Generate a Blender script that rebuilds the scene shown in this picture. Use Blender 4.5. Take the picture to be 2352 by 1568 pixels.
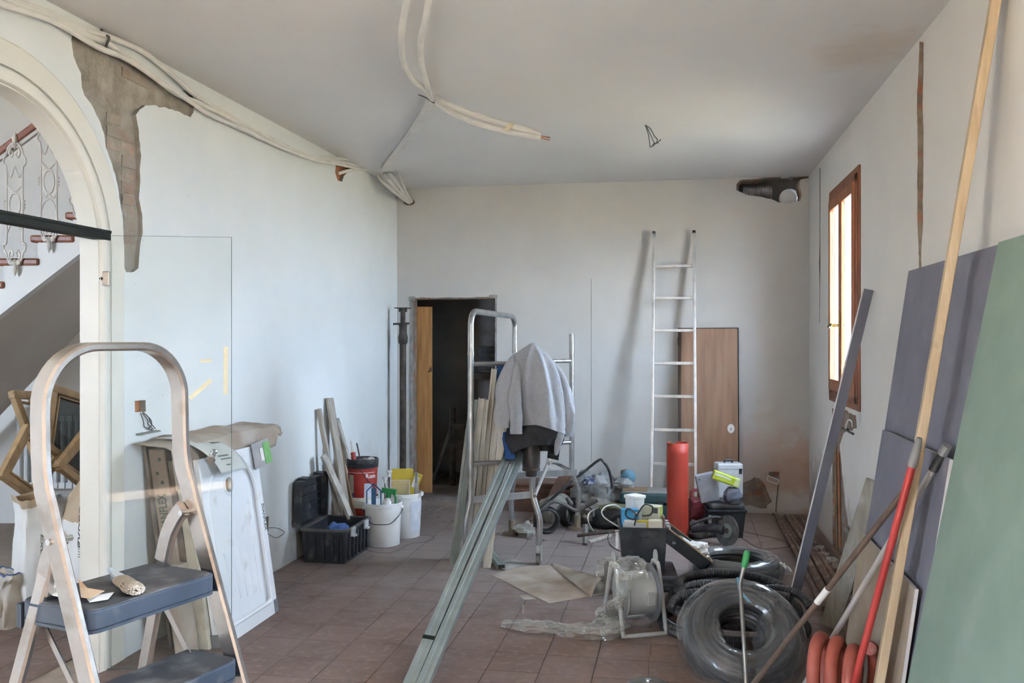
import bpy, bmesh, math, random
from mathutils import Vector, Matrix, noise
for o in list(bpy.data.objects):
    bpy.data.objects.remove(o)
scene = bpy.context.scene
col = scene.collection
PI = math.pi

# ------------------------------------------------------------------ camera
F_PX, CAM_H = 2068.0, 1.6
YAW = math.atan(380.0 / F_PX)
cam_d = bpy.data.cameras.new('camera')
cam = bpy.data.objects.new('camera', cam_d)
col.objects.link(cam)
cam.location = (0, 0, CAM_H)
cam.rotation_euler = (PI / 2, 0, YAW)
cam_d.sensor_width = 36.0
cam_d.lens = F_PX / 2352.0 * 36.0
cam_d.shift_y = -5.0 / 2352.0
cam_d.clip_start = 0.05
scene.camera = cam

# ------------------------------------------------------------------ sky, sun, daylight portals, exposure
world = bpy.data.worlds.new('sky')
scene.world = world
world.use_nodes = True
wn = world.node_tree
bg = wn.nodes['Background']
bg.inputs['Color'].default_value = (0.68, 0.85, 1.10, 1)
bg.inputs['Strength'].default_value = 49.0
sun_d = bpy.data.lights.new('sun', 'SUN')
sun = bpy.data.objects.new('sun', sun_d)
col.objects.link(sun)
sun_d.energy = 900.0
sun_d.angle = math.radians(1.0)
sun_d.color = (1.0, 0.93, 0.84)
# the sun stands to the left of the house: it falls through the added, unseen garden door onto the floor behind the camera
sun.rotation_euler = Vector((0.75, -0.25, -0.61)).to_track_quat('-Z', 'Y').to_euler()

def portal(name, loc, direction, sx, sy):
    d = bpy.data.lights.new(name, 'AREA')
    d.shape = 'RECTANGLE'
    d.size, d.size_y = sx, sy
    d.cycles.is_portal = True
    o = bpy.data.objects.new(name, d)
    col.objects.link(o)
    o.location = loc
    o.rotation_euler = Vector(direction).to_track_quat('-Z', 'Y').to_euler()
    return o
XL, XR, YB, YF, ZC = -2.73, 1.18, 8.56, -3.2, 3.09
HX = -6.4             # far wall of the stair hall
portal('portal_side_window', (XR + 0.25, 6.79, 1.93), (-1, 0, 0), 1.1, 1.5)
portal('portal_assumed_window', (XR + 0.25, 1.95, 1.95), (-1, 0, 0), 0.7, 1.5)
portal('portal_added_door', (XL - 0.3, -0.95, 1.15), (1, 0, 0), 1.2, 2.2)
portal('portal_added_hall_window', (-5.82, 0.05, 2.5), (0, 1, 0), 0.85, 1.8)

vs = scene.view_settings
vs.view_transform = 'Standard'
vs.look = 'None'
vs.gamma = 1.0
vs.use_curve_mapping = False
vs.exposure = 0.0
scene.cycles.max_bounces = 7
scene.cycles.diffuse_bounces = 4
scene.cycles.glossy_bounces = 3
scene.cycles.transmission_bounces = 4
scene.cycles.transparent_max_bounces = 16
scene.cycles.use_light_tree = False
scene.cycles.use_adaptive_sampling = True
scene.cycles.adaptive_threshold = 0.22
scene.cycles.adaptive_min_samples = 16
scene.cycles.sample_clamp_indirect = 20.0
scene.cycles.caustics_reflective = False
scene.cycles.caustics_refractive = False

# ------------------------------------------------------------------ geometry of the view: photo pixel -> point on a real plane
SA, CA = math.sin(YAW), math.cos(YAW)
def ray(px, py):
    r = (px - 1176.0) / F_PX
    return Vector((-SA + r * CA, CA + r * SA, -(py - 779.0) / F_PX))
def at_depth(px, py, t): return Vector((0, 0, CAM_H)) + ray(px, py) * t
def on_z(px, py, z=0.0):
    d = ray(px, py); return at_depth(px, py, (z - CAM_H) / d.z)
def on_x(px, py, x):
    d = ray(px, py); return at_depth(px, py, x / d.x)
def on_y(px, py, y):
    d = ray(px, py); return at_depth(px, py, y / d.y)

# ------------------------------------------------------------------ materials
def lin(c):
    if isinstance(c, str):
        c = [int(c[i:i + 2], 16) / 255.0 for i in (0, 2, 4)]
        c = [x / 12.92 if x <= 0.04045 else ((x + 0.055) / 1.055) ** 2.4 for x in c]
    return (c[0], c[1], c[2], 1.0)
MATS = {}
def mat(name, c1, c2=None, scale=6.0, rough=0.6, metal=0.0, bump=0.0, bscale=60.0, stretch=None,
        lo=0.35, hi=0.65, dust=None, dscale=9.0, dlo=0.5, dhi=0.7, spec=0.5, detail=4.0):
    if name in MATS:
        return MATS[name]
    m = bpy.data.materials.new(name)
    m.use_nodes = True
    nt = m.node_tree
    N, L = nt.nodes, nt.links
    b = N['Principled BSDF']
    b.inputs['Roughness'].default_value = rough
    b.inputs['Metallic'].default_value = metal
    b.inputs['Specular IOR Level'].default_value = spec
    tc = N.new('ShaderNodeTexCoord')
    src = tc.outputs['Object']
    if stretch:
        mp = N.new('ShaderNodeMapping')
        mp.inputs['Scale'].default_value = stretch
        L.new(src, mp.inputs['Vector'])
        src = mp.outputs['Vector']
    out = None
    if c2 is None:
        b.inputs['Base Color'].default_value = lin(c1)
    else:
        n = N.new('ShaderNodeTexNoise'); n.inputs['Scale'].default_value = scale; n.inputs['Detail'].default_value = detail
        L.new(src, n.inputs['Vector'])
        r = N.new('ShaderNodeValToRGB')
        r.color_ramp.elements[0].position = lo; r.color_ramp.elements[0].color = lin(c1)
        r.color_ramp.elements[1].position = hi; r.color_ramp.elements[1].color = lin(c2)
        L.new(n.outputs['Fac'], r.inputs['Fac'])
        out = r.outputs['Color']
    if dust is not None:
        n2 = N.new('ShaderNodeTexNoise'); n2.inputs['Scale'].default_value = dscale; n2.inputs['Detail'].default_value = 4
        L.new(tc.outputs['Object'], n2.inputs['Vector'])
        r2 = N.new('ShaderNodeMapRange')
        r2.inputs['From Min'].default_value = dlo; r2.inputs['From Max'].default_value = dhi
        L.new(n2.outputs['Fac'], r2.inputs['Value'])
        mx = N.new('ShaderNodeMix'); mx.data_type = 'RGBA'
        L.new(r2.outputs['Result'], mx.inputs['Factor'])
        if out is None:
            mx.inputs['A'].default_value = lin(c1)
        else:
            L.new(out, mx.inputs['A'])
        mx.inputs['B'].default_value = lin(dust)
        out = mx.outputs['Result']
    if out is not None:
        L.new(out, b.inputs['Base Color'])
    if bump:
        n3 = N.new('ShaderNodeTexNoise'); n3.inputs['Scale'].default_value = bscale; n3.inputs['Detail'].default_value = 2
        L.new(src, n3.inputs['Vector'])
        bp = N.new('ShaderNodeBump'); bp.inputs['Strength'].default_value = bump; bp.inputs['Distance'].default_value = 0.01
        L.new(n3.outputs['Fac'], bp.inputs['Height'])
        L.new(bp.outputs['Normal'], b.inputs['Normal'])
    MATS[name] = m
    return m
def glassy(name, tint, clear, rough=0.05, dirt=None, dirt_amt=0.0, dscale=5.0, spec_col=(1, 1, 1)):
    """thin clear sheet: transparent + glossy by fresnel, with an optional dusty diffuse share"""
    m = bpy.data.materials.new(name); m.use_nodes = True
    nt = m.node_tree; N, L = nt.nodes, nt.links
    N.remove(N['Principled BSDF'])
    out = N['Material Output']
    tr = N.new('ShaderNodeBsdfTransparent'); tr.inputs['Color'].default_value = lin(tint)
    gl = N.new('ShaderNodeBsdfGlossy'); gl.inputs['Roughness'].default_value = rough
    gl.inputs['Color'].default_value = (*spec_col, 1)
    fr = N.new('ShaderNodeFresnel'); fr.inputs['IOR'].default_value = 1.5
    ml = N.new('ShaderNodeMath'); ml.operation = 'MULTIPLY'; ml.inputs[1].default_value = clear
    L.new(fr.outputs[0], ml.inputs[0])
    ge = N.new('ShaderNodeNewGeometry')                 # one reflection per sheet: only the outer faces mirror
    sb = N.new('ShaderNodeMath'); sb.operation = 'SUBTRACT'; sb.inputs[0].default_value = 1.0
    L.new(ge.outputs['Backfacing'], sb.inputs[1])
    m3 = N.new('ShaderNodeMath'); m3.operation = 'MULTIPLY'
    L.new(ml.outputs[0], m3.inputs[0]); L.new(sb.outputs[0], m3.inputs[1]); ml = m3
    mx = N.new('ShaderNodeMixShader')
    L.new(ml.outputs[0], mx.inputs[0]); L.new(tr.outputs[0], mx.inputs[1]); L.new(gl.outputs[0], mx.inputs[2])
    last = mx
    if dirt is not None:
        df = N.new('ShaderNodeBsdfDiffuse'); df.inputs['Color'].default_value = lin(dirt)
        tc = N.new('ShaderNodeTexCoord')
        n = N.new('ShaderNodeTexNoise'); n.inputs['Scale'].default_value = dscale; n.inputs['Detail'].default_value = 8
        L.new(tc.outputs['Object'], n.inputs['Vector'])
        mr = N.new('ShaderNodeMapRange')
        mr.inputs['From Min'].default_value = 0.35; mr.inputs['From Max'].default_value = 0.7
        mr.inputs['To Max'].default_value = dirt_amt; mr.inputs['To Min'].default_value = dirt_amt * 0.25
        L.new(n.outputs['Fac'], mr.inputs['Value'])
        m2 = N.new('ShaderNodeMixShader')
        L.new(mr.outputs['Result'], m2.inputs[0]); L.new(mx.outputs[0], m2.inputs[1]); L.new(df.outputs[0], m2.inputs[2])
        last = m2
    L.new(last.outputs[0], out.inputs['Surface'])
    MATS[name] = m
    return m

# ------------------------------------------------------------------ mesh building
WM = {}                     # world matrix of every object made here
def P3(v): return v if isinstance(v, Vector) else Vector(v)
def frame(p0, p1, up=(0, 0, 1)):
    """matrix at p0, local X from p0 to p1, local Z towards up"""
    p0, p1 = P3(p0), P3(p1)
    x = (p1 - p0).normalized()
    z = P3(up) - x * x.dot(P3(up))
    if z.length < 1e-6:
        z = Vector((0, 1, 0)) - x * x.y
    z.normalize()
    y = z.cross(x)
    return Matrix(((x.x, y.x, z.x, p0.x), (x.y, y.y, z.y, p0.y), (x.z, y.z, z.z, p0.z), (0, 0, 0, 1)))
def TR(x, y, z, rz=0, ry=0, rx=0):
    return Matrix.Translation((x, y, z)) @ Matrix.Rotation(rz, 4, 'Z') @ Matrix.Rotation(ry, 4, 'Y') @ Matrix.Rotation(rx, 4, 'X')
class MB:
    def __init__(self, M=None):
        self.v, self.f, self.M = [], [], M or Matrix()
    def add(self, verts, faces, M=None):
        A = self.M @ M if M is not None else self.M
        n = len(self.v)
        self.v += [A @ P3(p) for p in verts]
        self.f += [tuple(i + n for i in f) for f in faces]
        return self
    def box(self, c, s, M=None):
        x, y, z = s[0] / 2, s[1] / 2, s[2] / 2
        vs_ = [(c[0] + a * x, c[1] + b * y, c[2] + d * z) for d in (-1, 1) for b in (-1, 1) for a in (-1, 1)]
        return self.add(vs_, [(0, 2, 3, 1), (4, 5, 7, 6), (0, 1, 5, 4), (2, 6, 7, 3), (0, 4, 6, 2), (1, 3, 7, 5)], M)
    def b2(self, a, b, M=None):
        return self.box([(a[i] + b[i]) / 2 for i in range(3)], [abs(b[i] - a[i]) for i in range(3)], M)
    def bar(self, p0, p1, w, h, up=(0, 0, 1)):
        p0, p1 = P3(p0), P3(p1)
        L = (p1 - p0).length
        return self.box((L / 2, 0, 0), (L, w, h), frame(p0, p1, up))
    def prism(self, poly, h, M=None, z0=0.0):
        n = len(poly)
        vs_ = [(p[0], p[1], z0) for p in poly] + [(p[0], p[1], z0 + h) for p in poly]
        fs = [tuple(reversed(range(n))), tuple(range(n, 2 * n))] + [(i, (i + 1) % n, n + (i + 1) % n, n + i) for i in range(n)]
        return self.add(vs_, fs, M)
    def sweep(self, pts, sec, closed=False, up=None, cap=True, scales=None, M=None):
        """sweep a closed 2-D section along points"""
        pts = [P3(p) for p in pts]
        n, k = len(pts), len(sec)
        tang = []
        for i in range(n):
            a = pts[i - 1] if (i > 0 or closed) else pts[i]
            b = pts[(i + 1) % n] if (i < n - 1 or closed) else pts[i]
            t = b - a
            tang.append(t.normalized() if t.length > 1e-9 else Vector((0, 0, 1)))
        u = P3(up) if up is not None else (Vector((0, 0, 1)) if abs(tang[0].z) < 0.9 else Vector((1, 0, 0)))
        vs_ = []
        for i in range(n):
            t = tang[i]
            if up is not None:
                u = P3(up)
            u = u - t * t.dot(u)
            if u.length < 1e-6:
                u = t.orthogonal()
            u.normalize()
            w = t.cross(u)
            s = scales[i] if scales else 1.0
            for q in sec:
                vs_.append(pts[i] + w * (q[0] * s) + u * (q[1] * s))
        fs = []
        for i in range(n if closed else n - 1):
            j = (i + 1) % n
            for q in range(k):
                r = (q + 1) % k
                fs.append((i * k + q, i * k + r, j * k + r, j * k + q))
        if cap and not closed:
            fs.append(tuple(reversed(range(k)))); fs.append(tuple(range((n - 1) * k, n * k)))
        return self.add(vs_, fs, M)
    def tube(self, pts, r, seg=8, closed=False, scales=None, M=None, cap=True, up=None):
        sec = [(r * math.cos(2 * PI * i / seg), r * math.sin(2 * PI * i / seg)) for i in range(seg)]
        return self.sweep(pts, sec, closed, up, cap, scales, M)
    def lathe(self, prof, seg=24, M=None, a0=0.0, a1=2 * PI):
        full = abs(a1 - a0 - 2 * PI) < 1e-6
        m = seg if full else seg + 1
        vs_ = []
        for r, z in prof:
            for i in range(m):
                a = a0 + (a1 - a0) * i / seg
                vs_.append((r * math.cos(a), r * math.sin(a), z))
        fs = []
        for j in range(len(prof) - 1):
            for i in range(seg):
                k = (i + 1) % m
                fs.append((j * m + i, j * m + k, (j + 1) * m + k, (j + 1) * m + i))
        return self.add(vs_, fs, M)
    def grid(self, fn, nu, nv, closed_u=False, M=None):
        vs_ = [fn(i / (nu if closed_u else nu - 1), j / (nv - 1)) for j in range(nv) for i in range(nu)]
        fs = []
        for j in range(nv - 1):
            for i in range(nu if closed_u else nu - 1):
                k = (i + 1) % nu
                fs.append((j * nu + i, j * nu + k, (j + 1) * nu + k, (j + 1) * nu + i))
        return self.add(vs_, fs, M)
    def cyl(self, p0, p1, r, seg=12, r1=None):
        return self.tube([p0, p1], r, seg, scales=[1.0, (r1 / r) if r1 is not None else 1.0])
    def build(self, name, material, parent=None, smooth=False, bev=0.0, solid=0.0, sub=0, bseg=2, origin='base'):
        me = bpy.data.meshes.new(name)
        lo = Vector([min(p[i] for p in self.v) for i in range(3)])
        hi = Vector([max(p[i] for p in self.v) for i in range(3)])
        o0 = (lo + hi) / 2
        if parent is None and origin == 'base':
            o0.z = lo.z
        me.from_pydata([p - o0 for p in self.v], [], self.f)
        ob = bpy.data.objects.new(name, me)
        col.objects.link(ob)
        WM[ob.name] = Matrix.Translation(o0)
        if parent is not None:
            ob.parent = parent
            ob.matrix_local = WM[parent.name].inverted() @ Matrix.Translation(o0)
        else:
            ob.location = o0
        ob.data.materials.append(material if not isinstance(material, str) else MATS[material])
        bm = bmesh.new(); bm.from_mesh(me)
        bmesh.ops.recalc_face_normals(bm, faces=bm.faces)
        if smooth:
            for f in bm.faces: f.smooth = True
            lim = math.radians(40)
            for e in bm.edges:
                if len(e.link_faces) == 2 and e.calc_face_angle(0) > lim: e.smooth = False
        bm.to_mesh(me); bm.free()
        if solid:
            md = ob.modifiers.new('thickness', 'SOLIDIFY'); md.thickness = solid; md.offset = 0
        if bev:
            md = ob.modifiers.new('edge', 'BEVEL'); md.width = bev; md.segments = bseg; md.limit_method = 'ANGLE'
            md.angle_limit = math.radians(40)
        if sub:
            md = ob.modifiers.new('round', 'SUBSURF'); md.levels = sub; md.render_levels = sub
        return ob
def tag(o, label=None, cat=None, group=None, kind=None):
    if label: o['label'] = label
    if cat: o['category'] = cat
    if group: o['group'] = group
    if kind: o['kind'] = kind
    return o
def thing(name, label, cat, loc=(0, 0, 0), group=None):
    o = bpy.data.objects.new(name, None)
    o.empty_display_size = 0.05
    col.objects.link(o)
    o.location = loc
    WM[o.name] = Matrix.Translation(loc)
    return tag(o, label, cat, group)
def share(src, name, M, parent=None):
    """another object on the same mesh data, its base placed by the world matrix M"""
    o = bpy.data.objects.new(name, src.data)
    col.objects.link(o)
    WM[o.name] = M
    if parent is not None:
        o.parent = parent
        o.matrix_local = WM[parent.name].inverted() @ M
    else:
        o.matrix_world = M
    for md in src.modifiers:
        q = o.modifiers.new(md.name, md.type)
        if md.type == 'BEVEL':
            q.width, q.segments, q.limit_method, q.angle_limit = md.width, md.segments, md.limit_method, md.angle_limit
    return o
def sheet(name, outer, holes, thick, M, material, parent=None, side=None):
    """flat slab from a 2-D outline with holes; M takes local XY (outline) and Z (thickness 0..thick)"""
    cu = bpy.data.curves.new('outline', 'CURVE')
    cu.dimensions = '2D'; cu.fill_mode = 'BOTH'; cu.extrude = thick / 2
    for poly in [outer] + holes:
        sp = cu.splines.new('POLY'); sp.points.add(len(poly) - 1); sp.use_cyclic_u = True
        for p, q in zip(sp.points, poly): p.co = (q[0], q[1], 0, 1)
    tmp = bpy.data.objects.new('outline', cu); col.objects.link(tmp)
    me = bpy.data.meshes.new_from_object(tmp.evaluated_get(bpy.context.evaluated_depsgraph_get()))
    mb = MB(M @ Matrix.Translation((0, 0, thick / 2)))
    mb.add([v.co.copy() for v in me.vertices], [tuple(p.vertices) for p in me.polygons])
    bpy.data.objects.remove(tmp); bpy.data.curves.remove(cu); bpy.data.meshes.remove(me)
    ob = mb.build(name, material, parent)
    bm = bmesh.new(); bm.from_mesh(ob.data)
    bmesh.ops.remove_doubles(bm, verts=bm.verts, dist=1e-5)
    bmesh.ops.recalc_face_normals(bm, faces=bm.faces)
    if side is not None:            # the cut edge shows what the slab is made of
        ob.data.materials.append(side)
        zax = (M.to_3x3() @ Vector((0, 0, 1))).normalized()
        for f in bm.faces:
            if abs(f.normal.dot(zax)) < 0.5: f.material_index = 1
    bm.to_mesh(ob.data); bm.free()
    return ob
def lettering(name, text, size, M, material, parent, depth=0.0012, bold=0.0, squeeze=1.0):
    cu = bpy.data.curves.new('type', 'FONT')
    cu.body = text; cu.size = size; cu.extrude = depth / 2; cu.offset = bold; cu.align_x = 'CENTER'; cu.align_y = 'CENTER'
    tmp = bpy.data.objects.new('type', cu); col.objects.link(tmp)
    me = bpy.data.meshes.new_from_object(tmp.evaluated_get(bpy.context.evaluated_depsgraph_get()))
    mb = MB(M)
    mb.add([(v.co.x * squeeze, v.co.y, v.co.z) for v in me.vertices], [tuple(p.vertices) for p in me.polygons])
    bpy.data.objects.remove(tmp); bpy.data.curves.remove(cu); bpy.data.meshes.remove(me)
    return mb.build(name, material, parent)
def smooth_path(pts, n=8, closed=False):
    """Catmull-Rom through points"""
    pts = [P3(p) for p in pts]
    out = []
    m = len(pts)
    for i in range(m if closed else m - 1):
        p0 = pts[(i - 1) % m] if (i > 0 or closed) else pts[0]
        p1 = pts[i]; p2 = pts[(i + 1) % m]
        p3 = pts[(i + 2) % m] if (i + 2 < m or closed) else pts[-1]
        for k in range(n):
            t = k / n
            out.append(0.5 * ((2 * p1) + (p2 - p0) * t + (2 * p0 - 5 * p1 + 4 * p2 - p3) * t * t + (3 * p1 - p0 - 3 * p2 + p3) * t ** 3))
    if not closed: out.append(pts[-1])
    return out
def nz(x, y=0.0, z=0.0): return noise.noise(Vector((x, y, z)))
def ragged(poly, amp, step, seed=0):
    """subdivide a polygon and roughen its outline"""
    out = []
    n = len(poly)
    for i in range(n):
        a, b = Vector(poly[i]).to_2d(), Vector(poly[(i + 1) % n]).to_2d()
        k = max(1, int((b - a).length / step))
        nrm = Vector((-(b - a).y, (b - a).x)); nrm = nrm.normalized() if nrm.length else nrm
        for j in range(k):
            p = a.lerp(b, j / k)
            d = nz(p.x * 9 + seed, p.y * 9, 3.3) * amp + nz(p.x * 47 + seed, p.y * 47, 7.1) * amp * 0.7
            out.append((p.x + nrm.x * d, p.y + nrm.y * d))
    return out
# ------------------------------------------------------------------ surfaces of the room
def surface(name, c1, c2, scale, rough, bump=0.1, bscale=40.0, stains=(), rnd=0.0, fine=None):
    """material in world position, with stains that have a place and a shape of their own: (centre, radius, colour, strength)"""
    m = bpy.data.materials.new(name); m.use_nodes = True
    nt = m.node_tree; N, L = nt.nodes, nt.links
    b = N['Principled BSDF']; b.inputs['Roughness'].default_value = rough
    b.inputs['Specular IOR Level'].default_value = 0.25
    g = N.new('ShaderNodeNewGeometry')
    n = N.new('ShaderNodeTexNoise'); n.inputs['Scale'].default_value = scale; n.inputs['Detail'].default_value = 5
    n.inputs['Roughness'].default_value = 0.62
    L.new(g.outputs['Position'], n.inputs['Vector'])
    r = N.new('ShaderNodeValToRGB')
    r.color_ramp.elements[0].position = 0.33; r.color_ramp.elements[0].color = lin(c1)
    r.color_ramp.elements[1].position = 0.68; r.color_ramp.elements[1].color = lin(c2)
    L.new(n.outputs['Fac'], r.inputs['Fac'])
    out = r.outputs['Color']
    def mixin(fac, colr, out):
        mx = N.new('ShaderNodeMix'); mx.data_type = 'RGBA'
        L.new(fac, mx.inputs['Factor']); L.new(out, mx.inputs['A']); mx.inputs['B'].default_value = lin(colr)
        return mx.outputs['Result']
    if rnd:
        oi = N.new('ShaderNodeObjectInfo')
        hs = N.new('ShaderNodeHueSaturation')
        mr = N.new('ShaderNodeMapRange'); mr.inputs['To Min'].default_value = 1 - rnd; mr.inputs['To Max'].default_value = 1 + rnd
        L.new(oi.outputs['Random'], mr.inputs['Value']); L.new(mr.outputs['Result'], hs.inputs['Value'])
        L.new(out, hs.inputs['Color']); out = hs.outputs['Color']
    if fine:
        n4 = N.new('ShaderNodeTexNoise'); n4.inputs['Scale'].default_value = fine[0]; n4.inputs['Detail'].default_value = 3
        L.new(g.outputs['Position'], n4.inputs['Vector'])
        m4 = N.new('ShaderNodeMapRange'); m4.inputs['From Min'].default_value = fine[2]; m4.inputs['From Max'].default_value = fine[3]
        m4.inputs['To Max'].default_value = fine[4]
        L.new(n4.outputs['Fac'], m4.inputs['Value'])
        out = mixin(m4.outputs['Result'], fine[1], out)
    ns = None
    for (c, rad, colr, k) in stains:
        v = N.new('ShaderNodeVectorMath'); v.operation = 'SUBTRACT'; v.inputs[1].default_value = c
        L.new(g.outputs['Position'], v.inputs[0])
        d = N.new('ShaderNodeVectorMath'); d.operation = 'DIVIDE'; d.inputs[1].default_value = rad
        L.new(v.outputs[0], d.inputs[0])
        ln = N.new('ShaderNodeVectorMath'); ln.operation = 'LENGTH'
        L.new(d.outputs[0], ln.inputs[0])
        if ns is None:
            ns = N.new('ShaderNodeTexNoise'); ns.inputs['Scale'].default_value = 7; ns.inputs['Detail'].default_value = 5
            L.new(g.outputs['Position'], ns.inputs['Vector'])
        ad = N.new('ShaderNodeMath'); ad.operation = 'MULTIPLY_ADD'; ad.inputs[1].default_value = 1.3; 
        L.new(ns.outputs['Fac'], ad.inputs[0]); L.new(ln.outputs['Value'], ad.inputs[2])
        mr = N.new('ShaderNodeMapRange'); mr.inputs['From Min'].default_value = 1.75; mr.inputs['From Max'].default_value = 1.15
        mr.inputs['To Max'].default_value = k
        L.new(ad.outputs[0], mr.inputs['Value'])
        out = mixin(mr.outputs['Result'], colr, out)
    L.new(out, b.inputs['Base Color'])
    if bump:
        n3 = N.new('ShaderNodeTexNoise'); n3.inputs['Scale'].default_value = bscale; n3.inputs['Detail'].default_value = 2
        L.new(g.outputs['Position'], n3.inputs['Vector'])
        bp = N.new('ShaderNodeBump'); bp.inputs['Strength'].default_value = bump; bp.inputs['Distance'].default_value = 0.004
        L.new(n3.outputs['Fac'], bp.inputs['Height']); L.new(bp.outputs['Normal'], b.inputs['Normal'])
    MATS[name] = m
    return m
surface('plaster_left', (0.72, 0.735, 0.715), (0.77, 0.78, 0.76), 1.5, 0.85, 0.12, 60,
        stains=[((XL, 7.55, 0.2), (0.1, 1.0, 0.5), (0.50, 0.45, 0.40), 0.35), ((XL, 5.6, 0.05), (0.1, 0.8, 0.25), (0.42, 0.36, 0.31), 0.5)],
        fine=(38.0, (0.45, 0.42, 0.38), 0.72, 0.78, 0.5))
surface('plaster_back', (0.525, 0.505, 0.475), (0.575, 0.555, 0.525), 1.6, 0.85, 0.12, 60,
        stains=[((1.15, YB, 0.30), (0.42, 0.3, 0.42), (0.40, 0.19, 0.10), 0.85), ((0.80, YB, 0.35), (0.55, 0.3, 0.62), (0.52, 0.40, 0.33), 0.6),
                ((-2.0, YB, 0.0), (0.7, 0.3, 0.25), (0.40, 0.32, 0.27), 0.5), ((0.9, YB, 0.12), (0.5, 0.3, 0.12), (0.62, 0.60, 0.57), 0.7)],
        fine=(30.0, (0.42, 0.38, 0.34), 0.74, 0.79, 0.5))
surface('plaster_right', (0.71, 0.675, 0.63), (0.76, 0.725, 0.68), 1.4, 0.85, 0.12, 60,
        stains=[((XR, 7.6, 0.15), (0.3, 1.3, 0.5), (0.36, 0.29, 0.24), 0.7)],
        fine=(33.0, (0.40, 0.36, 0.32), 0.75, 0.80, 0.5))
surface('plaster_ceiling', (0.695, 0.675, 0.66), (0.735, 0.715, 0.70), 0.9, 0.9, 0.06, 50,
        stains=[((0.95, 4.9, ZC), (0.25, 0.35, 0.3), (0.62, 0.50, 0.38), 0.5)])
surface('plaster_hall', (0.78, 0.75, 0.70), (0.82, 0.79, 0.74), 1.2, 0.85, 0.08, 50)
surface('soffit_paint', (0.64, 0.56, 0.49), (0.68, 0.60, 0.53), 1.5, 0.9, 0.05, 50)
surface('masonry', (0.16, 0.125, 0.10), (0.34, 0.29, 0.24), 7.0, 0.95, 0.9, 55,
        fine=(16.0, (0.30, 0.12, 0.06), 0.53, 0.63, 0.7))
surface('cement_render', (0.21, 0.185, 0.15), (0.36, 0.33, 0.285), 9.0, 0.95, 1.0, 60, fine=(22.0, (0.33, 0.30, 0.25), 0.55, 0.68, 0.6))
surface('brick_clay', (0.30, 0.20, 0.145), (0.38, 0.32, 0.265), 11.0, 0.95, 0.9, 80, rnd=0.2, fine=(7.5, (0.28, 0.255, 0.215), 0.38, 0.54, 0.9))
surface('brick_red', (0.36, 0.13, 0.055), (0.42, 0.20, 0.10), 14.0, 0.95, 0.9, 80)
surface('grout', (0.26, 0.205, 0.165), (0.32, 0.255, 0.205), 9.0, 0.95, 0.3, 60)
surface('floor_tile', (0.145, 0.096, 0.077), (0.195, 0.138, 0.116), 3.2, 0.62, 0.15, 45, rnd=0.07,
        stains=[((-1.2, 6.9, 0), (2.4, 1.9, 0.4), (0.25, 0.215, 0.205), 0.55), ((0.2, 8.0, 0), (1.4, 0.9, 0.4), (0.30, 0.24, 0.21), 0.6)],
        fine=(24.0, (0.25, 0.205, 0.18), 0.53, 0.70, 0.45))
surface('floor_screed', (0.19, 0.145, 0.128), (0.29, 0.235, 0.215), 3.5, 0.85, 0.3, 45, fine=(26.0, (0.38, 0.33, 0.30), 0.52, 0.68, 0.4))
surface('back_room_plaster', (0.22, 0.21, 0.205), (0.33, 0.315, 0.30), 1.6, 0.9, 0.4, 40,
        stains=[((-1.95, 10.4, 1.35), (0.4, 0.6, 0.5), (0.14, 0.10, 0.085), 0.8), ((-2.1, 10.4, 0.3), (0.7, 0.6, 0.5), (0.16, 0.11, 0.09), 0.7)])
surface('outdoor_grass', (0.125, 0.115, 0.085), (0.165, 0.15, 0.115), 0.7, 0.95, 0)
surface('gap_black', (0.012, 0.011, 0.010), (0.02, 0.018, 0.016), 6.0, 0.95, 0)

def S(o, label=None):
    o['kind'] = 'structure'
    if label: o['label'] = label
    return o
M_LEFT = Matrix(((0, 0, 1, 0), (1, 0, 0, 0), (0, 1, 0, 0), (0, 0, 0, 1)))       # outline (y, z), thickness towards +X
M_BACK = Matrix(((1, 0, 0, 0), (0, 0, -1, 0), (0, 1, 0, 0), (0, 0, 0, 1)))      # outline (x, z), thickness towards -Y
def yz(p): return (p.y, p.z)
def xz(p): return (p.x, p.z)

# ---- outside ground
S(MB().b2((-30, -30, -0.4), (30, 40, -0.12)).build('ground', 'outdoor_grass'), 'dry grass outside the house')

# ---- floor: screed with the tiles laid on it
fl_ob = S(MB().b2((XL - 0.1, YF - 0.1, -0.12), (XR + 0.3, 11.2, -0.0004)).build('floor', 'grout'), 'dusty reddish terracotta tiled floor')
hall_fl = S(MB().b2((HX - 0.1, 0.4, -0.12), (XL - 0.1, 9.2, -0.0004)).build('floor_hall', 'grout'), 'tiled floor of the stair hall')
PT, X0T, Y0T = 0.258, -0.652, 4.51
rt = random.Random(3)
tile0 = None
def add_tile(cx, cy, parent):
    global tile0
    z = rt.uniform(0.0, 0.0003)
    if tile0 is None:
        tile0 = MB().box((0, 0, 0), (PT - 0.0045, PT - 0.0045, 0.012)).build('tile', 'floor_tile', bev=0.0004, bseg=1)
        t = tile0
        M = Matrix.Translation((cx, cy, -0.006 + z))
        t.parent = parent; WM[t.name] = M; t.matrix_local = WM[parent.name].inverted() @ M
    else:
        share(tile0, 'tile', Matrix.Translation((cx, cy, -0.006 + z)), parent)
nt_ = 0
iy0 = math.ceil((3.55 - Y0T) / PT)
for j in range(iy0, iy0 + 18):
    for i in range(-8, 8):
        cx, cy = X0T + (i + 0.5) * PT, Y0T + (j + 0.5) * PT
        if cx - PT / 2 < XL - 0.02 or cx + PT / 2 > XR + 0.11: continue
        add_tile(cx, cy, fl_ob); nt_ += 1
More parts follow.
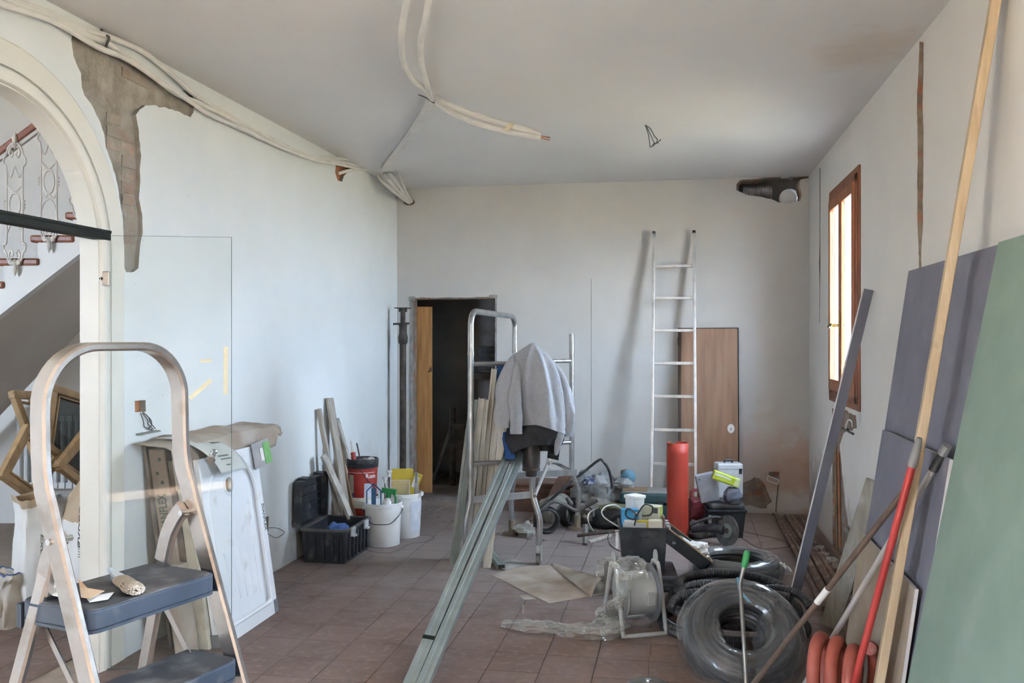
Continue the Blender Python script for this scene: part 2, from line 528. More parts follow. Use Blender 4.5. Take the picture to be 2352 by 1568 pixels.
for j in range(-4, 6):
    for i in range(-14, -7):
        cx, cy = X0T + (i + 0.5) * PT, Y0T + (j + 0.5) * PT
        if cx + PT / 2 > XL - 0.08 or cx - PT / 2 < -4.6: continue
        if not (-0.90 < cx / cy < -0.66): continue
        add_tile(cx, cy, hall_fl)
yt = Y0T + (iy0 + 18) * PT
rest = MB()
rest.b2((XL - 0.08, yt, -0.012), (XR + 0.02, YB + 0.06, -0.0005))
rest.b2((XL - 0.08, YF, -0.012), (XR + 0.02, Y0T + iy0 * PT, -0.0005))
tag(rest.build('floor_covering', 'floor_screed', fl_ob), 'dust covered tiles at the far end and behind', kind='stuff')
tag(MB().b2((-3.6, YB + 0.06, -0.012), (-0.6, 11.1, 0.0)).build('floor_covering', 'floor_screed', fl_ob), kind='stuff')
tag(MB().b2((HX, 4.51 + 6 * PT, -0.012), (XL - 0.08, 9.0, -0.001)).build('floor_covering', 'floor_screed', hall_fl), kind='stuff')

# ---- left wall with the arch
AY, AZ, AR = 3.24, 2.00, 0.655
arch = [(AY - AR, -0.2), (AY - AR, AZ)] + [(AY - AR * math.cos(a), AZ + AR * math.sin(a)) for a in [PI * k / 40 for k in range(1, 40)]] + [(AY + AR, AZ), (AY + AR, -0.2)]
tp = [(370,185),(400,190),(430,195),(470,200),(510,225),(545,250),(580,265),(620,290),(660,315),(700,335),(740,365),(790,390),(840,425),(880,455),(930,495),(1000,545),(995,580),(980,605),(950,590),(900,570),(870,560),(850,548),(820,550),(790,538),(750,545),(720,560),(700,590),(710,650),(720,740),(728,800),(720,880),(722,960),(715,1020),(735,1100),(735,1200),(720,1260),(715,1330),(712,1380),(690,1397),(650,1400),(638,1370),(636,1300),(635,1200),(634,1130),(618,1040),(608,970),(592,900),(570,820),(545,760),(535,690),(510,620),(485,560),(470,530),(435,490),(420,450),(415,380),(395,330),(380,290),(370,230)]
patch = ragged([yz(on_x(a / 2.24, b / 2.24, XL)) for a, b in tp], 0.008, 0.02, 1)
hole_a = ragged([yz(on_x(a, b, XL)) for a, b in [(778,362),(800,357),(824,360),(828,372),(810,378),(800,392),(790,404),(786,418),(776,414),(770,396),(772,380)]], 0.006, 0.02, 2)
box_a = ragged([yz(on_x(290 + a / 4.238, 900 + b / 4.238, XL)) for a, b in [(82,88),(188,78),(190,190),(84,197)]], 0.002, 0.02, 3)
box_b = ragged([yz(on_x(290 + a / 4.238, 900 + b / 4.238, XL)) for a, b in [(1322,1228),(1388,1205),(1382,1355),(1345,1365)]], 0.003, 0.02, 4)
chip_a = ragged([yz(on_x(a / 2.24, b / 2.24, XL)) for a, b in [(935,465),(980,465),(998,515)]], 0.004, 0.02, 5)
TP = 0.022          # plaster thickness
wl_out = [(YF, -0.02), (YB + 0.05, -0.02), (YB + 0.05, 5.4), (YF, 5.4)]
added_door = [(-1.5, 0.05), (-1.5, 2.25), (-0.3, 2.25), (-0.3, 0.05)]       # assumed door, unseen behind the camera, added to let sun and sky in
wall_left = S(sheet('wall_left', wl_out, [arch, added_door, patch, hole_a, box_a, box_b, chip_a], TP, Matrix.Translation((XL - TP, 0, 0)) @ M_LEFT, MATS['plaster_left'], side=MATS['cement_render']),
              'white plastered wall with an arch and a stripped patch')
deep_a = [(AY - AR, -0.2)] + arch[1:]
mas_l = sheet('masonry', wl_out, [arch, added_door, box_a, box_b, hole_a], 0.05, Matrix.Translation((XL - TP - 0.05, 0, 0)) @ M_LEFT, MATS['cement_render'], wall_left)
# skin of the wall on the hall side
sheet('hall_plaster', wl_out, [arch, added_door], 0.012, Matrix.Translation((XL - TP - 0.062, 0, 0)) @ M_LEFT, MATS['plaster_hall'], wall_left)
for bx_, nm in ((box_a, 'socket_recess'), (box_b, 'socket_recess'), (hole_a, 'socket_recess')):
    ys = [p[0] for p in bx_]; zs = [p[1] for p in bx_]
    MB().b2((XL - 0.04, min(ys) - 0.004, min(zs) - 0.004), (XL - 0.030 if nm == 'socket_recess' else XL - 0.03, max(ys) + 0.004, max(zs) + 0.004)).build(nm, 'brick_red', wall_left)
# bricks that show in the stripped patch
rb = random.Random(11)
def inside(p, poly):
    c = False; n = len(poly)
    for i in range(n):
        a, b = poly[i], poly[(i + 1) % n]
        if (a[1] > p[1]) != (b[1] > p[1]) and p[0] < (b[0] - a[0]) * (p[1] - a[1]) / (b[1] - a[1]) + a[0]: c = not c
    return c
brick_src = {}
def rough_brick(key, l, h, d, material, seed):
    bm = bmesh.new()
    bmesh.ops.create_cube(bm, size=1)
    bmesh.ops.subdivide_edges(bm, edges=bm.edges[:], cuts=1, use_grid_fill=True)
    for v in bm.verts:
        n_ = Vector((nz(v.co.x * 3 + seed, v.co.y * 3, v.co.z * 3), nz(v.co.x * 3, v.co.y * 3 + seed, 5), nz(v.co.x * 3, 7, v.co.z * 3 + seed)))
        v.co = Vector((v.co.x * d, v.co.y * l, v.co.z * h)) + n_ * 0.006
    me = bpy.data.meshes.new('brick'); bm.to_mesh(me); bm.free()
    me.materials.append(MATS[material])
    return me
brick_meshes = [rough_brick(k, 0.235, 0.052, 0.02, 'brick_clay', k * 3.1) for k in range(4)] + [rough_brick(9, 0.235, 0.052, 0.02, 'brick_red', 31.0)]
def brick(y, z, x, parent, k, sl=1.0, along='Y'):
    o = bpy.data.objects.new('brick', brick_meshes[k]); col.objects.link(o)
    M = Matrix.Translation((x, y, z)) if along == 'Y' else Matrix.Translation((x, y, z)) @ Matrix.Rotation(PI / 2, 4, 'Z')
    M = M @ Matrix.Rotation(rb.uniform(-0.02, 0.02), 4, 'X') @ Matrix.Diagonal((1, sl, 1, 1))
    o.parent = parent; o.matrix_local = WM[parent.name].inverted() @ M
    return o
for row in range(24):
    z = 1.86 + row * 0.064
    for k in range(7):
        y = 3.6 + k * 0.247 + (0.123 if row % 2 else 0.0)
        half = 0.115
        pts_in = sum(inside((y + a, z + b), patch) for a in (-half, 0, half) for b in (-0.024, 0.024))
        if pts_in < 6:
            for sy in (-0.062, 0.062):
                q = sum(inside((y + sy + a, z + b), patch) for a in (-0.052, 0, 0.052) for b in (-0.024, 0.024))
                if q == 6 and z < 2.72: brick(y + sy, z, XL - TP - rb.uniform(0.001, 0.009), wall_left, rb.randrange(4), 0.47)
            continue
        if z > 2.70 and rb.random() < 0.75: continue
        brick(y, z, XL - TP - rb.uniform(0.0, 0.009), wall_left, 4 if rb.random() < 0.10 else rb.randrange(4))

# ---- arch trim
def arc_path(r, n=40):
    return [Vector((XL, AY + r, 0))] + [Vector((XL, AY + r * math.cos(a), AZ + r * math.sin(a))) for a in [PI * k / n for k in range(n + 1)]] + [Vector((XL, AY - r, 0))]
tr_m = mat('trim_paint', (0.70, 0.665, 0.58), (0.74, 0.705, 0.62), 4, 0.55)
trim = MB()
trim.sweep(arc_path(AR + 0.125), [(-0.055, -0.02), (0.055, -0.02), (0.055, 0.012), (0.045, 0.018), (-0.055, 0.018)], up=(1, 0, 0))
tr_o = S(trim.build('trim_1', tr_m), 'cream painted moulding round the arch')
MB().sweep(arc_path(AR + 0.035), [(-0.035, -0.02), (0.035, -0.02), (0.032, 0.008), (0.018, 0.022), (-0.010, 0.026), (-0.030, 0.020), (-0.037, 0.006)], up=(1, 0, 0)).build('roll_moulding', tr_m, tr_o, smooth=True)
jam = MB()
for r in (AR - 0.001,):
    jam.sweep(arc_path(r), [(-0.006, -0.10), (0.001, -0.10), (0.001, 0.0), (-0.006, 0.0)], up=(1, 0, 0))
jam.build('reveal_lining', tr_m, tr_o)

# ---- right wall with the window and its chases
WY0, WY1, WZ0, WZ1 = 6.25, 7.33, 1.17, 2.70
win = [(WY0, WZ0), (WY1, WZ0), (WY1, WZ1), (WY0, WZ1)]
cha = ragged([yz(on_x(a, b, XR)) for a, b in [(2112,95),(2122,95),(2121,170),(2119,250),(2121,330),(2121,400),(2120,470),(2119,530),(2117,575),(2116,620),(2111,622),(2110,570),(2108,530),(2107,480),(2107,400),(2108,330),(2106,250),(2109,170)]], 0.010, 0.02, 6)
crk = ragged([yz(on_x(a, b, XR)) for a, b in [(1882.6,386),(1884.4,386),(1884.2,560),(1884.6,600),(1883.8,660),(1882.6,740),(1881.4,742),(1882.2,660),(1881.0,600),(1882.6,560)]], 0.004, 0.03, 7)
chb = ragged([yz(on_x(a, b, XR)) for a, b in [(1911,938),(1936,938),(1966,955),(1968,982),(1938,992),(1929,1022),(1934,1090),(1941,1150),(1948,1205),(1962,1228),(1946,1258),(1936,1276),(1913,1282)]], 0.012, 0.03, 8)
wr_out = [(YF, -0.02), (YB + 0.05, -0.02), (YB + 0.05, ZC + 0.1), (YF, ZC + 0.1)]
win_n = [(1.6, 1.2), (2.3, 1.2), (2.3, 2.7), (1.6, 2.7)]        # assumed second window, unseen beside the camera, placed for its light
wall_right = S(sheet('wall_right', wr_out, [win, win_n, cha, crk, chb], TP, Matrix.Translation((XR, 0, 0)) @ M_LEFT, MATS['plaster_right'], side=MATS['masonry']), 'off-white plastered wall with a wooden window and cut chases')
win_o = [(WY0 - 0.11, WZ0 - 0.06), (WY1 + 0.11, WZ0 - 0.06), (WY1 + 0.11, WZ1 + 0.11), (WY0 - 0.11, WZ1 + 0.11)]
sheet('masonry', wr_out, [win_o, win_n], 0.16, Matrix.Translation((XR + TP, 0, 0)) @ M_LEFT, MATS['masonry'], wall_right, side=MATS['plaster_hall'])
rv = MB()          # white splayed reveal outside the sashes
for (ya, yb_) in ((WY0, WY0 - 0.10), (WY1, WY1 + 0.10)):
    rv.add([(XR + TP, ya, WZ0), (XR + 0.2, yb_, WZ0 - 0.05), (XR + 0.2, yb_, WZ1 + 0.1), (XR + TP, ya, WZ1)], [(0, 1, 2, 3)])
S(rv.build('trim_2', 'plaster_hall', solid=0.01), 'white splayed reveal outside the window')

# ---- back wall with the doorway
DX0, DX1, DZ = -2.595, -1.727, 2.01
door_h = ragged([(DX0, 0.0), (DX0, DZ), (DX1, DZ), (DX1, 0.0)], 0.006, 0.03, 9)
door_h = [(x, z if z > 0.02 else -0.02) for x, z in door_h]
vent = ragged([xz(on_y(a, b, YB)) for a, b in [(1700,414),(1745,409),(1790,404),(1860,402),(1862,407),(1838,412),(1836,432),(1842,448),(1838,461),(1812,466),(1790,464),(1770,456),(1740,452),(1712,447),(1692,436),(1692,424)]], 0.012, 0.025, 10)
brk = ragged([xz(on_y(1480 + a / 6.03, 1020 + b / 6.03, YB)) for a, b in [(1330,530),(1460,495),(1520,460),(1590,470),(1650,540),(1690,640),(1730,720),(1765,790),(1700,840),(1690,885),(1600,890),(1540,870),(1480,845),(1330,840)]], 0.010, 0.02, 11)
sck = ragged([xz(on_y(1480 + a / 6.03, 1020 + b / 6.03, YB)) for a, b in [(1722,380),(1868,385),(1872,490),(1722,450)]], 0.002, 0.02, 12)
pip = [xz(on_y(940 + 13 * math.cos(a), 464 + 8 * math.sin(a), YB)) for a in [2 * PI * k / 16 for k in range(16)]]
jnt = [xz(on_y(a, b, YB)) for a, b in [(1357.6,640),(1358.4,640),(1358.6,1060),(1357.8,1060)]]
wb_out = [(XL - 0.02, -0.02), (XR + 0.02, -0.02), (XR + 0.02, ZC + 0.1), (XL - 0.02, ZC + 0.1)]
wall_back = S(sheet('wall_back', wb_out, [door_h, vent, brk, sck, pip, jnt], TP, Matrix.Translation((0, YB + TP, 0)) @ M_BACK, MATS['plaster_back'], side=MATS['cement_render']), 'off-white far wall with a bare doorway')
door_m = [(DX0 + 0.012, -0.02), (DX0 + 0.012, DZ - 0.015), (DX1 - 0.012, DZ - 0.015), (DX1 - 0.012, -0.02)]
vin = [(x * 0.94 + 0.055, z * 0.94 + 0.175) for x, z in vent]
sheet('masonry', wb_out, [door_m, vin], 0.16, Matrix.Translation((0, YB + TP + 0.16, 0)) @ M_BACK, MATS['masonry'], wall_back)
# grey corner beads left round the opening
bead = mat('raw_cement', (0.22, 0.20, 0.18), (0.36, 0.34, 0.31), 14, 0.95, bump=0.8, bscale=60)
bd = MB()
bd.b2((DX0 - 0.004, YB - 0.004, 0), (DX0 + 0.016, YB + 0.05, DZ)); bd.b2((DX1 - 0.014, YB - 0.002, 0), (DX1 + 0.004, YB + 0.05, DZ))
bd.b2((DX0 - 0.012, YB - 0.008, DZ - 0.03), (DX0 + 0.05, YB + 0.03, DZ + 0.012)); bd.b2((DX1 - 0.07, YB - 0.008, DZ - 0.012), (DX1 + 0.012, YB + 0.03, DZ + 0.02))
bd.build('corner_bead', bead, wall_back)
# inside of the duct opening
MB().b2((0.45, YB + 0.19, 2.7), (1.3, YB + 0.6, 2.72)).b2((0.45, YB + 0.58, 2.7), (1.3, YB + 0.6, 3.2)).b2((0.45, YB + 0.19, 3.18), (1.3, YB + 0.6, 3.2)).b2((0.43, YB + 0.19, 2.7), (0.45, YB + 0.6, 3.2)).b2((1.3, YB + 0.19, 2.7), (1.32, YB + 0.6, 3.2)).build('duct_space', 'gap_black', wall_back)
duct_m = mat('duct_foil', (0.06, 0.06, 0.06), (0.14, 0.135, 0.13), 20, 0.5, 0.4)
dm = MB(); pts = [Vector((0.62 + 0.5 * k / 40, YB + 0.34, 2.985)) for k in range(41)]
dm.tube(pts[:22], 0.075, 14, scales=[1 + 0.10 * (k % 2) for k in range(22)])
dm.build('flexible_duct', duct_m, wall_back, smooth=True)
MB().lathe([(0.0, 0), (0.085, 0), (0.09, 0.02), (0.07, 0.03)], 20, Matrix.Translation((1.03, YB + 0.24, 2.93)) @ Matrix.Rotation(PI / 2 + 0.35, 4, 'X')).build('duct_cap', mat('duct_white', (0.72, 0.75, 0.80), rough=0.4), wall_back, smooth=True)

# ---- ceiling, front wall, hall shell, back room
S(MB().b2((XL - 0.02, YF - 0.2, ZC), (XR + 0.4, YB + 0.1, ZC + 0.25)).build('ceiling', 'plaster_ceiling'), 'off-white plaster ceiling')
wf = S(sheet('wall_front', [(XL - 0.1, -0.02), (XR + 0.3, -0.02), (XR + 0.3, ZC + 0.2), (XL - 0.1, ZC + 0.2)], [], 0.25, Matrix.Translation((0, YF, 0)) @ M_BACK, MATS['plaster_right']), 'plain wall behind the camera')
hall = S(sheet('wall_hall', [(0.3, -0.1), (9.2, -0.1), (9.2, 5.4), (0.3, 5.4)], [], 0.2, Matrix.Translation((HX - 0.2, 0, 0)) @ M_LEFT, MATS['plaster_hall']), 'white side wall of the stair hall')
MB().b2((HX, 9.0, 0), (XL - 0.084, 9.2, 5.4)).build('end_wall', 'plaster_hall', hall)
sheet('end_wall', [(HX, 0.0), (XL - 0.084, 0.0), (XL - 0.084, 5.4), (HX, 5.4)], [[(-6.25, 1.6), (-6.25, 3.4), (-5.4, 3.4), (-5.4, 1.6)]], 0.2, Matrix.Translation((0, 0.5, 0)) @ M_BACK, MATS['plaster_hall'], hall)  # unseen window hole, added to light the stair flight
hw0, hw1 = at_depth(-420, 779, 7.8), at_depth(420, 779, 7.8)      # the wall under the stairs stands square to the flight
MB().bar((hw0.x, hw0.y + 0.1, 2.7), (hw1.x, hw1.y + 0.1, 2.7), 0.12, 5.4).build('end_wall', 'plaster_hall', hall)
S(MB().b2((HX - 0.3, 0.3, 5.4), (XL + 0.3, 9.2, 5.6)).build('ceiling_hall', 'plaster_hall'), 'white ceiling of the stair hall')
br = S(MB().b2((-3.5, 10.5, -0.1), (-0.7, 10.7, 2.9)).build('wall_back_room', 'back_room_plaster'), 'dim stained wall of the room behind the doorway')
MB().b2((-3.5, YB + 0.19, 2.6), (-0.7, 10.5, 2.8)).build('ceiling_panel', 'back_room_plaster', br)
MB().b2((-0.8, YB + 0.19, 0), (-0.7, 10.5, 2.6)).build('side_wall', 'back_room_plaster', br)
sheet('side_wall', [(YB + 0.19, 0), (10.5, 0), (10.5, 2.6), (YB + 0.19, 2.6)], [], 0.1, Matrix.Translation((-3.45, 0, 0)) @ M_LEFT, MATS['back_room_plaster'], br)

# ---- wooden window
wood_w = mat('window_wood', '6b3a22', '8d5232', 5, 0.45, stretch=(8, 8, 0.6), bump=0.1, bscale=12)
wood_s = mat('sash_wood', '7d4524', '9c5f36', 5, 0.42, stretch=(8, 8, 0.6), bump=0.1, bscale=12)
glass_w = glassy('window_glass', (0.97, 0.98, 0.98), 1.0, 0.01)
w1 = thing('window_1', 'brown wooden casement window with two sashes', None, (XR, (WY0 + WY1) / 2, WZ0)); w1['kind'] = 'structure'
fw = MB()
for a, b in (((WY0, WZ0), (WY0 + 0.05, WZ1)), ((WY1 - 0.05, WZ0), (WY1, WZ1)), ((WY0, WZ0), (WY1, WZ0 + 0.05)), ((WY0, WZ1 - 0.05), (WY1, WZ1))):
    fw.b2((XR - 0.022, a[0], a[1]), (XR + 0.02, b[0], b[1]))
fw.build('window_frame', wood_w, w1, bev=0.004)
ca = MB()
for a, b in (((WY0 - 0.045, WZ0 - 0.045), (WY0 + 0.012, WZ1 + 0.045)), ((WY1 - 0.012, WZ0 - 0.045), (WY1 + 0.045, WZ1 + 0.045)), ((WY0 + 0.012, WZ1 - 0.01), (WY1 - 0.012, WZ1 + 0.045)), ((WY0 + 0.012, WZ0 - 0.045), (WY1 - 0.012, WZ0 + 0.01))):
    ca.b2((XR - 0.014, a[0], a[1]), (XR - 0.0, b[0], b[1]))
ca.build('casing', wood_w, w1, bev=0.004)
ym = (WY0 + WY1) / 2
for (a, b) in ((WY0 + 0.045, ym + 0.004), (ym - 0.004, WY1 - 0.045)):
    s = MB()
    za, zb = WZ0 + 0.045, WZ1 - 0.045
    x0, x1 = XR - 0.034, XR - 0.004
    s.b2((x0, a, za), (x1, a + 0.065, zb)); s.b2((x0, b - 0.065, za), (x1, b, zb))
    s.b2((x0, a + 0.065, za), (x1, b - 0.065, za + 0.085)); s.b2((x0, a + 0.065, zb - 0.075), (x1, b - 0.065, zb))
    so = s.build('sash', wood_s, w1, bev=0.005)
    MB().b2((XR - 0.024, a + 0.055, za + 0.07), (XR - 0.021, b - 0.055, zb - 0.065)).build('pane', glass_w, so)
brass = mat('brass', '8a6a35', '6d532a', 30, 0.35, 0.9)
MB().b2((XR - 0.041, ym - 0.016, 1.62), (XR - 0.033, ym + 0.016, 1.80)).cyl((XR - 0.035, ym, 1.70), (XR - 0.085, ym, 1.70), 0.010).build('handle_plate', brass, w1, bev=0.003)
MB().tube(smooth_path([(XR - 0.082, ym - 0.005, 1.70), (XR - 0.090, ym + 0.06, 1.705), (XR - 0.088, ym + 0.13, 1.69)], 5), 0.011, 8, scales=None).build('handle', brass, w1, smooth=True)
# ------------------------------------------------------------------ materials of the things
white_iron = mat('white_iron', (0.58, 0.52, 0.45), (0.66, 0.60, 0.53), 12, 0.5)
stair_wood = mat('stair_wood', '8a4f33', '6f3d27', 5, 0.4, stretch=(6, 0.8, 6))
alu = mat('aluminium', (0.47, 0.42, 0.385), (0.60, 0.55, 0.51), 5, 0.27, 0.95, bump=0.06, bscale=30, dust=(0.36, 0.31, 0.27), dscale=7, dlo=0.55, dhi=0.72)
alu_dull = mat('aluminium_dull', (0.50, 0.49, 0.47), (0.62, 0.61, 0.59), 8, 0.42, 0.85, dust=(0.42, 0.40, 0.37), dscale=9, dlo=0.5, dhi=0.7)
steel_galv = mat('galvanised_steel', (0.235, 0.262, 0.240), (0.295, 0.322, 0.300), 7, 0.5, 0.4, bump=0.08, bscale=40)
steel_dark = mat('dark_steel', (0.050, 0.040, 0.034), (0.10, 0.078, 0.064), 14, 0.7, 0.4)
rubber_grey = mat('tread_rubber', (0.028, 0.031, 0.037), (0.050, 0.054, 0.062), 5, 0.6, dust=(0.15, 0.145, 0.14), dscale=11, dlo=0.47, dhi=0.72)
rim_blue = mat('tread_rim', (0.030, 0.042, 0.062), (0.045, 0.060, 0.085), 6, 0.5, dust=(0.10, 0.105, 0.115), dscale=15, dlo=0.58, dhi=0.8)
chrome = mat('chrome', (0.70, 0.70, 0.70), (0.78, 0.78, 0.77), 30, 0.14, 1.0)
black_pl = mat('black_plastic', (0.012, 0.013, 0.016), (0.025, 0.026, 0.030), 6, 0.5, dust=(0.10, 0.095, 0.09), dscale=14, dlo=0.55, dhi=0.8)
black_paint = mat('black_paint', (0.008, 0.010, 0.008), (0.014, 0.016, 0.013), 20, 0.6, spec=0.2)
white_pl = mat('white_plastic', (0.72, 0.71, 0.68), (0.78, 0.77, 0.74), 5, 0.45, dust=(0.50, 0.46, 0.40), dscale=6, dlo=0.56, dhi=0.8)
white_gloss = mat('white_acrylic', (0.78, 0.79, 0.80), (0.82, 0.83, 0.84), 3, 0.22, dust=(0.60, 0.57, 0.52), dscale=8, dlo=0.6, dhi=0.8)
cardboard = mat('cardboard', (0.30, 0.235, 0.18), (0.38, 0.305, 0.24), 6, 0.9, bump=0.3, bscale=50, dust=(0.44, 0.40, 0.36), dscale=5, dlo=0.5, dhi=0.75)
cardboard_dk = mat('brown_board', (0.14, 0.10, 0.075), (0.21, 0.155, 0.115), 6, 0.9, dust=(0.26, 0.23, 0.20), dscale=6, dlo=0.5, dhi=0.75)
kraft = mat('kraft_paper', (0.42, 0.31, 0.20), (0.50, 0.385, 0.265), 6, 0.85, bump=0.25, bscale=30)
paper = mat('paper_white', (0.72, 0.70, 0.66), (0.78, 0.76, 0.72), 7, 0.85, bump=0.15, bscale=30)
print_dk = mat('print_dark', (0.06, 0.06, 0.065), rough=0.8)
print_gr = mat('print_grey', (0.10, 0.12, 0.085), rough=0.8)
print_bl = mat('print_blue', (0.03, 0.05, 0.20), rough=0.8)
pine = mat('pine', (0.42, 0.27, 0.14), (0.52, 0.355, 0.20), 4, 0.6, stretch=(9, 9, 0.7), bump=0.15, bscale=14)
frame_wd = mat('frame_wood', (0.30, 0.185, 0.085), (0.42, 0.28, 0.14), 4, 0.55, stretch=(5, 5, 1.2), bump=0.1, bscale=14)
cream_foam = mat('cream_board', (0.56, 0.51, 0.40), (0.64, 0.59, 0.475), 5, 0.8, dust=(0.42, 0.37, 0.29), dscale=7, dlo=0.56, dhi=0.75)
pane_dark = glassy('dusty_glass', (0.35, 0.37, 0.36), 1.0, 0.08, (0.20, 0.19, 0.17), 0.25, 6)
clear_glass = glassy('door_glass', (0.985, 0.993, 0.985), 0.5, 0.012, (0.55, 0.55, 0.50), 0.03, 3)
glass_edge = mat('glass_edge', (0.06, 0.13, 0.11), rough=0.2)

# ------------------------------------------------------------------ stair hall
TS = 6.4                                   # distance of the side face of the flight, square to the line of sight
o_ = at_depth(100, 779, TS)
Rv, Fv = Vector((CA, SA, 0)), Vector((-SA, CA, 0))
MS = Matrix(((Rv.x, 0, -Fv.x, o_.x), (Rv.y, 0, -Fv.y, o_.y), (0, 1, 0, 0), (0, 0, 0, 1)))     # local x along the flight, y up, z towards the room
def sp(px, py): return ((px - 100) * TS / F_PX, CAM_H - (py - 779) * TS / F_PX)
st = thing('staircase', 'staircase with wooden treads and white cast iron balusters beyond the arch', 'staircase', (o_.x, o_.y, 0))
g_, r_ = 0.2476, 0.164
n0 = sp(71, 540)                          # nose of the tread seen just under the bar
steps = [(n0[0] + k * g_, n0[1] + k * r_) for k in range(-4, 5)]
prof = []
for (x, z) in steps:
    prof += [(x + 0.05, z - r_), (x + 0.05, z - 0.022)]
bl = lambda x: sp(0, 715)[1] + (x - sp(0, 715)[0]) * 0.750
low = [(steps[-1][0] + g_, steps[-1][1] - 0.1), (steps[-1][0] + g_, bl(steps[-1][0] + g_)), (steps[0][0] + 0.05, bl(steps[0][0]))]
sheet('stringer', prof + low, [], 0.08, MS @ Matrix.Translation((0, 0, -0.08)), MATS['plaster_hall'], st)
for (x, z) in steps:
    MB(MS).b2((x + 0.05, z - r_, -1.0), (x + 0.065, z - 0.022, -0.08)).build('riser', 'plaster_hall', st)
    MB(MS).b2((x, z - 0.052, -1.0), (x + g_ + 0.062, z, 0.02)).build('tread', stair_wood, st, bev=0.014)
def sof(u, v):
    x = steps[0][0] + (steps[-1][0] + g_ - steps[0][0]) * u
    a = MS @ Vector((x, bl(x), -0.04))
    b = at_depth(-140 + 560 * u, 1098 - 590 * u, 7.65)
    return a.lerp(b, v)
MB().grid(sof, 8, 8).build('soffit', 'soffit_paint', st, solid=0.02)
# handrail
h0, h1 = Vector((*sp(-70, 401), 0)), Vector((*sp(190, 212), 0))
MB().bar(MS @ h0, MS @ h1, 0.055, 0.05).build('handrail', stair_wood, st, bev=0.01)
MB().bar(MS @ (h0 - Vector((0, 0.042, 0))), MS @ (h1 - Vector((0, 0.042, 0))), 0.03, 0.03).build('rail_bar', white_iron, st)
def baluster(xc, z0):
    """cast iron baluster panel hung on the side of a tread"""
    M = MS @ Matrix.Translation((xc, z0, 0.035)) @ Matrix.Diagonal((0.86, 1.21, 1.0, 1.0))
    m = MB(M); R = 0.0075
    w = 0.066
    def T3(pl, r=R, n=5): m.tube(smooth_path([(a, b, 0) for a, b in pl], n), r, 6)
    for s in (-1, 1):
        T3([(s * 0.020, 0.045), (s * 0.055, 0.075), (s * 0.070, 0.115), (s * w * 1.35, 0.135), (s * w * 1.35, 0.165), (s * w, 0.19), (s * w, 0.40), (s * w, 0.60), (s * w * 1.35, 0.635), (s * w * 1.35, 0.665), (s * 0.070, 0.685), (s * 0.055, 0.725), (s * 0.020, 0.755)], 0.0085)
        for (zc, f) in ((0.115, -1), (0.685, 1)):
            T3([(0, zc + f * 0.055), (s * 0.030, zc + f * 0.045), (s * 0.046, zc + f * 0.015), (s * 0.030, zc - f * 0.012), (s * 0.012, zc + f * 0.004), (s * 0.022, zc + f * 0.022)], 0.007)
        T3([(s * w, 0.22), (s * 0.035, 0.275), (0, 0.295)], 0.0055); T3([(s * w, 0.60), (s * 0.035, 0.555), (0, 0.62)], 0.0055)
        T3([(s * w, 0.33), (s * 0.03, 0.30), (0, 0.325)], 0.0055); T3([(s * w, 0.51), (s * 0.03, 0.485), (0, 0.465)], 0.0055)
        for zz in (0.24, 0.30, 0.50, 0.56):
            m.lathe([(0, -0.008), (0.008, 0), (0, 0.008)], 6, Matrix.Translation((s * (w - 0.010), zz, 0)))
        for dz in (-0.02, 0, 0.02):
            m.lathe([(0, -0.012), (0.012, 0), (0, 0.012)], 6, Matrix.Translation((s * (w + 0.012), 0.395 + dz, 0)))
    ob = m.build('baluster', white_iron, st, smooth=True)
    e = MB(M)
    e.tube([(0.045 * math.cos(a), 0.395 + 0.068 * math.sin(a), 0) for a in [2 * PI * k / 20 for k in range(20)]], 0.008, 6, closed=True)
    e.build('oval', white_iron, ob, smooth=True)
    for zc, f_ in ((0.03, 1), (0.77, -1)):
        f = MB(M)
        f.lathe([(0, -0.055), (0.010, -0.04), (0.022, -0.01), (0.015, 0.01), (0.028, 0.03), (0, 0.05)], 8, Matrix.Translation((0, zc, 0)) @ Matrix.Rotation(-PI / 2 * f_, 4, 'X'))
        f.build('finial', white_iron, ob, smooth=True)
    for s in (-1, 1):
        MB(M).lathe([(0, -0.02), (0.016, -0.012), (0.020, 0), (0.016, 0.012), (0, 0.02)], 7, Matrix.Translation((s * 0.033, 0.060, 0))).build('rosette', white_iron, ob, smooth=True)
for (px, py) in ((-38, 688), (40, 636), (118, 583), (191, 530)):
    x, z = sp(px, py)
    baluster(x, z + 0.03)
# radiator on the wall under the stairs
Mrd = Matrix.Translation(Fv * 1.30) @ MS
ra = thing('radiator', 'white column radiator on the hall wall under the stairs', 'radiator', Mrd @ Vector((-0.45, 0.34, 0)))
for k in range(12):
    x = -0.86 + k * 0.062
    m = MB(Mrd)
    for dz in (0.0, 0.05):
        m.tube([(x, 0.34, dz), (x, 0.95, dz)], 0.018, 8)
    m.box((x, 0.36, 0.025), (0.05, 0.05, 0.09)); m.box((x, 0.93, 0.025), (0.05, 0.05, 0.09))
    m.build('column', white_pl, ra, smooth=True)
MB(Mrd).cyl((-0.89, 0.36, 0.025), (-0.15, 0.36, 0.025), 0.018, 8).build('manifold', white_pl, ra, smooth=True)
MB(Mrd).cyl((-0.89, 0.93, 0.025), (-0.15, 0.93, 0.025), 0.018, 8).build('manifold', white_pl, ra, smooth=True)
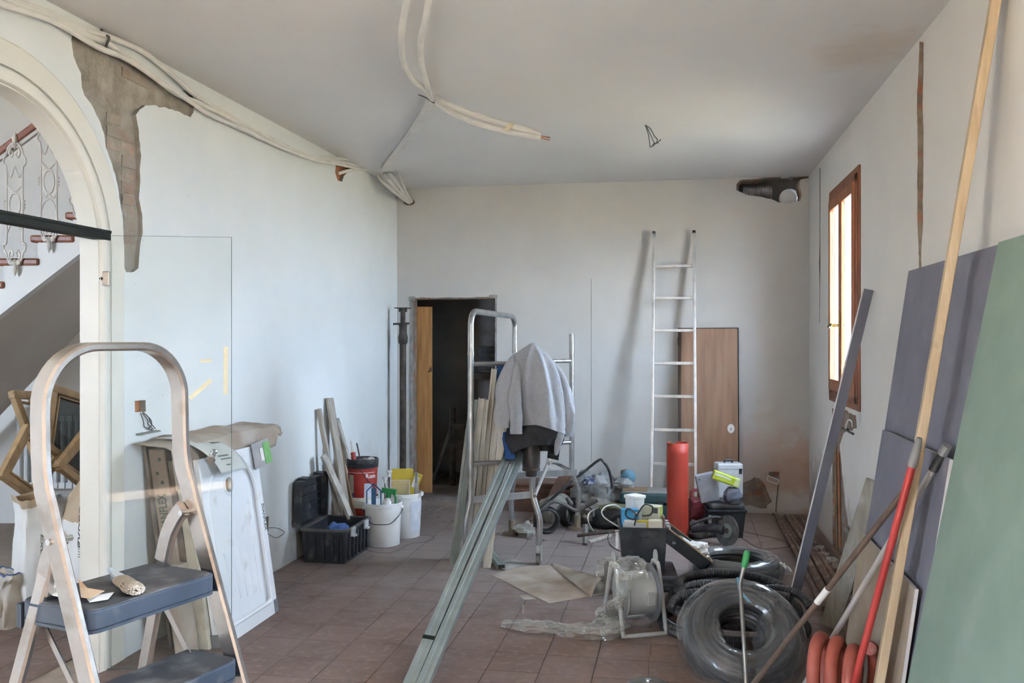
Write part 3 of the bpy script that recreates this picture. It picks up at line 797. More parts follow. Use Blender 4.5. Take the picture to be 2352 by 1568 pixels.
# old wooden window frames leaning in a heap under the stairs
def old_frame(corners, x, wd, label, pane=True):
    pts = [on_x(a, b, x - (1000 - b) * 0.0006) for a, b in corners]
    c = sum(pts, Vector()) / 4
    t = thing('window_sash', label, 'window frame', (c.x, c.y, min(p.z for p in pts)), 'old window sashes')
    nrm = (pts[1] - pts[0]).cross(pts[3] - pts[0]).normalized()
    for i in range(4):
        a, b = pts[i], pts[(i + 1) % 4]
        d = (b - a).normalized() * (wd / 2)
        MB().bar(a - d, b + d, wd, 0.045 - 0.004 * (i % 2), up=nrm).build('rail', frame_wd, t, bev=0.004)
        # inner bead
    ins = [p + (c - p) * (wd * 0.9 / (c - p).length * 1.3) for p in pts]
    m = MB()
    for i in range(4): m.bar(ins[i], ins[(i + 1) % 4], 0.012, 0.03, up=nrm)
    m.build('bead', frame_wd, t)
    if pane:
        MB().add([p + nrm * 0.004 for p in ins] + [p - nrm * 0.004 for p in ins], [(0, 1, 2, 3), (7, 6, 5, 4), (0, 4, 5, 1), (1, 5, 6, 2), (2, 6, 7, 3), (3, 7, 4, 0)]).build('pane', pane_dark, t)
old_frame([(122, 893), (268, 940), (262, 1110), (100, 1062)], -4.08, 0.055, 'wooden window sash with dark pane, rearmost of the heap beside the pier')
old_frame([(135, 1068), (228, 950), (330, 1040), (238, 1150)], -3.86, 0.05, 'wooden window sash tilted on its corner, closest to the white pier')
old_frame([(32, 906), (72, 908), (128, 1046), (92, 1075)], -4.20, 0.05, 'narrow wooden window sash leaning beside the radiator', False)
old_frame([(60, 985), (6, 1090), (74, 1140), (135, 1045)], -3.98, 0.045, 'small wooden window sash lowest in the heap, by the torn sack', False)

# ---- sacks
def sack(name, label, rows, mats, loc, seed, n=28, fold=0.018, parent=None):
    """rows: (z, half width along a, half depth, lean a, lean b); oriented by rotation in loc[3]"""
    M = TR(loc[0], loc[1], 0, loc[3])
    def fn(u, v):
        f = v * (len(rows) - 1); i = min(int(f), len(rows) - 2); k = f - i
        r = [rows[i][q] * (1 - k) + rows[i + 1][q] * k for q in range(5)]
        a = 2 * PI * u
        ca_, sa_ = math.cos(a), math.sin(a)
        e = 0.62
        x = math.copysign(abs(ca_) ** e, ca_) * r[1]; y = math.copysign(abs(sa_) ** e, sa_) * r[2]
        w = 1 + fold / 0.1 * nz(ca_ * 2.2 + seed, sa_ * 2.2, v * 5) * 0.55
        return (x * w + r[3], y * w + r[4], r[0] + 0.015 * nz(ca_ * 3, sa_ * 3 + seed, v * 3))
    return M, fn
def sack_body(name, M, fn, material, parent, v0=0.0, v1=1.0, nv=22, cap=False):
    m = MB(M); m.grid(lambda u, v: fn(u, v0 + (v1 - v0) * v), 40, nv, closed_u=True)
    if cap: m.f.append(tuple(range(40)))
    return m.build(name, material, parent, smooth=True)
sk = thing('cement_sack', 'beige and white gypsum sack with orange top standing behind the arch pier', 'sack', (-3.30, 4.66, 0))
M, fn = sack('s', '', [(0, .20, .09, 0, 0), (0.03, .225, .11, 0, 0), (0.3, .225, .12, 0, 0), (0.55, .215, .105, 0, 0.01), (0.68, .20, .075, 0, .02), (0.76, .16, .03, 0.01, .03), (0.80, .12, .012, 0.02, .035)], None, (-3.355, 4.655, 0, -0.62), 3.0)
sack_body('white_wrap', M, fn, paper, sk, 0, 0.52, cap=True)
sack_body('kraft_wrap', M, fn, kraft, sk, 0.52, 0.86)
sack_body('orange_top', M, fn, mat('orange_paper', (0.50, 0.13, 0.06), (0.56, 0.19, 0.10), 8, 0.8), sk, 0.86, 1.0, 8)
# print on the camera side of the sack (normal turned to the room)
def facing(p, rz, roll=0.0):
    """text frame at p on an upright face whose outward normal is the direction rz"""
    n = Vector((math.cos(rz), math.sin(rz), 0)); x = Vector((-math.sin(rz), math.cos(rz), 0)); y = Vector((0, 0, 1))
    B = Matrix(((x.x, y.x, n.x, p[0]), (x.y, y.y, n.y, p[1]), (x.z, y.z, n.z, p[2]), (0, 0, 0, 1)))
    return B @ Matrix.Rotation(roll, 4, 'Z')
def on_vplane(px, py, p, rz):
    """photo pixel -> point on the upright plane through p with normal direction rz"""
    n = Vector((math.cos(rz), math.sin(rz), 0)); d = ray(px, py)
    t = (P3(p) - Vector((0, 0, CAM_H))).dot(n) / d.dot(n)
    return at_depth(px, py, t)
rz_s = -0.62 - PI / 2
pf = M @ Vector((0, -0.125, 0.45))
lettering('brand_print', 'gyproc', 0.105, facing(on_vplane(183, 1200, pf, rz_s), rz_s, math.radians(82)), print_dk, sk)
lettering('number_print', '2', 0.13, facing(on_vplane(194, 1307, pf, rz_s), rz_s), print_bl, sk, bold=0.003)
fp = MB(facing(on_vplane(188, 1268, pf, rz_s), rz_s))
for k in range(6): fp.b2((-0.06, 0.035 - k * 0.014, -0.0006), (0.085, 0.039 - k * 0.014, 0.0006))
fp.build('small_print', print_gr, sk)

sk2 = thing('paper_sack', 'open white paper sack with rolled brown rim in the hall', 'sack', (-3.605, 4.56, 0))
M, fn = sack('s', '', [(0, .10, .08, 0, 0), (0.03, .135, .10, 0, 0), (0.25, .135, .11, 0, 0), (0.45, .12, .10, -0.01, 0), (0.55, .085, .08, -0.04, 0), (0.62, .09, .08, -0.06, 0), (0.70, .105, .095, -0.07, 0)], None, (-3.605, 4.56, 0, -0.62), 8.0, fold=0.03)
sack_body('body', M, fn, paper, sk2, 0, 0.94, cap=True)
sack_body('rolled_rim', M, lambda u, v: Vector(fn(u, 0.90 + 0.10 * v)) + Vector((0, 0, 0.012 * math.sin(u * 18.8))), kraft, sk2, nv=6)
MB(M).grid(lambda u, v: Vector(fn(u, 0.8 + 0.2 * v)) * 0.0 + Vector((fn(u, 0.8 + .2 * v)[0] * 0.93 - .003, fn(u, 0.8 + .2 * v)[1] * 0.93, fn(u, 0.8 + .2 * v)[2] - 0.01)), 36, 5, closed_u=True).build('lining', mat('kraft_inside', (0.30, 0.19, 0.10), (0.36, 0.24, 0.13), 8, 0.9), sk2, smooth=True)
pf = M @ Vector((0, -0.125, 0.45))
lettering('brand_print', 'Extra', 0.075, facing(on_vplane(97, 1262, pf, rz_s), rz_s, -PI / 2), print_gr, sk2, bold=0.0012)
lettering('variety_print', 'universal', 0.05, facing(on_vplane(112, 1240, pf, rz_s), rz_s, -PI / 2), print_gr, sk2)
sk3 = thing('crumpled_sack', 'crumpled half empty paper sack lowest at the photo edge', 'sack', (-3.68, 4.44, 0))
M, fn = sack('s', '', [(0, .12, .08, 0, 0), (0.03, .14, .10, 0, 0), (0.14, .125, .09, 0.01, 0), (0.22, .09, .07, 0.02, 0), (0.26, .11, .06, 0.03, 0), (0.30, .12, .05, 0.02, 0)], None, (-3.72, 4.45, 0, -0.4), 14.0, fold=0.05)
sack_body('body', M, fn, mat('dirty_paper', (0.46, 0.40, 0.33), (0.60, 0.54, 0.46), 7, 0.85, bump=0.3, bscale=25), sk3, cap=True)
sack_body('blue_edge', M, lambda u, v: Vector(fn(u, 0.97 + 0.03 * v)) + Vector((0, 0, 0.006)), mat('blue_print', (0.04, 0.10, 0.26), rough=0.7), sk3, nv=3)
sk4 = thing('plastic_bag', 'greyish crumpled plastic bag between the two tall sacks', 'bag', (-3.66, 4.78, 0))
M, fn = sack('s', '', [(0, .12, .10, 0, 0), (0.04, .16, .12, 0, 0), (0.3, .15, .12, 0, 0), (0.5, .10, .09, 0, 0), (0.60, .05, .05, 0.02, 0), (0.66, .07, .06, 0.02, 0)], None, (-3.66, 4.86, 0, 0.2), 21.0, fold=0.06)
sack_body('body', M, fn, mat('grey_film', (0.34, 0.33, 0.31), (0.50, 0.48, 0.45), 9, 0.4), sk4, cap=True)

# ------------------------------------------------------------------ arch: black transom bar and the open glass door
tb = thing('transom_bar', 'black metal transom bar across the arch', 'bar', (XL, 3.25, 2.07))
MB().b2((XL - 0.03, AY - AR, 2.078), (XL + 0.028, AY + AR + 0.05, 2.125)).build('rail', black_paint, tb, bev=0.003)
MB().b2((XL + 0.028, AY - AR, 2.112), (XL + 0.034, AY + AR + 0.045, 2.125)).build('lip', black_paint, tb)
G0, G1 = Vector((-2.705, 3.915, 0)), Vector((-2.150, 4.092, 0))
gz_ = math.atan2((G1 - G0).y, (G1 - G0).x) - PI / 2
gd = thing('glass_door', 'frameless clear glass door leaf standing open beside the arch', 'glass door', G0)
gl_len = (G1 - G0).length
Mg = frame(G0, G1)
MB(Mg).b2((0, -0.004, 0.012), (gl_len, 0.004, 2.10)).build('pane', clear_glass, gd)
ge_ = MB(Mg); ge_.b2((gl_len - 0.0005, -0.004, 0.012), (gl_len + 0.0012, 0.004, 2.10)); ge_.b2((0, -0.004, 2.0995), (gl_len, 0.004, 2.1005)); ge_.b2((0, -0.004, 0.0115), (gl_len, 0.004, 0.0125))
ge_.build('polished_edge', glass_edge, gd)
def gp(px, py): return on_vplane(px, py, G0, gz_)
hp = gp(242, 640)
hg = MB(facing(hp, gz_)).b2((-0.022, -0.035, -0.012), (0.022, 0.035, 0.014)).build('hinge', chrome, gd, bev=0.003)
MB(facing(hp, gz_)).b2((-0.024, -0.004, 0.0141), (-0.006, 0.004, 0.0149)).b2((-0.019, -0.009, 0.0141), (-0.011, 0.009, 0.0149)).build('cross_screw', black_paint, hg)
hp2 = Vector((hp.x, hp.y, 0.35))
MB(facing(hp2, gz_)).b2((-0.022, -0.035, -0.012), (0.022, 0.035, 0.014)).build('hinge', chrome, gd, bev=0.003)
kp = gp(488, 1045)
MB(facing(kp, gz_)).lathe([(0, -0.045), (0.012, -0.043), (0.016, -0.035), (0.012, -0.026), (0.009, -0.006), (0.015, -0.004), (0.015, 0.004), (0.010, 0.006), (0.010, 0.026), (0.020, 0.034), (0.022, 0.045), (0.016, 0.055), (0, 0.058)], 20, Matrix.Rotation(0.35, 4, 'X')).build('knob', chrome, gd, smooth=True)
tape_m = mat('masking_tape', (0.66, 0.58, 0.38), (0.72, 0.64, 0.44), 20, 0.7)
for (a, b, w) in (((519, 796), (519, 905), 0.021), ((460, 829), (487, 827), 0.015), ((436, 915), (486, 872), 0.02)):
    p, q = gp(*a), gp(*b)
    n = Vector((math.cos(gz_), math.sin(gz_), 0))
    MB().bar(p + n * 0.0055, q + n * 0.0055, w, 0.001, up=n).build('tape_strip', tape_m, gd)

# ------------------------------------------------------------------ shower tray, boards and cartons leaning on the left wall behind the glass
LEAN = 0.145
def lean_slab(x0, x1, y0, y1, h, name, material, parent=None, **k):
    """slab standing on the floor, leaning towards the left wall"""
    m = MB()
    m.add([(x0, y0, 0), (x1, y0, 0), (x1, y1, 0), (x0, y1, 0), (x0 - LEAN * h, y0, h), (x1 - LEAN * h, y0, h), (x1 - LEAN * h, y1, h), (x0 - LEAN * h, y1, h)],
          [(0, 1, 2, 3), (4, 5, 6, 7), (0, 1, 5, 4), (1, 2, 6, 5), (2, 3, 7, 6), (3, 0, 4, 7)])
    return m.build(name, material, parent, **k)
ln_n = Vector((1, 0, LEAN)).normalized(); ln_u = Vector((-LEAN, 0, 1)).normalized()
def lean_M(x, y, h):                     # local X along +Y, local Y up the slope, local Z out of the slab
    o = Vector((x - LEAN * h, y, h))
    return Matrix(((0, ln_u.x, ln_n.x, o.x), (1, 0, 0, o.y), (0, ln_u.z, ln_n.z, o.z), (0, 0, 0, 1)))
ty = thing('shower_tray', 'white shower tray leaning on the wall with round drain hole and ridges', 'shower tray', (-2.34, 4.62, 0))
TW, TH = 0.655, 0.98                     # along the wall, up the slope
Mt = lean_M(-2.352, 4.29, 0)
outer = [(0, 0), (TW, 0), (TW, TH), (0, TH)]
drain = [(TW * 0.5 + 0.043 * math.cos(a), 0.80 + 0.043 * math.sin(a)) for a in [2 * PI * k / 24 for k in range(24)]]
sheet('base', outer, [drain], 0.022, Mt, white_gloss, ty)
rim_o = [(0, 0), (TW, 0), (TW, TH), (0, TH)]
def rrect(x0, y0, x1, y1, r, n=6, top_r=None):
    out = []
    for cx, cy, a0, rr in ((x1 - r, y0 + r, -PI / 2, r), (x1 - (top_r or r), y1 - (top_r or r), 0, top_r or r), (x0 + (top_r or r), y1 - (top_r or r), PI / 2, top_r or r), (x0 + r, y0 + r, PI, r)):
        for k in range(n + 1):
            a = a0 + PI / 2 * k / n
            out.append((cx + rr * math.cos(a), cy + rr * math.sin(a)))
    return out
inner = rrect(0.055, 0.075, TW - 0.055, TH - 0.06, 0.03, 10, 0.20)
sheet('rim', rim_o, [inner], 0.030, Mt @ Matrix.Translation((0, 0, 0.020)), white_gloss, ty)
MB(Mt).sweep([(p[0], p[1], 0.047) for p in inner], [(-0.012, -0.01), (0.012, -0.01), (0.010, 0.004), (0.0, 0.009), (-0.010, 0.004)], closed=True, up=(0, 0, 1)).build('rim_bead', white_gloss, ty, smooth=True)
for k in range(6):
    x = 0.13 + k * 0.075
    MB(Mt).tube([(x + 0.02, 0.15 + 0.035 * (5 - k) * 0.3, 0.022), (x - 0.03 + 0.02 * k * 0.4, 0.42 + 0.03 * k, 0.022)], 0.006, 6).build('ridge', white_gloss, ty, smooth=True)
MB(Mt).tube([(TW * 0.5 + 0.048 * math.cos(a), 0.80 + 0.048 * math.sin(a), 0.023) for a in [2 * PI * k / 24 for k in range(24)]], 0.007, 6, closed=True).build('drain_ring', white_gloss, ty, smooth=True)
MB(Mt).b2((TW * .5 - .05, 0.75, -0.004), (TW * .5 + .05, 0.85, -0.001)).build('drain_shade_plate', mat('drain_shade', (0.22, 0.15, 0.07), rough=0.8), ty)  # brown plate behind the hole, its colour stands in for the shadow inside
grey_foam = mat('grey_protector', (0.16, 0.16, 0.165), (0.22, 0.22, 0.22), 9, 0.85)
for x in (-0.004, TW - 0.04):
    MB(Mt).b2((x, 0.0, -0.012), (x + 0.044, 0.075, 0.056)).build('corner_protector', grey_foam, ty, bev=0.006)
edge_t = Mt @ Matrix.Translation((TW + 0.0005, 0.55, 0.025)) @ Matrix(((0, 0, 1, 0), (0, 1, 0, 0), (-1, 0, 0, 0), (0, 0, 0, 1))) @ Matrix.Rotation(PI / 2, 4, 'Z')
Mr = Mt @ Matrix.Translation((TW - 0.018, 0.56, 0.0508)) @ Matrix.Rotation(-PI / 2, 4, 'Z')
lettering('brand_print', 'DIANFLEX', 0.034, Mr, print_gr, ty, squeeze=1.0, bold=0.0006)
tag(lean_slab(-2.425, -2.362, 4.265, 4.93, 0.92, 'insulation_board', cream_foam, bev=0.004), 'cream slab leaning behind the shower tray, its narrow edge showing', 'board')
tag(lean_slab(-2.455, -2.428, 4.26, 4.93, 0.97, 'fibre_board', cardboard_dk), 'thin brown board leaning between the cream slab and the carton', 'board')
cb = thing('carton', 'long flat carton with printed edge leaning behind the glass door', 'carton', (-2.5, 4.6, 0))
lean_slab(-2.552, -2.458, 4.25, 4.93, 1.03, 'box', cardboard, cb, bev=0.006)
ed = lean_M(-2.505, 4.2494, 0.60) @ Matrix(((0, 0, 1, 0), (0, 1, 0, 0), (-1, 0, 0, 0), (0, 0, 0, 1)))
Me_ = Matrix(((ln_n.x, ln_u.x, 0, -2.505 - LEAN * 0.70), (0, 0, -1, 4.2494), (ln_n.z, ln_u.z, 0, 0.70), (0, 0, 0, 1)))
lettering('brand_print', 'DIANFLEX', 0.066, Me_ @ Matrix.Rotation(PI / 2, 4, 'Z'), print_gr, cb, bold=0.0014, squeeze=0.66)
sy = MB(Me_)
for k, yy in enumerate((0.16, 0.21, 0.28, -0.34, -0.42)):
    sy.lathe([(0.0, 0), (0.010, 0), (0.010, 0.0008), (0, 0.0008)], 10, Matrix.Translation((-0.01 if k % 2 else 0.012, yy, 0)))
tag(sy.build('symbol_print', print_gr, cb), kind='stuff')
tag(lean_slab(-2.572, -2.556, 4.24, 4.93, 1.05, 'fibre_board', cardboard_dk), 'dark brown board leaning closest to the wall behind the carton', 'board')
tag(lean_slab(-2.452, -2.40, 4.10, 4.235, 0.46, 'wood_offcut', cardboard, bev=0.003), 'short dusty wooden offcut standing at the foot of the carton', 'offcut')
# torn grey cardboard lying over the tops and hanging forward
tc = thing('torn_cardboard', 'torn grey cardboard folded over the tops of the leaning slabs', 'cardboard', (-2.6, 4.6, 1.0))
def tcf(u, v):
    y = 4.12 + 1.22 * u + 0.03 * nz(u * 9, v * 7, 1) * (u > 0.9)
    bend = v
    x = -2.70 + 0.19 * min(bend / 0.5, 1.0)
    z = 1.075 - 0.02 * bend
    if bend > 0.5:
        k = (bend - 0.5) / 0.5
        x += 0.02 + 0.03 * k; z -= (0.11 + 0.10 * (1 - u)) * k * (1.0 if u < 0.93 else 0.4 + 0.6 * nz(u * 40, 2, v * 5))
    z += 0.012 * nz(u * 7, v * 4, 4) - 0.05 * (u - 0.3) ** 2 + 0.02 * u
    return (x, y, z)
MB().grid(tcf, 34, 14).build('sheet', cardboard, tc, smooth=True, solid=0.006)
def flapf(u, v):
    y = 4.86 + 0.19 * u; k = v
    return (-2.432 + 0.030 * k + 0.01 * u, y, 1.00 - 0.145 * k + 0.02 * (u - 0.5))
fo = MB().grid(flapf, 6, 6).build('grey_flap', mat('grey_card', (0.30, 0.29, 0.29), (0.36, 0.35, 0.345), 8, 0.85), tc, solid=0.004)
MB().grid(lambda u, v: Vector(flapf(0.62 + 0.38 * u, 0.12 + 0.85 * v)) + Vector((0.004, 0, 0)), 3, 3).build('green_label', mat('green_label', (0.13, 0.34, 0.09), (0.18, 0.40, 0.13), 14, 0.6), tc, solid=0.001)
MB().grid(lambda u, v: Vector(flapf(0.40 + 0.18 * u, 0.28 + 0.5 * v)) + Vector((0.004, 0, 0)), 3, 3).build('white_label', paper, tc, solid=0.001)
wsheet = thing('printed_sheet', 'pale printed sheet curling over the leaning slabs behind the glass', 'paper sheet', (-2.45, 4.5, 0.8))
def wsf(u, v):
    y = 4.24 + 0.52 * v * (0.4 + 0.6 * u) + 0.20 * u
    a = u * 1.35
    return (-2.63 + 0.285 * math.sin(a) - 0.02 * v, 4.20 + 0.34 * v + 0.17 * u, 1.06 + 0.035 * math.cos(u * 2) - 0.15 * u * u - 0.02 * v)
MB().grid(wsf, 22, 12).build('sheet', mat('sheet_paper', (0.50, 0.51, 0.47), (0.58, 0.585, 0.54), 5, 0.8), wsheet, smooth=True, solid=0.002)
pl = MB()
for (u0, u1, v0, v1) in ((0.72, 0.745, 0.25, 0.62), (0.78, 0.80, 0.25, 0.62), (0.35, 0.40, 0.6, 0.9), (0.42, 0.47, 0.6, 0.92), (0.88, 0.90, 0.3, 0.45)):
    pl.grid(lambda u, v, A=(u0, u1, v0, v1): Vector(wsf(A[0] + (A[1] - A[0]) * u, A[2] + (A[3] - A[2]) * v)) + Vector((0.003, -0.001, 0.0025)), 3, 6)
tag(pl.build('print_lines', print_gr, wsheet), kind='stuff')

# ------------------------------------------------------------------ step ladder in the foreground
W_ = Vector((0.277, 0.961, 0)).normalized(); N_ = Vector((W_.y, -W_.x, 0))
LC = Vector((-1.601, 2.044, 0)) + W_ * 0.23
ML = Matrix(((W_.x, N_.x, 0, LC.x), (W_.y, N_.y, 0, LC.y), (0, 0, 1, 0), (0, 0, 0, 1)))      # u across, v to the front, z up
sl = thing('step_ladder', 'aluminium step ladder with hoop handrail and grey treads in the foreground', 'step ladder', LC)
def stv(z): return max(0.0, (1.25 - z)) * 0.37
HU = 0.23
def rsec(a, b, r=0.006):
    return [(a, b - r), (a - r, b), (-a + r, b), (-a, b - r), (-a, -b + r), (-a + r, -b), (a - r, -b), (a, -b + r)]
side = [(stv(0), 0.0), (stv(0.6), 0.6), (stv(1.12), 1.12)]
bend = [(0.032, 1.17), (0.016, 1.21), (0.006, 1.26), (0.002, 1.32), (0, 1.40)]
pl_ = [(-HU, v, z) for v, z in side] + [(-HU, v, z) for v, z in bend]
arc_ = []
rr, zt = 0.155, 1.425
for k in range(1, 13):
    a = PI - (PI / 2) * k / 12
    arc_.append((-HU + rr + rr * math.cos(a), 0, zt + rr * math.sin(a)))
left = pl_ + arc_
path = left + [(-p[0], p[1], p[2]) for p in reversed(left)]
MB(ML).sweep(path, rsec(0.012, 0.029), up=N_ if False else None, cap=True) if False else None
mf = MB()
mf.sweep([ML @ Vector(p) for p in path], rsec(0.012, 0.029), up=N_)
mf.build('front_frame', alu, sl, smooth=True)
for s in (-1, 1):
    pr = [(s * (HU - 0.028), stv(1.10) - 0.012, 1.10), (s * (HU - 0.030), 0.02, 1.075), (s * (HU - 0.032), -0.012, 1.02), (s * (HU - 0.034), -0.035, 0.94)]
    MB().sweep([ML @ Vector(p) for p in smooth_path(pr, 4)], rsec(0.013, 0.026), up=N_).build('hinge_bracket', alu, sl, smooth=True)
    MB().sweep([ML @ Vector(p) for p in ((s * (HU - 0.030), -0.020, 0.99), (s * (HU + 0.03), -0.325, 0.0))], rsec(0.011, 0.022), up=N_).build('rear_leg', alu, sl, smooth=True)
    MB(ML).cyl((s * (HU + 0.018), stv(1.09) - 0.006, 1.09), (s * (HU - 0.05), stv(1.09) - 0.006, 1.09), 0.008).build('rivet', chrome, sl, smooth=True)
    MB(ML).b2((s * (HU + 0.016), stv(0) - 0.035, 0), (s * (HU - 0.018), stv(0) + 0.035, 0.05)).build('foot', black_pl, sl, bev=0.004)
    MB(ML).b2((s * (HU + 0.05), -0.355, 0), (s * (HU + 0.012), -0.295, 0.05)).build('foot', black_pl, sl, bev=0.004)
    MB().bar(ML @ Vector((s * (HU - 0.045), -0.055, 0.86)), ML @ Vector((s * (HU - 0.05), stv(0.33), 0.36)), 0.018, 0.004, up=W_).build('strut', alu, sl)
def tread(z, v0, v1, name='tread'):
    h = 0.052
    pts = []
    r = 0.035; a_ = HU - 0.014
    for cx, cy, a0 in ((a_ - r, v1 - r, 0), (-a_ + r, v1 - r, PI / 2), (-a_ + r, v0 + r, PI), (a_ - r, v0 + r, 3 * PI / 2)):
        for k in range(6):
            a = a0 + PI / 2 * k / 5
            pts.append((cx + r * math.cos(a), cy + r * math.sin(a)))
    t = MB(ML).prism(pts, h, z0=z - h).build(name, rim_blue, sl, smooth=True, bev=0.006)
    q = [(p[0] * 0.965, v0 + 0.008 + (p[1] - v0) * 0.955) for p in pts]
    MB(ML).prism(q, 0.004, z0=z - 0.002).build('anti_slip_mat', rubber_grey, t, bev=0.001)
    MB(ML).prism([(p[0] * 1.004, p[1]) for p in pts], 0.008, z0=z - h - 0.006).build('under_lip', rim_blue, t)
    for s in (-1, 1):
        MB(ML).lathe([(0, 0), (0.020, 0), (0.020, 0.012), (0, 0.014)], 14, Matrix.Translation((s * (a_ + 0.001), v1 - 0.06, z - 0.028)) @ Matrix.Rotation(s * PI / 2, 4, 'Y') @ Matrix.Translation((0, 0, -0.004))).build('bolt', alu, t, smooth=True)
    return t
tread(0.92, -0.105, stv(0.92) + 0.045)
tread(0.685, 0.055, stv(0.685) + 0.045)
tread(0.455, 0.14, stv(0.455) + 0.045)
tread(0.225, 0.225, stv(0.225) + 0.045)
MB(ML).b2((-HU + 0.02, -0.125, 0.84), (HU - 0.02, -0.105, 0.905)).build('platform_skirt', rim_blue, sl, bev=0.004)
MB(ML).b2((-HU + 0.0, -0.17, 0.42), (HU - 0.0, -0.155, 0.46)).build('rear_brace', alu, sl)
# things lying on the platform
ztop = 0.9225
pa, pb = on_z(252, 1312, ztop + 0.016), on_z(316, 1358, ztop + 0.016)
bru = thing('paint_brush', 'paint brush with worn white bristles lying on the ladder platform', 'paint brush', (pa + pb) / 2)
bru.location.z = ztop; WM[bru.name] = Matrix.Translation(bru.location)
Mb = frame(pa, pb) @ Matrix.Diagonal(((pb - pa).length / 0.150, 1.25, 1.25, 1)) @ Matrix.Translation((0.045, 0, 0))
MB(Mb).sweep([(-0.045, 0, 0.006), (-0.02, 0, 0.002), (0.0, 0, 0), (0.02, 0, 0)], rsec(0.013, 0.008, 0.003), up=(0, 0, 1), scales=[0.35, 0.6, 0.95, 1.0]).build('handle', mat('brush_handle', (0.46, 0.50, 0.54), (0.56, 0.59, 0.62), 20, 0.5), bru, smooth=True)
def osec(a, b, n=14): return [(a * math.cos(2 * PI * k / n), b * math.sin(2 * PI * k / n)) for k in range(n)]
MB(Mb).sweep([(0.014, 0, 0), (0.022, 0, 0), (0.035, 0, 0), (0.055, 0, 0), (0.066, 0, 0)], osec(0.021, 0.012), up=(0, 0, 1), scales=[0.7, 0.95, 1.0, 0.96, 1.02]).build('ferrule', mat('brush_ferrule', (0.22, 0.165, 0.115), (0.33, 0.26, 0.19), 30, 0.8), bru, smooth=True)
mbr = MB(Mb)
rnb = random.Random(4)
for k in range(190):
    a, r = rnb.uniform(0, 2 * PI), math.sqrt(rnb.random())
    y, z = 0.0195 * r * math.cos(a), 0.0105 * r * math.sin(a)
    mbr.tube([(0.060, y, z), (0.080, y * 1.12, z * 1.1), (0.096 + 0.008 * (1 - r * r) + rnb.uniform(-0.003, 0.002), y * 0.95, z * 0.9)], 0.0015, 4)
tag(mbr.build('bristles', mat('brush_hair', (0.46, 0.40, 0.33), (0.64, 0.59, 0.51), 60, 0.9), bru), kind='stuff')
def scrap(name, label, px, z, material, thick=0.0015, lift=0.01, cat='paper', seed=0.0):
    pts = [on_z(a, b, z) for a, b in px]
    c = sum(pts, Vector()) / len(pts)
    bm = MB()
    bm.v = [p + Vector((0, 0, lift * abs(nz(p.x * 9 + seed, p.y * 9, 1)))) for p in pts] + [c + Vector((0, 0, lift * 0.6))]
    n = len(pts)
    bm.f = [(i, (i + 1) % n, n) for i in range(n)]
    return tag(bm.build(name, material, solid=thick), label, cat)
scrap('paper_scrap', 'white paper scrap under the torn orange piece on the ladder platform', [(196, 1372), (262, 1362), (248, 1376), (205, 1384)], ztop + 0.004, paper)
scrap('paper_scrap', 'torn piece with orange face lying on the ladder platform', [(180, 1330), (200, 1352), (240, 1360), (205, 1376), (186, 1372)], ztop + 0.012, mat('orange_scrap', (0.55, 0.29, 0.13), (0.62, 0.48, 0.34), 9, 0.8))
scrap('paper_scrap', 'crumpled white sheet at the rear edge of the ladder platform', [(108, 1350), (150, 1345), (170, 1368), (160, 1381), (118, 1372)], ztop + 0.006, paper, lift=0.025, seed=3)
# ------------------------------------------------------------------ black tool box with open lid
tb_ = thing('tool_box', 'open black plastic tool box with raised lid against the left wall', 'tool box', (-2.5, 6.25, 0))
TA, TC_, TB_ = on_z(689, 1297), on_z(781, 1298), on_z(833, 1269)
ang = math.atan2((TC_ - TA).y, (TC_ - TA).x)
bw, bd_ = 0.335, 0.50                      # across, along the wall
Mx = TR(TC_.x + 0.045, TC_.y, 0, 0.0) @ Matrix.Translation((-bw, 0, 0))          # local x to the room, y along the wall, z up
bh = 0.245
def crate_walls(M, x0, x1, y0, y1, z0, z1, t=0.008, taper=0.0):
    m = MB(M)
    def ring(z, d): return [(x0 + d, y0 + d, z), (x1 - d, y0 + d, z), (x1 - d, y1 - d, z), (x0 + d, y1 - d, z)]
    vs_ = ring(z0, taper) + ring(z1, 0) + ring(z1, t) + ring(z0 + t, taper + t)
    fs = [(0, 1, 2, 3)]
    for k in range(3):
        for i in range(4):
            j = (i + 1) % 4
            fs.append((k * 4 + i, k * 4 + j, k * 4 + 4 + j, k * 4 + 4 + i))
    fs.append((12, 13, 14, 15))
    return m.add(vs_, fs)
crate_walls(Mx, 0, bw, 0, bd_, 0.0, bh, 0.01, 0.014).build('body', black_pl, tb_, bev=0.006)
for i in range(5):
    MB(Mx).b2((0.03 + i * 0.065, -0.008, 0.03), (0.042 + i * 0.065, 0.012, bh - 0.03)).build('rib', black_pl, tb_, bev=0.002)
for i in range(6):
    MB(Mx).b2((bw - 0.012, 0.05 + i * 0.075, 0.03), (bw + 0.008, 0.062 + i * 0.075, bh - 0.03)).build('rib', black_pl, tb_, bev=0.002)
MB(Mx).sweep([(0, 0, bh), (bw, 0, bh), (bw, bd_, bh), (0, bd_, bh)], [(-0.010, -0.012), (0.008, -0.012), (0.008, 0.006), (-0.010, 0.006)], closed=True, up=(0, 0, 1)).build('rim', mat('rim_grey', (0.06, 0.06, 0.06), (0.11, 0.105, 0.10), 12, 0.5), tb_)
for yy in (0.07, 0.34):
    l_ = MB(Mx).b2((bw + 0.006, yy, bh - 0.055), (bw + 0.022, yy + 0.075, bh + 0.004)).b2((bw + 0.02, yy + 0.01, bh - 0.06), (bw + 0.035, yy + 0.065, bh - 0.045)).build('latch', mat('latch_grey', (0.42, 0.42, 0.41), (0.50, 0.50, 0.48), 14, 0.5), tb_, bev=0.003)
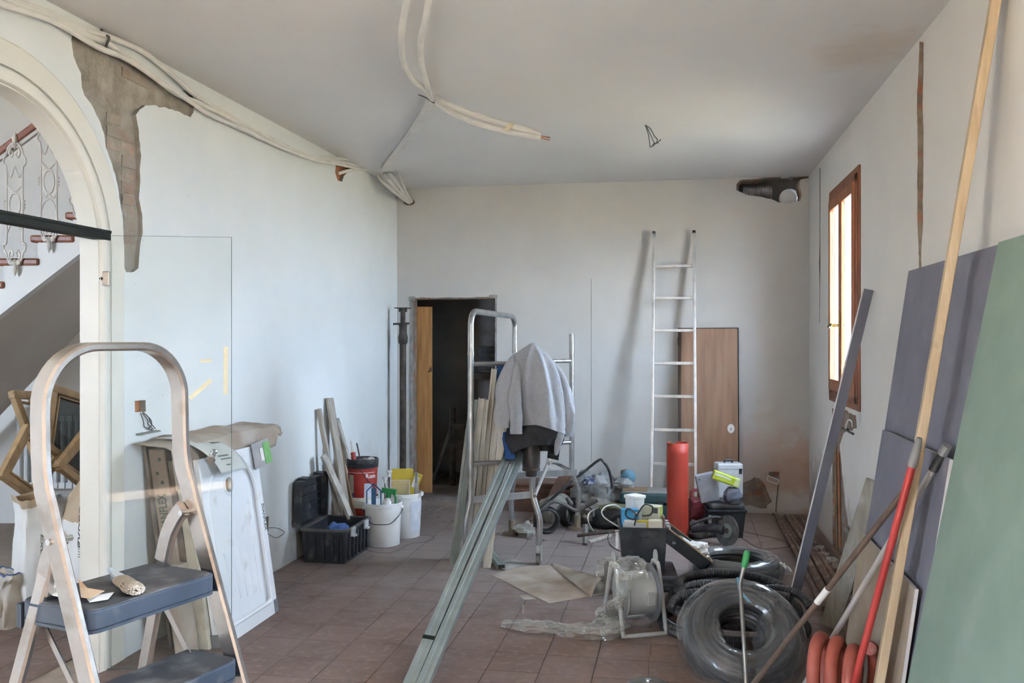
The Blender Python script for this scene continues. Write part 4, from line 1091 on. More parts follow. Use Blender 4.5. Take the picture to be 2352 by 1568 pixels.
Mlid = Mx @ Matrix.Translation((0, 0, bh + 0.01)) @ Matrix.Rotation(math.radians(1.5), 4, 'Y')
ld = crate_walls(Mlid @ Matrix(((0, 0, 1, -0.065), (0, 1, 0, 0), (1, 0, 0, 0), (0, 0, 0, 1))), 0, 0.325, 0, bd_, 0.0, 0.062, 0.008).build('lid', black_pl, tb_, bev=0.006)
for k, zz in enumerate((0.07, 0.13, 0.19, 0.25)):
    MB(Mlid).b2((-0.058, 0.03, zz), (-0.044, bd_ - 0.03, zz + 0.008)).build('lid_rib', black_pl, ld)
for yy in (0.08, 0.36):
    MB(Mlid).b2((-0.075, yy, 0.318), (0.0, yy + 0.09, 0.34)).build('lid_catch', black_pl, ld, bev=0.004)
def blob(name, label, cat, c, r, material, seed=0, amp=0.3, n=20, flat=0.0, parent=None):
    m = MB(Matrix.Translation(c))
    def f(u, v):
        a, b = 2 * PI * u, PI * (v - 0.5)
        d = Vector((math.cos(a) * math.cos(b), math.sin(a) * math.cos(b), math.sin(b)))
        k = 1 + amp * nz(d.x * 1.7 + seed, d.y * 1.7, d.z * 1.7) + amp * 0.5 * nz(d.x * 4 + seed, d.y * 4, d.z * 4)
        z = d.z * k * r[2]
        if flat: z = max(z, -r[2] * flat)
        return (d.x * k * r[0], d.y * k * r[1], z)
    m.grid(f, n, n // 2 + 3, closed_u=True)
    o = m.build(name, material, parent, smooth=True)
    return tag(o, label, cat) if parent is None else o
blob('work_glove', 'blue work glove lying in the open black tool box', 'glove', Mx @ Vector((0.21, 0.17, 0.185)), (0.085, 0.12, 0.075), mat('blue_cloth', (0.045, 0.10, 0.27), (0.07, 0.14, 0.34), 14, 0.8), 2, 0.45)

# ------------------------------------------------------------------ planks leaning on the left wall
dusty_wood = mat('dusty_plank', (0.30, 0.265, 0.22), (0.42, 0.375, 0.315), 5, 0.8, stretch=(7, 7, 0.8), bump=0.2, bscale=20)
brown_wood = mat('brown_plank', (0.17, 0.10, 0.05), (0.26, 0.155, 0.08), 5, 0.7, stretch=(7, 7, 0.8), bump=0.2, bscale=20)
pale_wood = mat('pale_plank', (0.42, 0.385, 0.33), (0.53, 0.49, 0.42), 5, 0.8, stretch=(7, 7, 0.8), bump=0.2, bscale=20, dust=(0.30, 0.28, 0.25), dscale=8, dlo=0.52, dhi=0.66)
def plank(pa, pb, w, h, material, label, name='plank', cat='plank', up=(1, 0, 0.3), group=None, bev=0.003):
    pa, pb = P3(pa), P3(pb)
    # stand the lower edge on the floor
    M = frame(pa, pb, up)
    low = min((M @ Vector((0, a * w / 2, b * h / 2))).z for a in (-1, 1) for b in (-1, 1))
    m = MB(Matrix.Translation((0, 0, -low))) if abs(pa.z) < 0.02 else MB()
    o = m.bar(pa, pb, w, h, up).build(name, material, bev=bev)
    return tag(o, label, cat, group)
plank((-2.50, 6.68, 0), on_x(757, 915, -2.705), 0.115, 0.022, dusty_wood, 'tallest wide grey plank leaning on the left wall')
plank((-2.53, 6.60, 0), on_x(732, 940, -2.705), 0.045, 0.03, dusty_wood, 'narrow grey plank at the left edge of the leaning planks')
plank((-2.47, 6.78, 0), on_x(764, 957, -2.70), 0.03, 0.03, brown_wood, 'thin brown batten among the leaning planks')
plank((-2.44, 6.98, 0), on_x(774, 962, -2.70), 0.05, 0.02, pale_wood, 'pale plank behind the brown batten')
plank((-2.40, 6.86, 0), on_x(782, 1004, -2.695), 0.085, 0.022, dusty_wood, 'grey plank leaning beside the red paint bucket')
plank((-2.395, 6.64, 0), on_x(742, 1048, -2.64), 0.085, 0.025, pale_wood, 'short pale plank leaning in front, behind the black tool box')
plank((-2.46, 6.74, 0), on_x(750, 1062, -2.66), 0.018, 0.03, brown_wood, 'short brown strip beside the short pale plank')

# ------------------------------------------------------------------ buckets
def bucket(c, r0, r1, h, t=0.004, seg=36, rim=0.008, inner=0.04):
    return [(0, 0), (r0 * 0.96, 0), (r0, 0.006), (r1 - 0.004, h - 0.03), (r1 + rim * 0.4, h - 0.028), (r1 + rim * 0.4, h - 0.02), (r1, h - 0.018), (r1 + rim * 0.5, h - 0.004), (r1 + rim * 0.3, h), (r1 - t, h), (r1 - t - 0.003, h - 0.03), (r0 - t, inner), (0, inner)]
def bail(M, r, z, drop, toward, rad=0.003):
    """wire handle hanging down one side"""
    pts = []
    for k in range(17):
        a = toward - PI / 2 + PI * k / 16
        pts.append((math.cos(a) * (r + 0.006), math.sin(a) * (r + 0.006), z - drop * (1 - abs(k - 8) / 8 if abs(k - 8) > 2.5 else 0.70)))
    return MB(M).tube(pts, rad, 6)
def bent_label(M, r0, h0, r1, h1, a0, a1, z0, z1, n=12):
    """a printed area following a conical bucket side"""
    def f(u, v):
        z = z0 + (z1 - z0) * v; r = r0 + (r1 - r0) * (z - h0) / (h1 - h0) + 0.0012; a = a0 + (a1 - a0) * u
        return (r * math.cos(a), r * math.sin(a), z)
    return MB(M).grid(f, n, 3)
wire = mat('wire_dark', (0.035, 0.035, 0.036), rough=0.5, metal=0.6)
cb1 = on_z(880, 1250)
b1 = thing('bucket', 'white plastic bucket with wire handle standing in front, holding tools', 'bucket', cb1)
Mb1 = Matrix.Translation(cb1)
MB(Mb1).lathe(bucket(None, 0.128, 0.146, 0.335), 40).build('pail', white_pl, b1, smooth=True)
bail(Mb1, 0.146, 0.29, 0.15, -1.35).build('handle', wire, b1, smooth=True)
for s in (-1, 1):
    a = -1.35 + s * PI / 2
    MB(Mb1).cyl((0.140 * math.cos(a), 0.140 * math.sin(a), 0.288), (0.160 * math.cos(a), 0.160 * math.sin(a), 0.288), 0.016).build('handle_lug', white_pl, b1, smooth=True)
cb2 = Vector((cb1.x + 0.075, cb1.y + 0.31, 0))
b2_ = thing('bucket', 'white plastic bucket behind the front white bucket, partly hidden', 'bucket', cb2)
Mb2 = Matrix.Translation(cb2)
MB(Mb2).lathe(bucket(None, 0.125, 0.142, 0.36), 40).build('pail', white_pl, b2_, smooth=True)
bent_label(Mb2, 0.125, 0, 0.142, 0.36, -0.9, 0.3, 0.06, 0.30).build('label', mat('bucket_label', (0.55, 0.58, 0.64), (0.70, 0.71, 0.74), 16, 0.6), b2_)
MB(Mb2).b2((0.138, -0.05, 0.335), (0.158, 0.02, 0.365)).build('handle_lug', white_pl, b2_, bev=0.004)
cb3 = at_depth(833, 779, 7.28); cb3.z = 0
b3 = thing('bucket', 'yellow based bucket with red band under the red paint bucket', 'bucket', cb3)
Mb3 = Matrix.Translation(cb3)
MB(Mb3).lathe(bucket(None, 0.112, 0.124, 0.338, inner=0.30), 36).build('pail', mat('cream_pl', (0.56, 0.54, 0.46), (0.62, 0.60, 0.52), 8, 0.5), b3, smooth=True)
bent_label(Mb3, 0.112, 0, 0.124, 0.338, 0, 2 * PI, 0.02, 0.175, 40).build('yellow_band', mat('yellow_print', (0.40, 0.33, 0.03), (0.47, 0.40, 0.06), 8, 0.6), b3)
bent_label(Mb3, 0.112, 0, 0.124, 0.338, 0, 2 * PI, 0.19, 0.255, 40).build('red_band', mat('red_print', (0.30, 0.022, 0.018), (0.36, 0.04, 0.03), 8, 0.5), b3)
b4 = thing('bucket', 'red paint bucket with black rim stacked on the yellow bucket', 'bucket', cb3 + Vector((0, 0, 0.30)))
Mb4 = Matrix.Translation(cb3 + Vector((0, 0, 0.302)))
MB(Mb4).lathe([(0, 0), (0.108, 0), (0.110, 0.006), (0.120, 0.28), (0.116, 0.28), (0.107, 0.22), (0, 0.22)], 40).build('pail', MATS['red_print'], b4, smooth=True)
MB(Mb4).lathe([(0.1195, 0.268), (0.126, 0.268), (0.126, 0.278), (0.122, 0.281), (0.126, 0.285), (0.127, 0.296), (0.123, 0.299), (0.127, 0.303), (0.128, 0.335), (0.122, 0.339), (0.117, 0.338), (0.115, 0.27)], 40).build('rim', black_pl, b4, smooth=True)
bent_label(Mb4, 0.110, 0, 0.120, 0.28, -2.35, -1.88, 0.07, 0.215).build('label', mat('cream_label', (0.52, 0.49, 0.40), (0.58, 0.55, 0.46), 14, 0.7), b4)
bent_label(Mb4, 0.110, 0, 0.120, 0.28, -2.35, -1.88, 0.02, 0.068).build('blue_label', mat('blue_label', (0.05, 0.08, 0.22), (0.07, 0.11, 0.28), 14, 0.6), b4)
bent_label(Mb4, 0.110, 0, 0.120, 0.28, -1.12, -0.55, 0.02, 0.15).build('swoosh', mat('swoosh_print', (0.42, 0.46, 0.60), (0.60, 0.62, 0.68), 9, 0.6), b4)
bent_label(Mb4, 0.110, 0, 0.120, 0.28, -2.45, -0.3, 0.232, 0.236, 30).build('stripe', paper, b4)
for k, ch in enumerate('Rom'):
    a = -0.92 + 0.25 * k
    lettering('brand_letter', ch, 0.048, facing(Mb4 @ Vector((0.1198 * math.cos(a), 0.1198 * math.sin(a), 0.205)), a), paper, b4, bold=0.001)
MB(Mb4).tube([(math.cos(a) * 0.128, math.sin(a) * 0.128, z) for a, z in ((-1.62, 0.30), (-1.4, 0.26), (-1.15, 0.22), (-0.9, 0.17), (-0.5, 0.13))], 0.003, 6).build('handle', wire, b4)
# tools standing in the buckets
def stick(name, label, cat, pa, pb, r, material, seg=8, r1=None):
    return tag(MB().cyl(pa, pb, r, seg, r1).build(name, material, smooth=True), label, cat)
tz = cb3 + Vector((0, 0, 0.53))
tu = thing('sealant_tube', 'red and white sealant tube sticking out of the red bucket', 'tube', tz + Vector((-0.06, 0, 0)))
d0, d1 = tz + Vector((-0.055, -0.01, 0)), tz + Vector((-0.115, 0.05, 0.24))
MB().cyl(d0, d0.lerp(d1, 0.62), 0.020, 12).build('cartridge', MATS['red_print'], tu, smooth=True)
MB().cyl(d0.lerp(d1, 0.62), d1, 0.011, 10, 0.005).build('nozzle', white_pl, tu, smooth=True)
stick('metal_rod', 'thin dark rod leaning out of the red paint bucket', 'rod', tz + Vector((0.0, 0.0, 0)), tz + Vector((-0.065, 0.04, 0.225)), 0.006, steel_dark)
for k, (dx, dy) in enumerate(((0.02, 0.0), (0.06, 0.03), (-0.01, -0.05))):
    blob('rag', ('grey rag bundled at the middle of the red bucket', 'whitish rag at the right rim of the red bucket', 'dark rag at the front rim of the red bucket')[k], 'rag', tz + Vector((dx, dy, 0.085)), (0.035, 0.035, 0.03), (mat('rag_grey', (0.16, 0.15, 0.14), (0.24, 0.23, 0.21), 14, 0.9), mat('rag_white', (0.46, 0.45, 0.43), (0.55, 0.54, 0.52), 14, 0.9), mat('rag_dark', (0.07, 0.06, 0.055), (0.11, 0.10, 0.09), 14, 0.9))[k], k * 5, 0.5, 14)
# paint grid, spray bottle, blue frame, yellow packet in the white buckets
gr = thing('paint_grid', 'grey wire mesh paint grid standing in the rear white bucket', 'mesh grid', cb2 + Vector((0, -0.05, 0.2)))
Mgr = Matrix.Translation(cb2 + Vector((-0.045, -0.055, 0.20))) @ Matrix.Rotation(math.radians(12), 4, 'Z') @ Matrix.Rotation(math.radians(-10), 4, 'X')
gw, gh = 0.20, 0.26
MB(Mgr).sweep([(-gw / 2, 0, 0), (gw / 2, 0, 0), (gw / 2, 0, gh), (-gw / 2, 0, gh)], [(-0.004, -0.003), (0.004, -0.003), (0.004, 0.003), (-0.004, 0.003)], closed=True, up=(0, 1, 0)).build('edge_frame', alu_dull, gr)
mg = MB(Mgr)
nn = 15
for k in range(-nn, nn):
    for s in (-1, 1):
        # diagonal wires clipped to the frame
        pts = []
        for t in (0.0, 1.0):
            z = gh * t; x = k * 0.0145 + s * (z - gh / 2)
            pts.append((x, z))
        (xa, za), (xb, zb) = pts
        def clip(x, z, xo, zo):
            if x < -gw / 2: z = z + (zo - z) * (-gw / 2 - x) / (xo - x); x = -gw / 2
            elif x > gw / 2: z = z + (zo - z) * (gw / 2 - x) / (xo - x); x = gw / 2
            return x, z
        if (xa < -gw / 2 and xb < -gw / 2) or (xa > gw / 2 and xb > gw / 2): continue
        A_, B_ = clip(xa, za, xb, zb), clip(xb, zb, xa, za)
        mg.bar((A_[0], 0.001 * s, A_[1]), (B_[0], 0.001 * s, B_[1]), 0.0022, 0.0022)
tag(mg.build('wire_mesh', alu_dull, gr), kind='stuff')
sb_ = thing('spray_bottle', 'white spray bottle with green trigger head in the front bucket', 'spray bottle', cb1 + Vector((0.0, 0, 0.1)))
Msb = Matrix.Translation(cb1 + Vector((0.01, 0.0, 0.115))) @ Matrix.Rotation(0.12, 4, 'Y')
green_pl = mat('green_plastic', (0.02, 0.19, 0.055), (0.03, 0.25, 0.075), 12, 0.4)
MB(Msb).lathe([(0, 0), (0.042, 0), (0.045, 0.01), (0.045, 0.19), (0.036, 0.225), (0.018, 0.245), (0.016, 0.262), (0, 0.262)], 20).build('bottle', white_pl, sb_, smooth=True)
MB(Msb).lathe([(0.02, 0.255), (0.02, 0.285), (0.012, 0.29)], 14).b2((-0.055, -0.014, 0.285), (0.062, 0.014, 0.325)).build('trigger_head', green_pl, sb_, bev=0.004)
MB(Msb).sweep([(0.045, 0, 0.29), (0.062, 0, 0.26), (0.066, 0, 0.225), (0.082, 0, 0.20)], rsec(0.010, 0.006, 0.003), up=(1, 0, 0)).build('trigger', green_pl, sb_, smooth=True)
bf = thing('mesh_basket', 'blue plastic frame standing at the left of the front bucket', 'frame', cb1 + Vector((-0.08, 0, 0.1)))
blue_pl = mat('blue_plastic', (0.015, 0.075, 0.16), (0.025, 0.10, 0.20), 12, 0.45)
Mbf = Matrix.Translation(cb1 + Vector((-0.055, -0.06, 0.12))) @ Matrix.Rotation(0.15, 4, 'Z')
for x in (-0.055, 0.0, 0.055):
    MB(Mbf).b2((x - 0.004, -0.004, 0.0), (x + 0.004, 0.004, 0.36 - abs(x))).build('upright', blue_pl, bf)
MB(Mbf).b2((-0.018, -0.009, 0.0), (0.018, -0.004, 0.33)).build('blade', blue_pl, bf, bev=0.002)
MB(Mbf).bar((-0.055, 0, 0.305), (0.0, 0, 0.36), 0.008, 0.008).bar((0.0, 0, 0.36), (0.055, 0, 0.305), 0.008, 0.008).build('top_rail', blue_pl, bf)
yp = thing('yellow_packet', 'yellow packet leaning in the rear white bucket', 'packet', cb2 + Vector((0.0, 0.04, 0.3)))
Myp = Matrix.Translation(cb2 + Vector((-0.03, 0.045, 0.24))) @ Matrix.Rotation(0.2, 4, 'Z') @ Matrix.Rotation(-0.15, 4, 'X')
ylw = mat('yellow_plastic', (0.50, 0.37, 0.02), (0.58, 0.45, 0.05), 9, 0.5)
MB(Myp).b2((-0.09, -0.012, 0), (0.085, 0.012, 0.30)).build('packet', ylw, yp, bev=0.005)
MB(Myp @ Matrix.Rotation(0.35, 4, 'Y')).b2((0.0, -0.028, 0.10), (0.07, -0.014, 0.29)).build('fold', ylw, yp, bev=0.004)
MB(Myp @ Matrix.Rotation(0.35, 4, 'Y')).b2((0.015, -0.030, 0.17), (0.055, -0.0285, 0.26)).build('label', paper, yp)
for k, (dx, h) in enumerate(((0.005, 0.505), (0.04, 0.555))):
    p = cb1 + Vector((dx, 0.03, 0.1))
    t = thing('wall_plug', ('shorter thin rod with white cap standing in the front bucket', 'taller thin rod with white cap standing in the front bucket')[k], 'rod', p)
    MB().cyl(p, p + Vector((0.0, 0, h - 0.12)), 0.0035, 6).build('rod', wire, t)
    MB(Matrix.Translation(p + Vector((0, 0, h - 0.13)))).lathe([(0, 0), (0.010, 0), (0.013, 0.03), (0.022, 0.034), (0.024, 0.046), (0, 0.048)], 14).build('cap', white_pl, t, smooth=True)
sc_ = thing('scraper', 'pale scraper blade standing at the right of the rear bucket', 'scraper', cb2 + Vector((0.1, 0, 0.3)))
MB().bar(cb2 + Vector((0.085, -0.01, 0.15)), cb2 + Vector((0.10, 0.02, 0.52)), 0.022, 0.01, up=(0, 1, 0)).build('handle', mat('grey_handle', (0.30, 0.31, 0.32), rough=0.6), sc_, bev=0.002)
MB().bar(cb2 + Vector((0.108, -0.03, 0.15)), cb2 + Vector((0.116, -0.03, 0.44)), 0.03, 0.004, up=(0, 1, 0)).build('blade', alu_dull, sc_)
# cable on the floor by the buckets
def cable(name, label, pts, r, material, cat='cable', n=8, z=None):
    pts = [P3(p) for p in pts]
    return tag(MB().tube(smooth_path(pts, n), r, 6).build(name, material, smooth=True), label, cat)
black_rb = mat('black_rubber', (0.012, 0.012, 0.013), (0.024, 0.023, 0.022), 10, 0.6, dust=(0.07, 0.062, 0.056), dscale=20, dlo=0.5, dhi=0.75)
def fpts(L, z=0.005): return [on_z(a, b, z) for a, b in L]
cable('power_cable', 'thin black cable looping on the floor beside the white buckets', fpts([(838, 1262), (862, 1268), (890, 1270), (915, 1264), (940, 1250), (975, 1245), (998, 1237), (985, 1230), (950, 1229), (930, 1226), (932, 1215), (945, 1210), (938, 1200), (930, 1195)], 0.004), 0.004, black_rb)

# ------------------------------------------------------------------ steel prop in the corner
pp = Vector((-2.57, 8.24, 0))
pr = thing('steel_prop', 'dark telescopic steel prop standing in the far left corner', 'prop', pp)
MB(Matrix.Translation(pp)).b2((-0.06, -0.06, 0), (0.06, 0.06, 0.006)).build('base_plate', steel_dark, pr)
MB(Matrix.Translation(pp)).cyl((0, 0, 0.005), (0, 0, 1.60), 0.031, 16).build('outer_tube', steel_dark, pr, smooth=True)
MB(Matrix.Translation(pp)).cyl((0, 0, 1.5), (0, 0, 1.895), 0.024, 16).build('inner_tube', steel_dark, pr, smooth=True)
MB(Matrix.Translation(pp)).lathe([(0.03, 1.55), (0.044, 1.57), (0.046, 1.62), (0.036, 1.66), (0.036, 1.72), (0.042, 1.74), (0.026, 1.755)], 16).build('nut_collar', steel_dark, pr, smooth=True)
MB(Matrix.Translation(pp)).cyl((-0.09, -0.02, 1.745), (0.06, 0.01, 1.752), 0.010, 8).build('pin', steel_dark, pr, smooth=True)
MB(Matrix.Translation(pp)).b2((-0.065, -0.065, 1.893), (0.065, 0.065, 1.901)).b2((-0.04, -0.004, 1.86), (0.04, 0.004, 1.895)).build('head_plate', steel_dark, pr)

# ------------------------------------------------------------------ doorway: pine plank and the things in the dim room
knot = mat('knotty_pine', (0.36, 0.17, 0.055), (0.50, 0.27, 0.10), 4, 0.55, stretch=(9, 9, 0.8), bump=0.1, bscale=14, dust=(0.10, 0.045, 0.02), dscale=7, dlo=0.68, dhi=0.72)
x0, x1 = on_y(957, 779, 8.80).x, on_y(991, 779, 8.80).x
S(MB().b2((x0, 8.80, 0.05), (x1, 8.84, 1.93)).build('trim_3', knot, bev=0.003), 'orange knotty pine board standing in the doorway')
S(MB().b2((x0 - 0.022, 8.79, 0.0), (x0 - 0.004, 8.83, 2.0)).build('trim_4', pale_wood), 'pale wooden strip in the doorway')
S(MB().b2((DX0, YB + 0.04, 0.0), (DX1, YB + 0.30, 0.018)).build('trim_5', MATS['floor_screed']), 'worn doorway sill')
vz = thing('pipe_vice', 'dark iron vice stand in the room behind the doorway', 'vice stand', (-2.35, 9.6, 0))
pv = on_y(1040, 1070, 9.6); pv.z = 0
MB(Matrix.Translation(pv)).cyl((0, 0, 0), (0, 0, 0.85), 0.035, 10).build('post', steel_dark, vz)
MB(Matrix.Translation(pv)).b2((-0.02, -0.03, 0.62), (0.14, 0.03, 0.68)).build('arm', steel_dark, vz)
MB(Matrix.Translation(pv)).b2((-0.02, -0.03, 0.42), (0.20, 0.03, 0.50)).build('jaw', steel_dark, vz)
MB(Matrix.Translation(pv)).bar((0.0, 0, 0.7), (-0.22, -0.05, 0.02), 0.03, 0.03).build('brace', steel_dark, vz)
bx = thing('fuse_box', 'dark box fixed on the rear wall of the dim room', 'box', on_y(1115, 850, 10.3))
q0, q1 = on_y(1097, 850, 10.3), on_y(1150, 795, 10.3)
MB().b2((q0.x, 10.32, q0.z), (q1.x, 10.5, q1.z)).build('case', black_pl, bx, bev=0.005)
MB().b2((q0.x - 0.08, 10.25, q0.z - 0.10), (q1.x, 10.5, q0.z - 0.03)).build('ledge', steel_dark, bx)
for k in range(3): MB().b2((q0.x + 0.03, 10.31, q0.z + 0.05 + k * 0.07), (q1.x - 0.03, 10.325, q0.z + 0.09 + k * 0.07)).build('slot', wire, bx)
scrap('floor_mat', 'dark mat on the floor of the room behind the doorway', [(985, 1112), (1035, 1082), (1090, 1082), (1085, 1114)], 0.004, mat('mat_dark', (0.06, 0.045, 0.035), (0.10, 0.08, 0.06), 8, 0.9), cat='mat', lift=0.004)

# ------------------------------------------------------------------ tube trestle on castors
A_ = Vector((-1.40, 6.05, 0)); D_ = Vector((-1.30, 7.20, 0)); B_ = Vector((-1.015, 6.33, 0)); C_ = Vector((-0.87, 7.50, 0))
sf = thing('rolling_trestle', 'galvanised tube trestle on castors under the grey hoodie', 'trestle', (-1.15, 6.75, 0))
galv = mat('tube_galvanised', (0.34, 0.34, 0.33), (0.46, 0.46, 0.45), 9, 0.34, 0.85, dust=(0.33, 0.31, 0.28), dscale=14, dlo=0.5, dhi=0.68)
def zat(p, z): return Vector((p.x, p.y, z))
rT = 0.0215
hoop = [zat(A_, 0.62), zat(A_, 1.2), zat(A_, 1.70)]
for k in range(1, 7):
    a = PI / 2 * k / 6
    hoop.append(zat(A_, 1.70) + (D_ - A_).normalized() * (0.11 * (1 - math.cos(a))) + Vector((0, 0, 0.095 * math.sin(a))))
h2 = [zat(D_, 0.62), zat(D_, 1.2), zat(D_, 1.69)]
for k in range(1, 7):
    a = PI / 2 * k / 6
    h2.append(zat(D_, 1.69) + (A_ - D_).normalized() * (0.11 * (1 - math.cos(a))) + Vector((0, 0, 0.095 * math.sin(a))))
MB().tube(hoop + list(reversed(h2)), rT, 12).build('guard_hoop', galv, sf, smooth=True)
for p in (A_, D_): MB().cyl(zat(p, 1.49), zat(p, 1.515), rT + 0.003, 12).build('joint_ring', galv, sf, smooth=True)
def leg(p, ztop, out, name='leg'):
    o = P3(out)
    pts = [zat(p, ztop), zat(p, 0.72), zat(p, 0.52) , zat(p, 0.45) + o * 0.3, zat(p, 0.34) + o * 1.0, zat(p, 0.27) + o * 1.1, zat(p, 0.12) + o * 0.9]
    return MB().tube(smooth_path(pts, 4), rT, 12).build(name, galv, sf, smooth=True)
for p, zt_, o in ((B_, 1.55, (0.05, -0.01, 0)), (C_, 1.645, (0.05, 0.02, 0)), (A_, 0.64, (-0.03, -0.01, 0)), (D_, 0.64, (-0.03, 0.02, 0))):
    leg(p, zt_, o)
for p, o in ((B_, 0.045), (A_, -0.027)):
    q = zat(p, 0) + Vector((o, -0.009, 0))
    c_ = MB(Matrix.Translation(q))
    c_.cyl((0, 0, 0.085), (0, 0, 0.14), 0.028, 10)
    c_.b2((-0.022, -0.025, 0.03), (-0.016, 0.03, 0.10)); c_.b2((0.016, -0.025, 0.03), (0.022, 0.03, 0.10))
    co = c_.build('castor', alu_dull, sf, smooth=True)
    MB(Matrix.Translation(q)).cyl((-0.012, 0, 0.042), (0.012, 0, 0.042), 0.042, 18).build('wheel', mat('wheel_rubber', (0.09, 0.08, 0.07), (0.14, 0.125, 0.11), 9, 0.7), co, smooth=True)
for p, o in ((C_, 0.045), (D_, -0.027)):
    q = zat(p, 0) + Vector((o, 0.018, 0))
    MB(Matrix.Translation(q)).b2((-0.07, -0.03, 0), (0.07, 0.03, 0.03)).cyl((0, 0, 0.03), (0, 0, 0.13), 0.028, 10).build('foot', mat('foot_wood', (0.16, 0.125, 0.085), (0.22, 0.175, 0.125), 9, 0.9), sf)
for a, b, z in ((A_, B_, 1.43), (D_, C_, 1.42), (A_, B_, 0.74), (D_, C_, 0.74)):
    MB().cyl(zat(a, z), zat(b, z), 0.017, 10).build('cross_bar', galv, sf, smooth=True)
MB().bar(zat(D_, 0.49) - Vector((0.02, 0, 0)), zat(C_, 0.49) + Vector((0.04, 0, 0)), 0.02, 0.05).build('cross_bar', galv, sf)
MB().bar(zat(A_, 0.495), zat(B_, 0.495), 0.02, 0.045).build('cross_bar', alu_dull, sf)
MB().cyl(zat(B_, 0.49) + Vector((0.02, -0.03, 0)), zat(C_, 0.80) + Vector((-0.10, 0, 0)), 0.014, 10).build('brace', alu_dull, sf, smooth=True)
MB().tube(smooth_path([zat(B_, 0.66) + Vector((0.06, 0.5, 0)), zat(C_, 0.56) - Vector((0.13, 0, 0)), zat(C_, 0.50) + Vector((0.0, -0.02, 0))], 5), 0.014, 8).build('brace', galv, sf, smooth=True)

# dark canister hung on the post
cn = thing('motor_canister', 'dark brown metal canister clamped on the trestle post under the jacket', 'canister', zat(B_, 0.66))
MB(Matrix.Translation((B_.x - 0.005, B_.y - 0.03, 0.63))).lathe([(0, 0), (0.036, 0), (0.040, 0.012), (0.040, 0.035), (0.058, 0.045), (0.066, 0.10), (0.062, 0.26), (0, 0.27)], 20).build('shell', mat('canister_brown', (0.055, 0.045, 0.038), (0.095, 0.08, 0.07), 16, 0.45, 0.3), cn, smooth=True)
MB(Matrix.Translation((B_.x - 0.005, B_.y - 0.03, 0.63))).lathe([(0.058, 0.04), (0.064, 0.044), (0.064, 0.06), (0.058, 0.064)], 20).build('ring', steel_dark, cn, smooth=True)

# ------------------------------------------------------------------ hoodie and jacket draped over the trestle
def drape(rows, n, folds, seed, M=None, open_a=None):
    """closed draped skin: rows (centre x, centre y, z, rx, ry); folds(angle, v) -> radial factor"""
    def f(u, v):
        q = v * (len(rows) - 1); i = min(int(q), len(rows) - 2); k = q - i
        k = k * k * (3 - 2 * k) * 0.5 + k * 0.5
        r = [rows[i][j] * (1 - k) + rows[i + 1][j] * k for j in range(5)]
        a = 2 * PI * u
        w = folds(a, v)
        return Vector((r[0] + math.cos(a) * r[3] * w, r[1] + math.sin(a) * r[4] * w, r[2]))
    return f
grey_m = mat('hoodie_grey', (0.31, 0.315, 0.33), (0.345, 0.35, 0.365), 60, 0.95, bump=0.3, bscale=120)
navy_m = mat('jacket_dark', (0.012, 0.011, 0.013), (0.026, 0.024, 0.027), 20, 0.85, bump=0.3, bscale=40)
blue_m = mat('blue_shirt', (0.012, 0.055, 0.20), (0.03, 0.10, 0.30), 12, 0.85)
def at6(px, py, t=6.30): return at_depth(px, py, t)
def row(pxl, pxr, py, dep, t=6.30, dy=0.0):
    a, b = at6(pxl, py, t), at6(pxr, py, t)
    c = (a + b) / 2
    return (c.x, c.y + dy, c.z, (b - a).length / 2, dep)
ho = thing('hoodie', 'light grey hooded sweatshirt draped over the trestle post', 'hoodie', (B_.x, B_.y, 0.95))
rows = [row(1219, 1227, 788, 0.012), row(1205, 1240, 797, 0.05), row(1182, 1258, 812, 0.09), row(1168, 1272, 832, 0.12), row(1163, 1284, 862, 0.14), row(1162, 1294, 900, 0.15), row(1166, 1300, 940, 0.155), row(1180, 1302, 968, 0.155), row(1186, 1302, 985, 0.155)]
def fold_h(a, v):
    d = 0.0
    for (ac, wd, am) in ((-2.45, 0.18, 0.9), (-2.0, 0.13, -0.7), (-1.68, 0.10, 1.1), (-1.35, 0.16, -0.8), (-1.0, 0.14, 0.9), (-0.68, 0.12, -0.6), (-0.3, 0.2, 0.8), (0.3, 0.3, -0.6), (1.2, 0.4, 0.7), (2.2, 0.4, -0.5), (2.9, 0.3, 0.6)):
        x = (a - (ac % (2 * PI)) + PI) % (2 * PI) - PI
        x += 0.25 * (v - 0.5)
        d += am * math.exp(-(x / wd) ** 2)
    return 1 + 0.135 * d * min(1, v * 2.4) * (1.0 - 0.62 * v ** 2) + 0.05 * nz(math.cos(a) * 2, math.sin(a) * 2, v * 5) * v - 0.045 * abs(nz(math.cos(a) * 5 + 3, math.sin(a) * 5, v * 2.2)) * min(1, 3 * v)
fh = drape(rows, 0, fold_h, 1)
def fh2(u, v):
    p = fh(u, v)
    a = 2 * PI * u
    # the hem rises over the front, falls towards the sides
    fr = max(0.0, math.cos(a + PI / 2 - 0.12))
    p.z += 0.045 * fr * v ** 8 - 0.05 * max(0, math.cos(a + 0.1)) * v ** 8
    return p
MB().grid(fh2, 120, 46, closed_u=True).build('body', grey_m, ho, smooth=True)
hem = MB().grid(lambda u, v: fh2(u, 0.955 + 0.045 * v) + Vector((math.cos(2 * PI * u), math.sin(2 * PI * u), 0)) * 0.004, 120, 4, closed_u=True)
hem.build('hem_band', grey_m, ho, smooth=True)
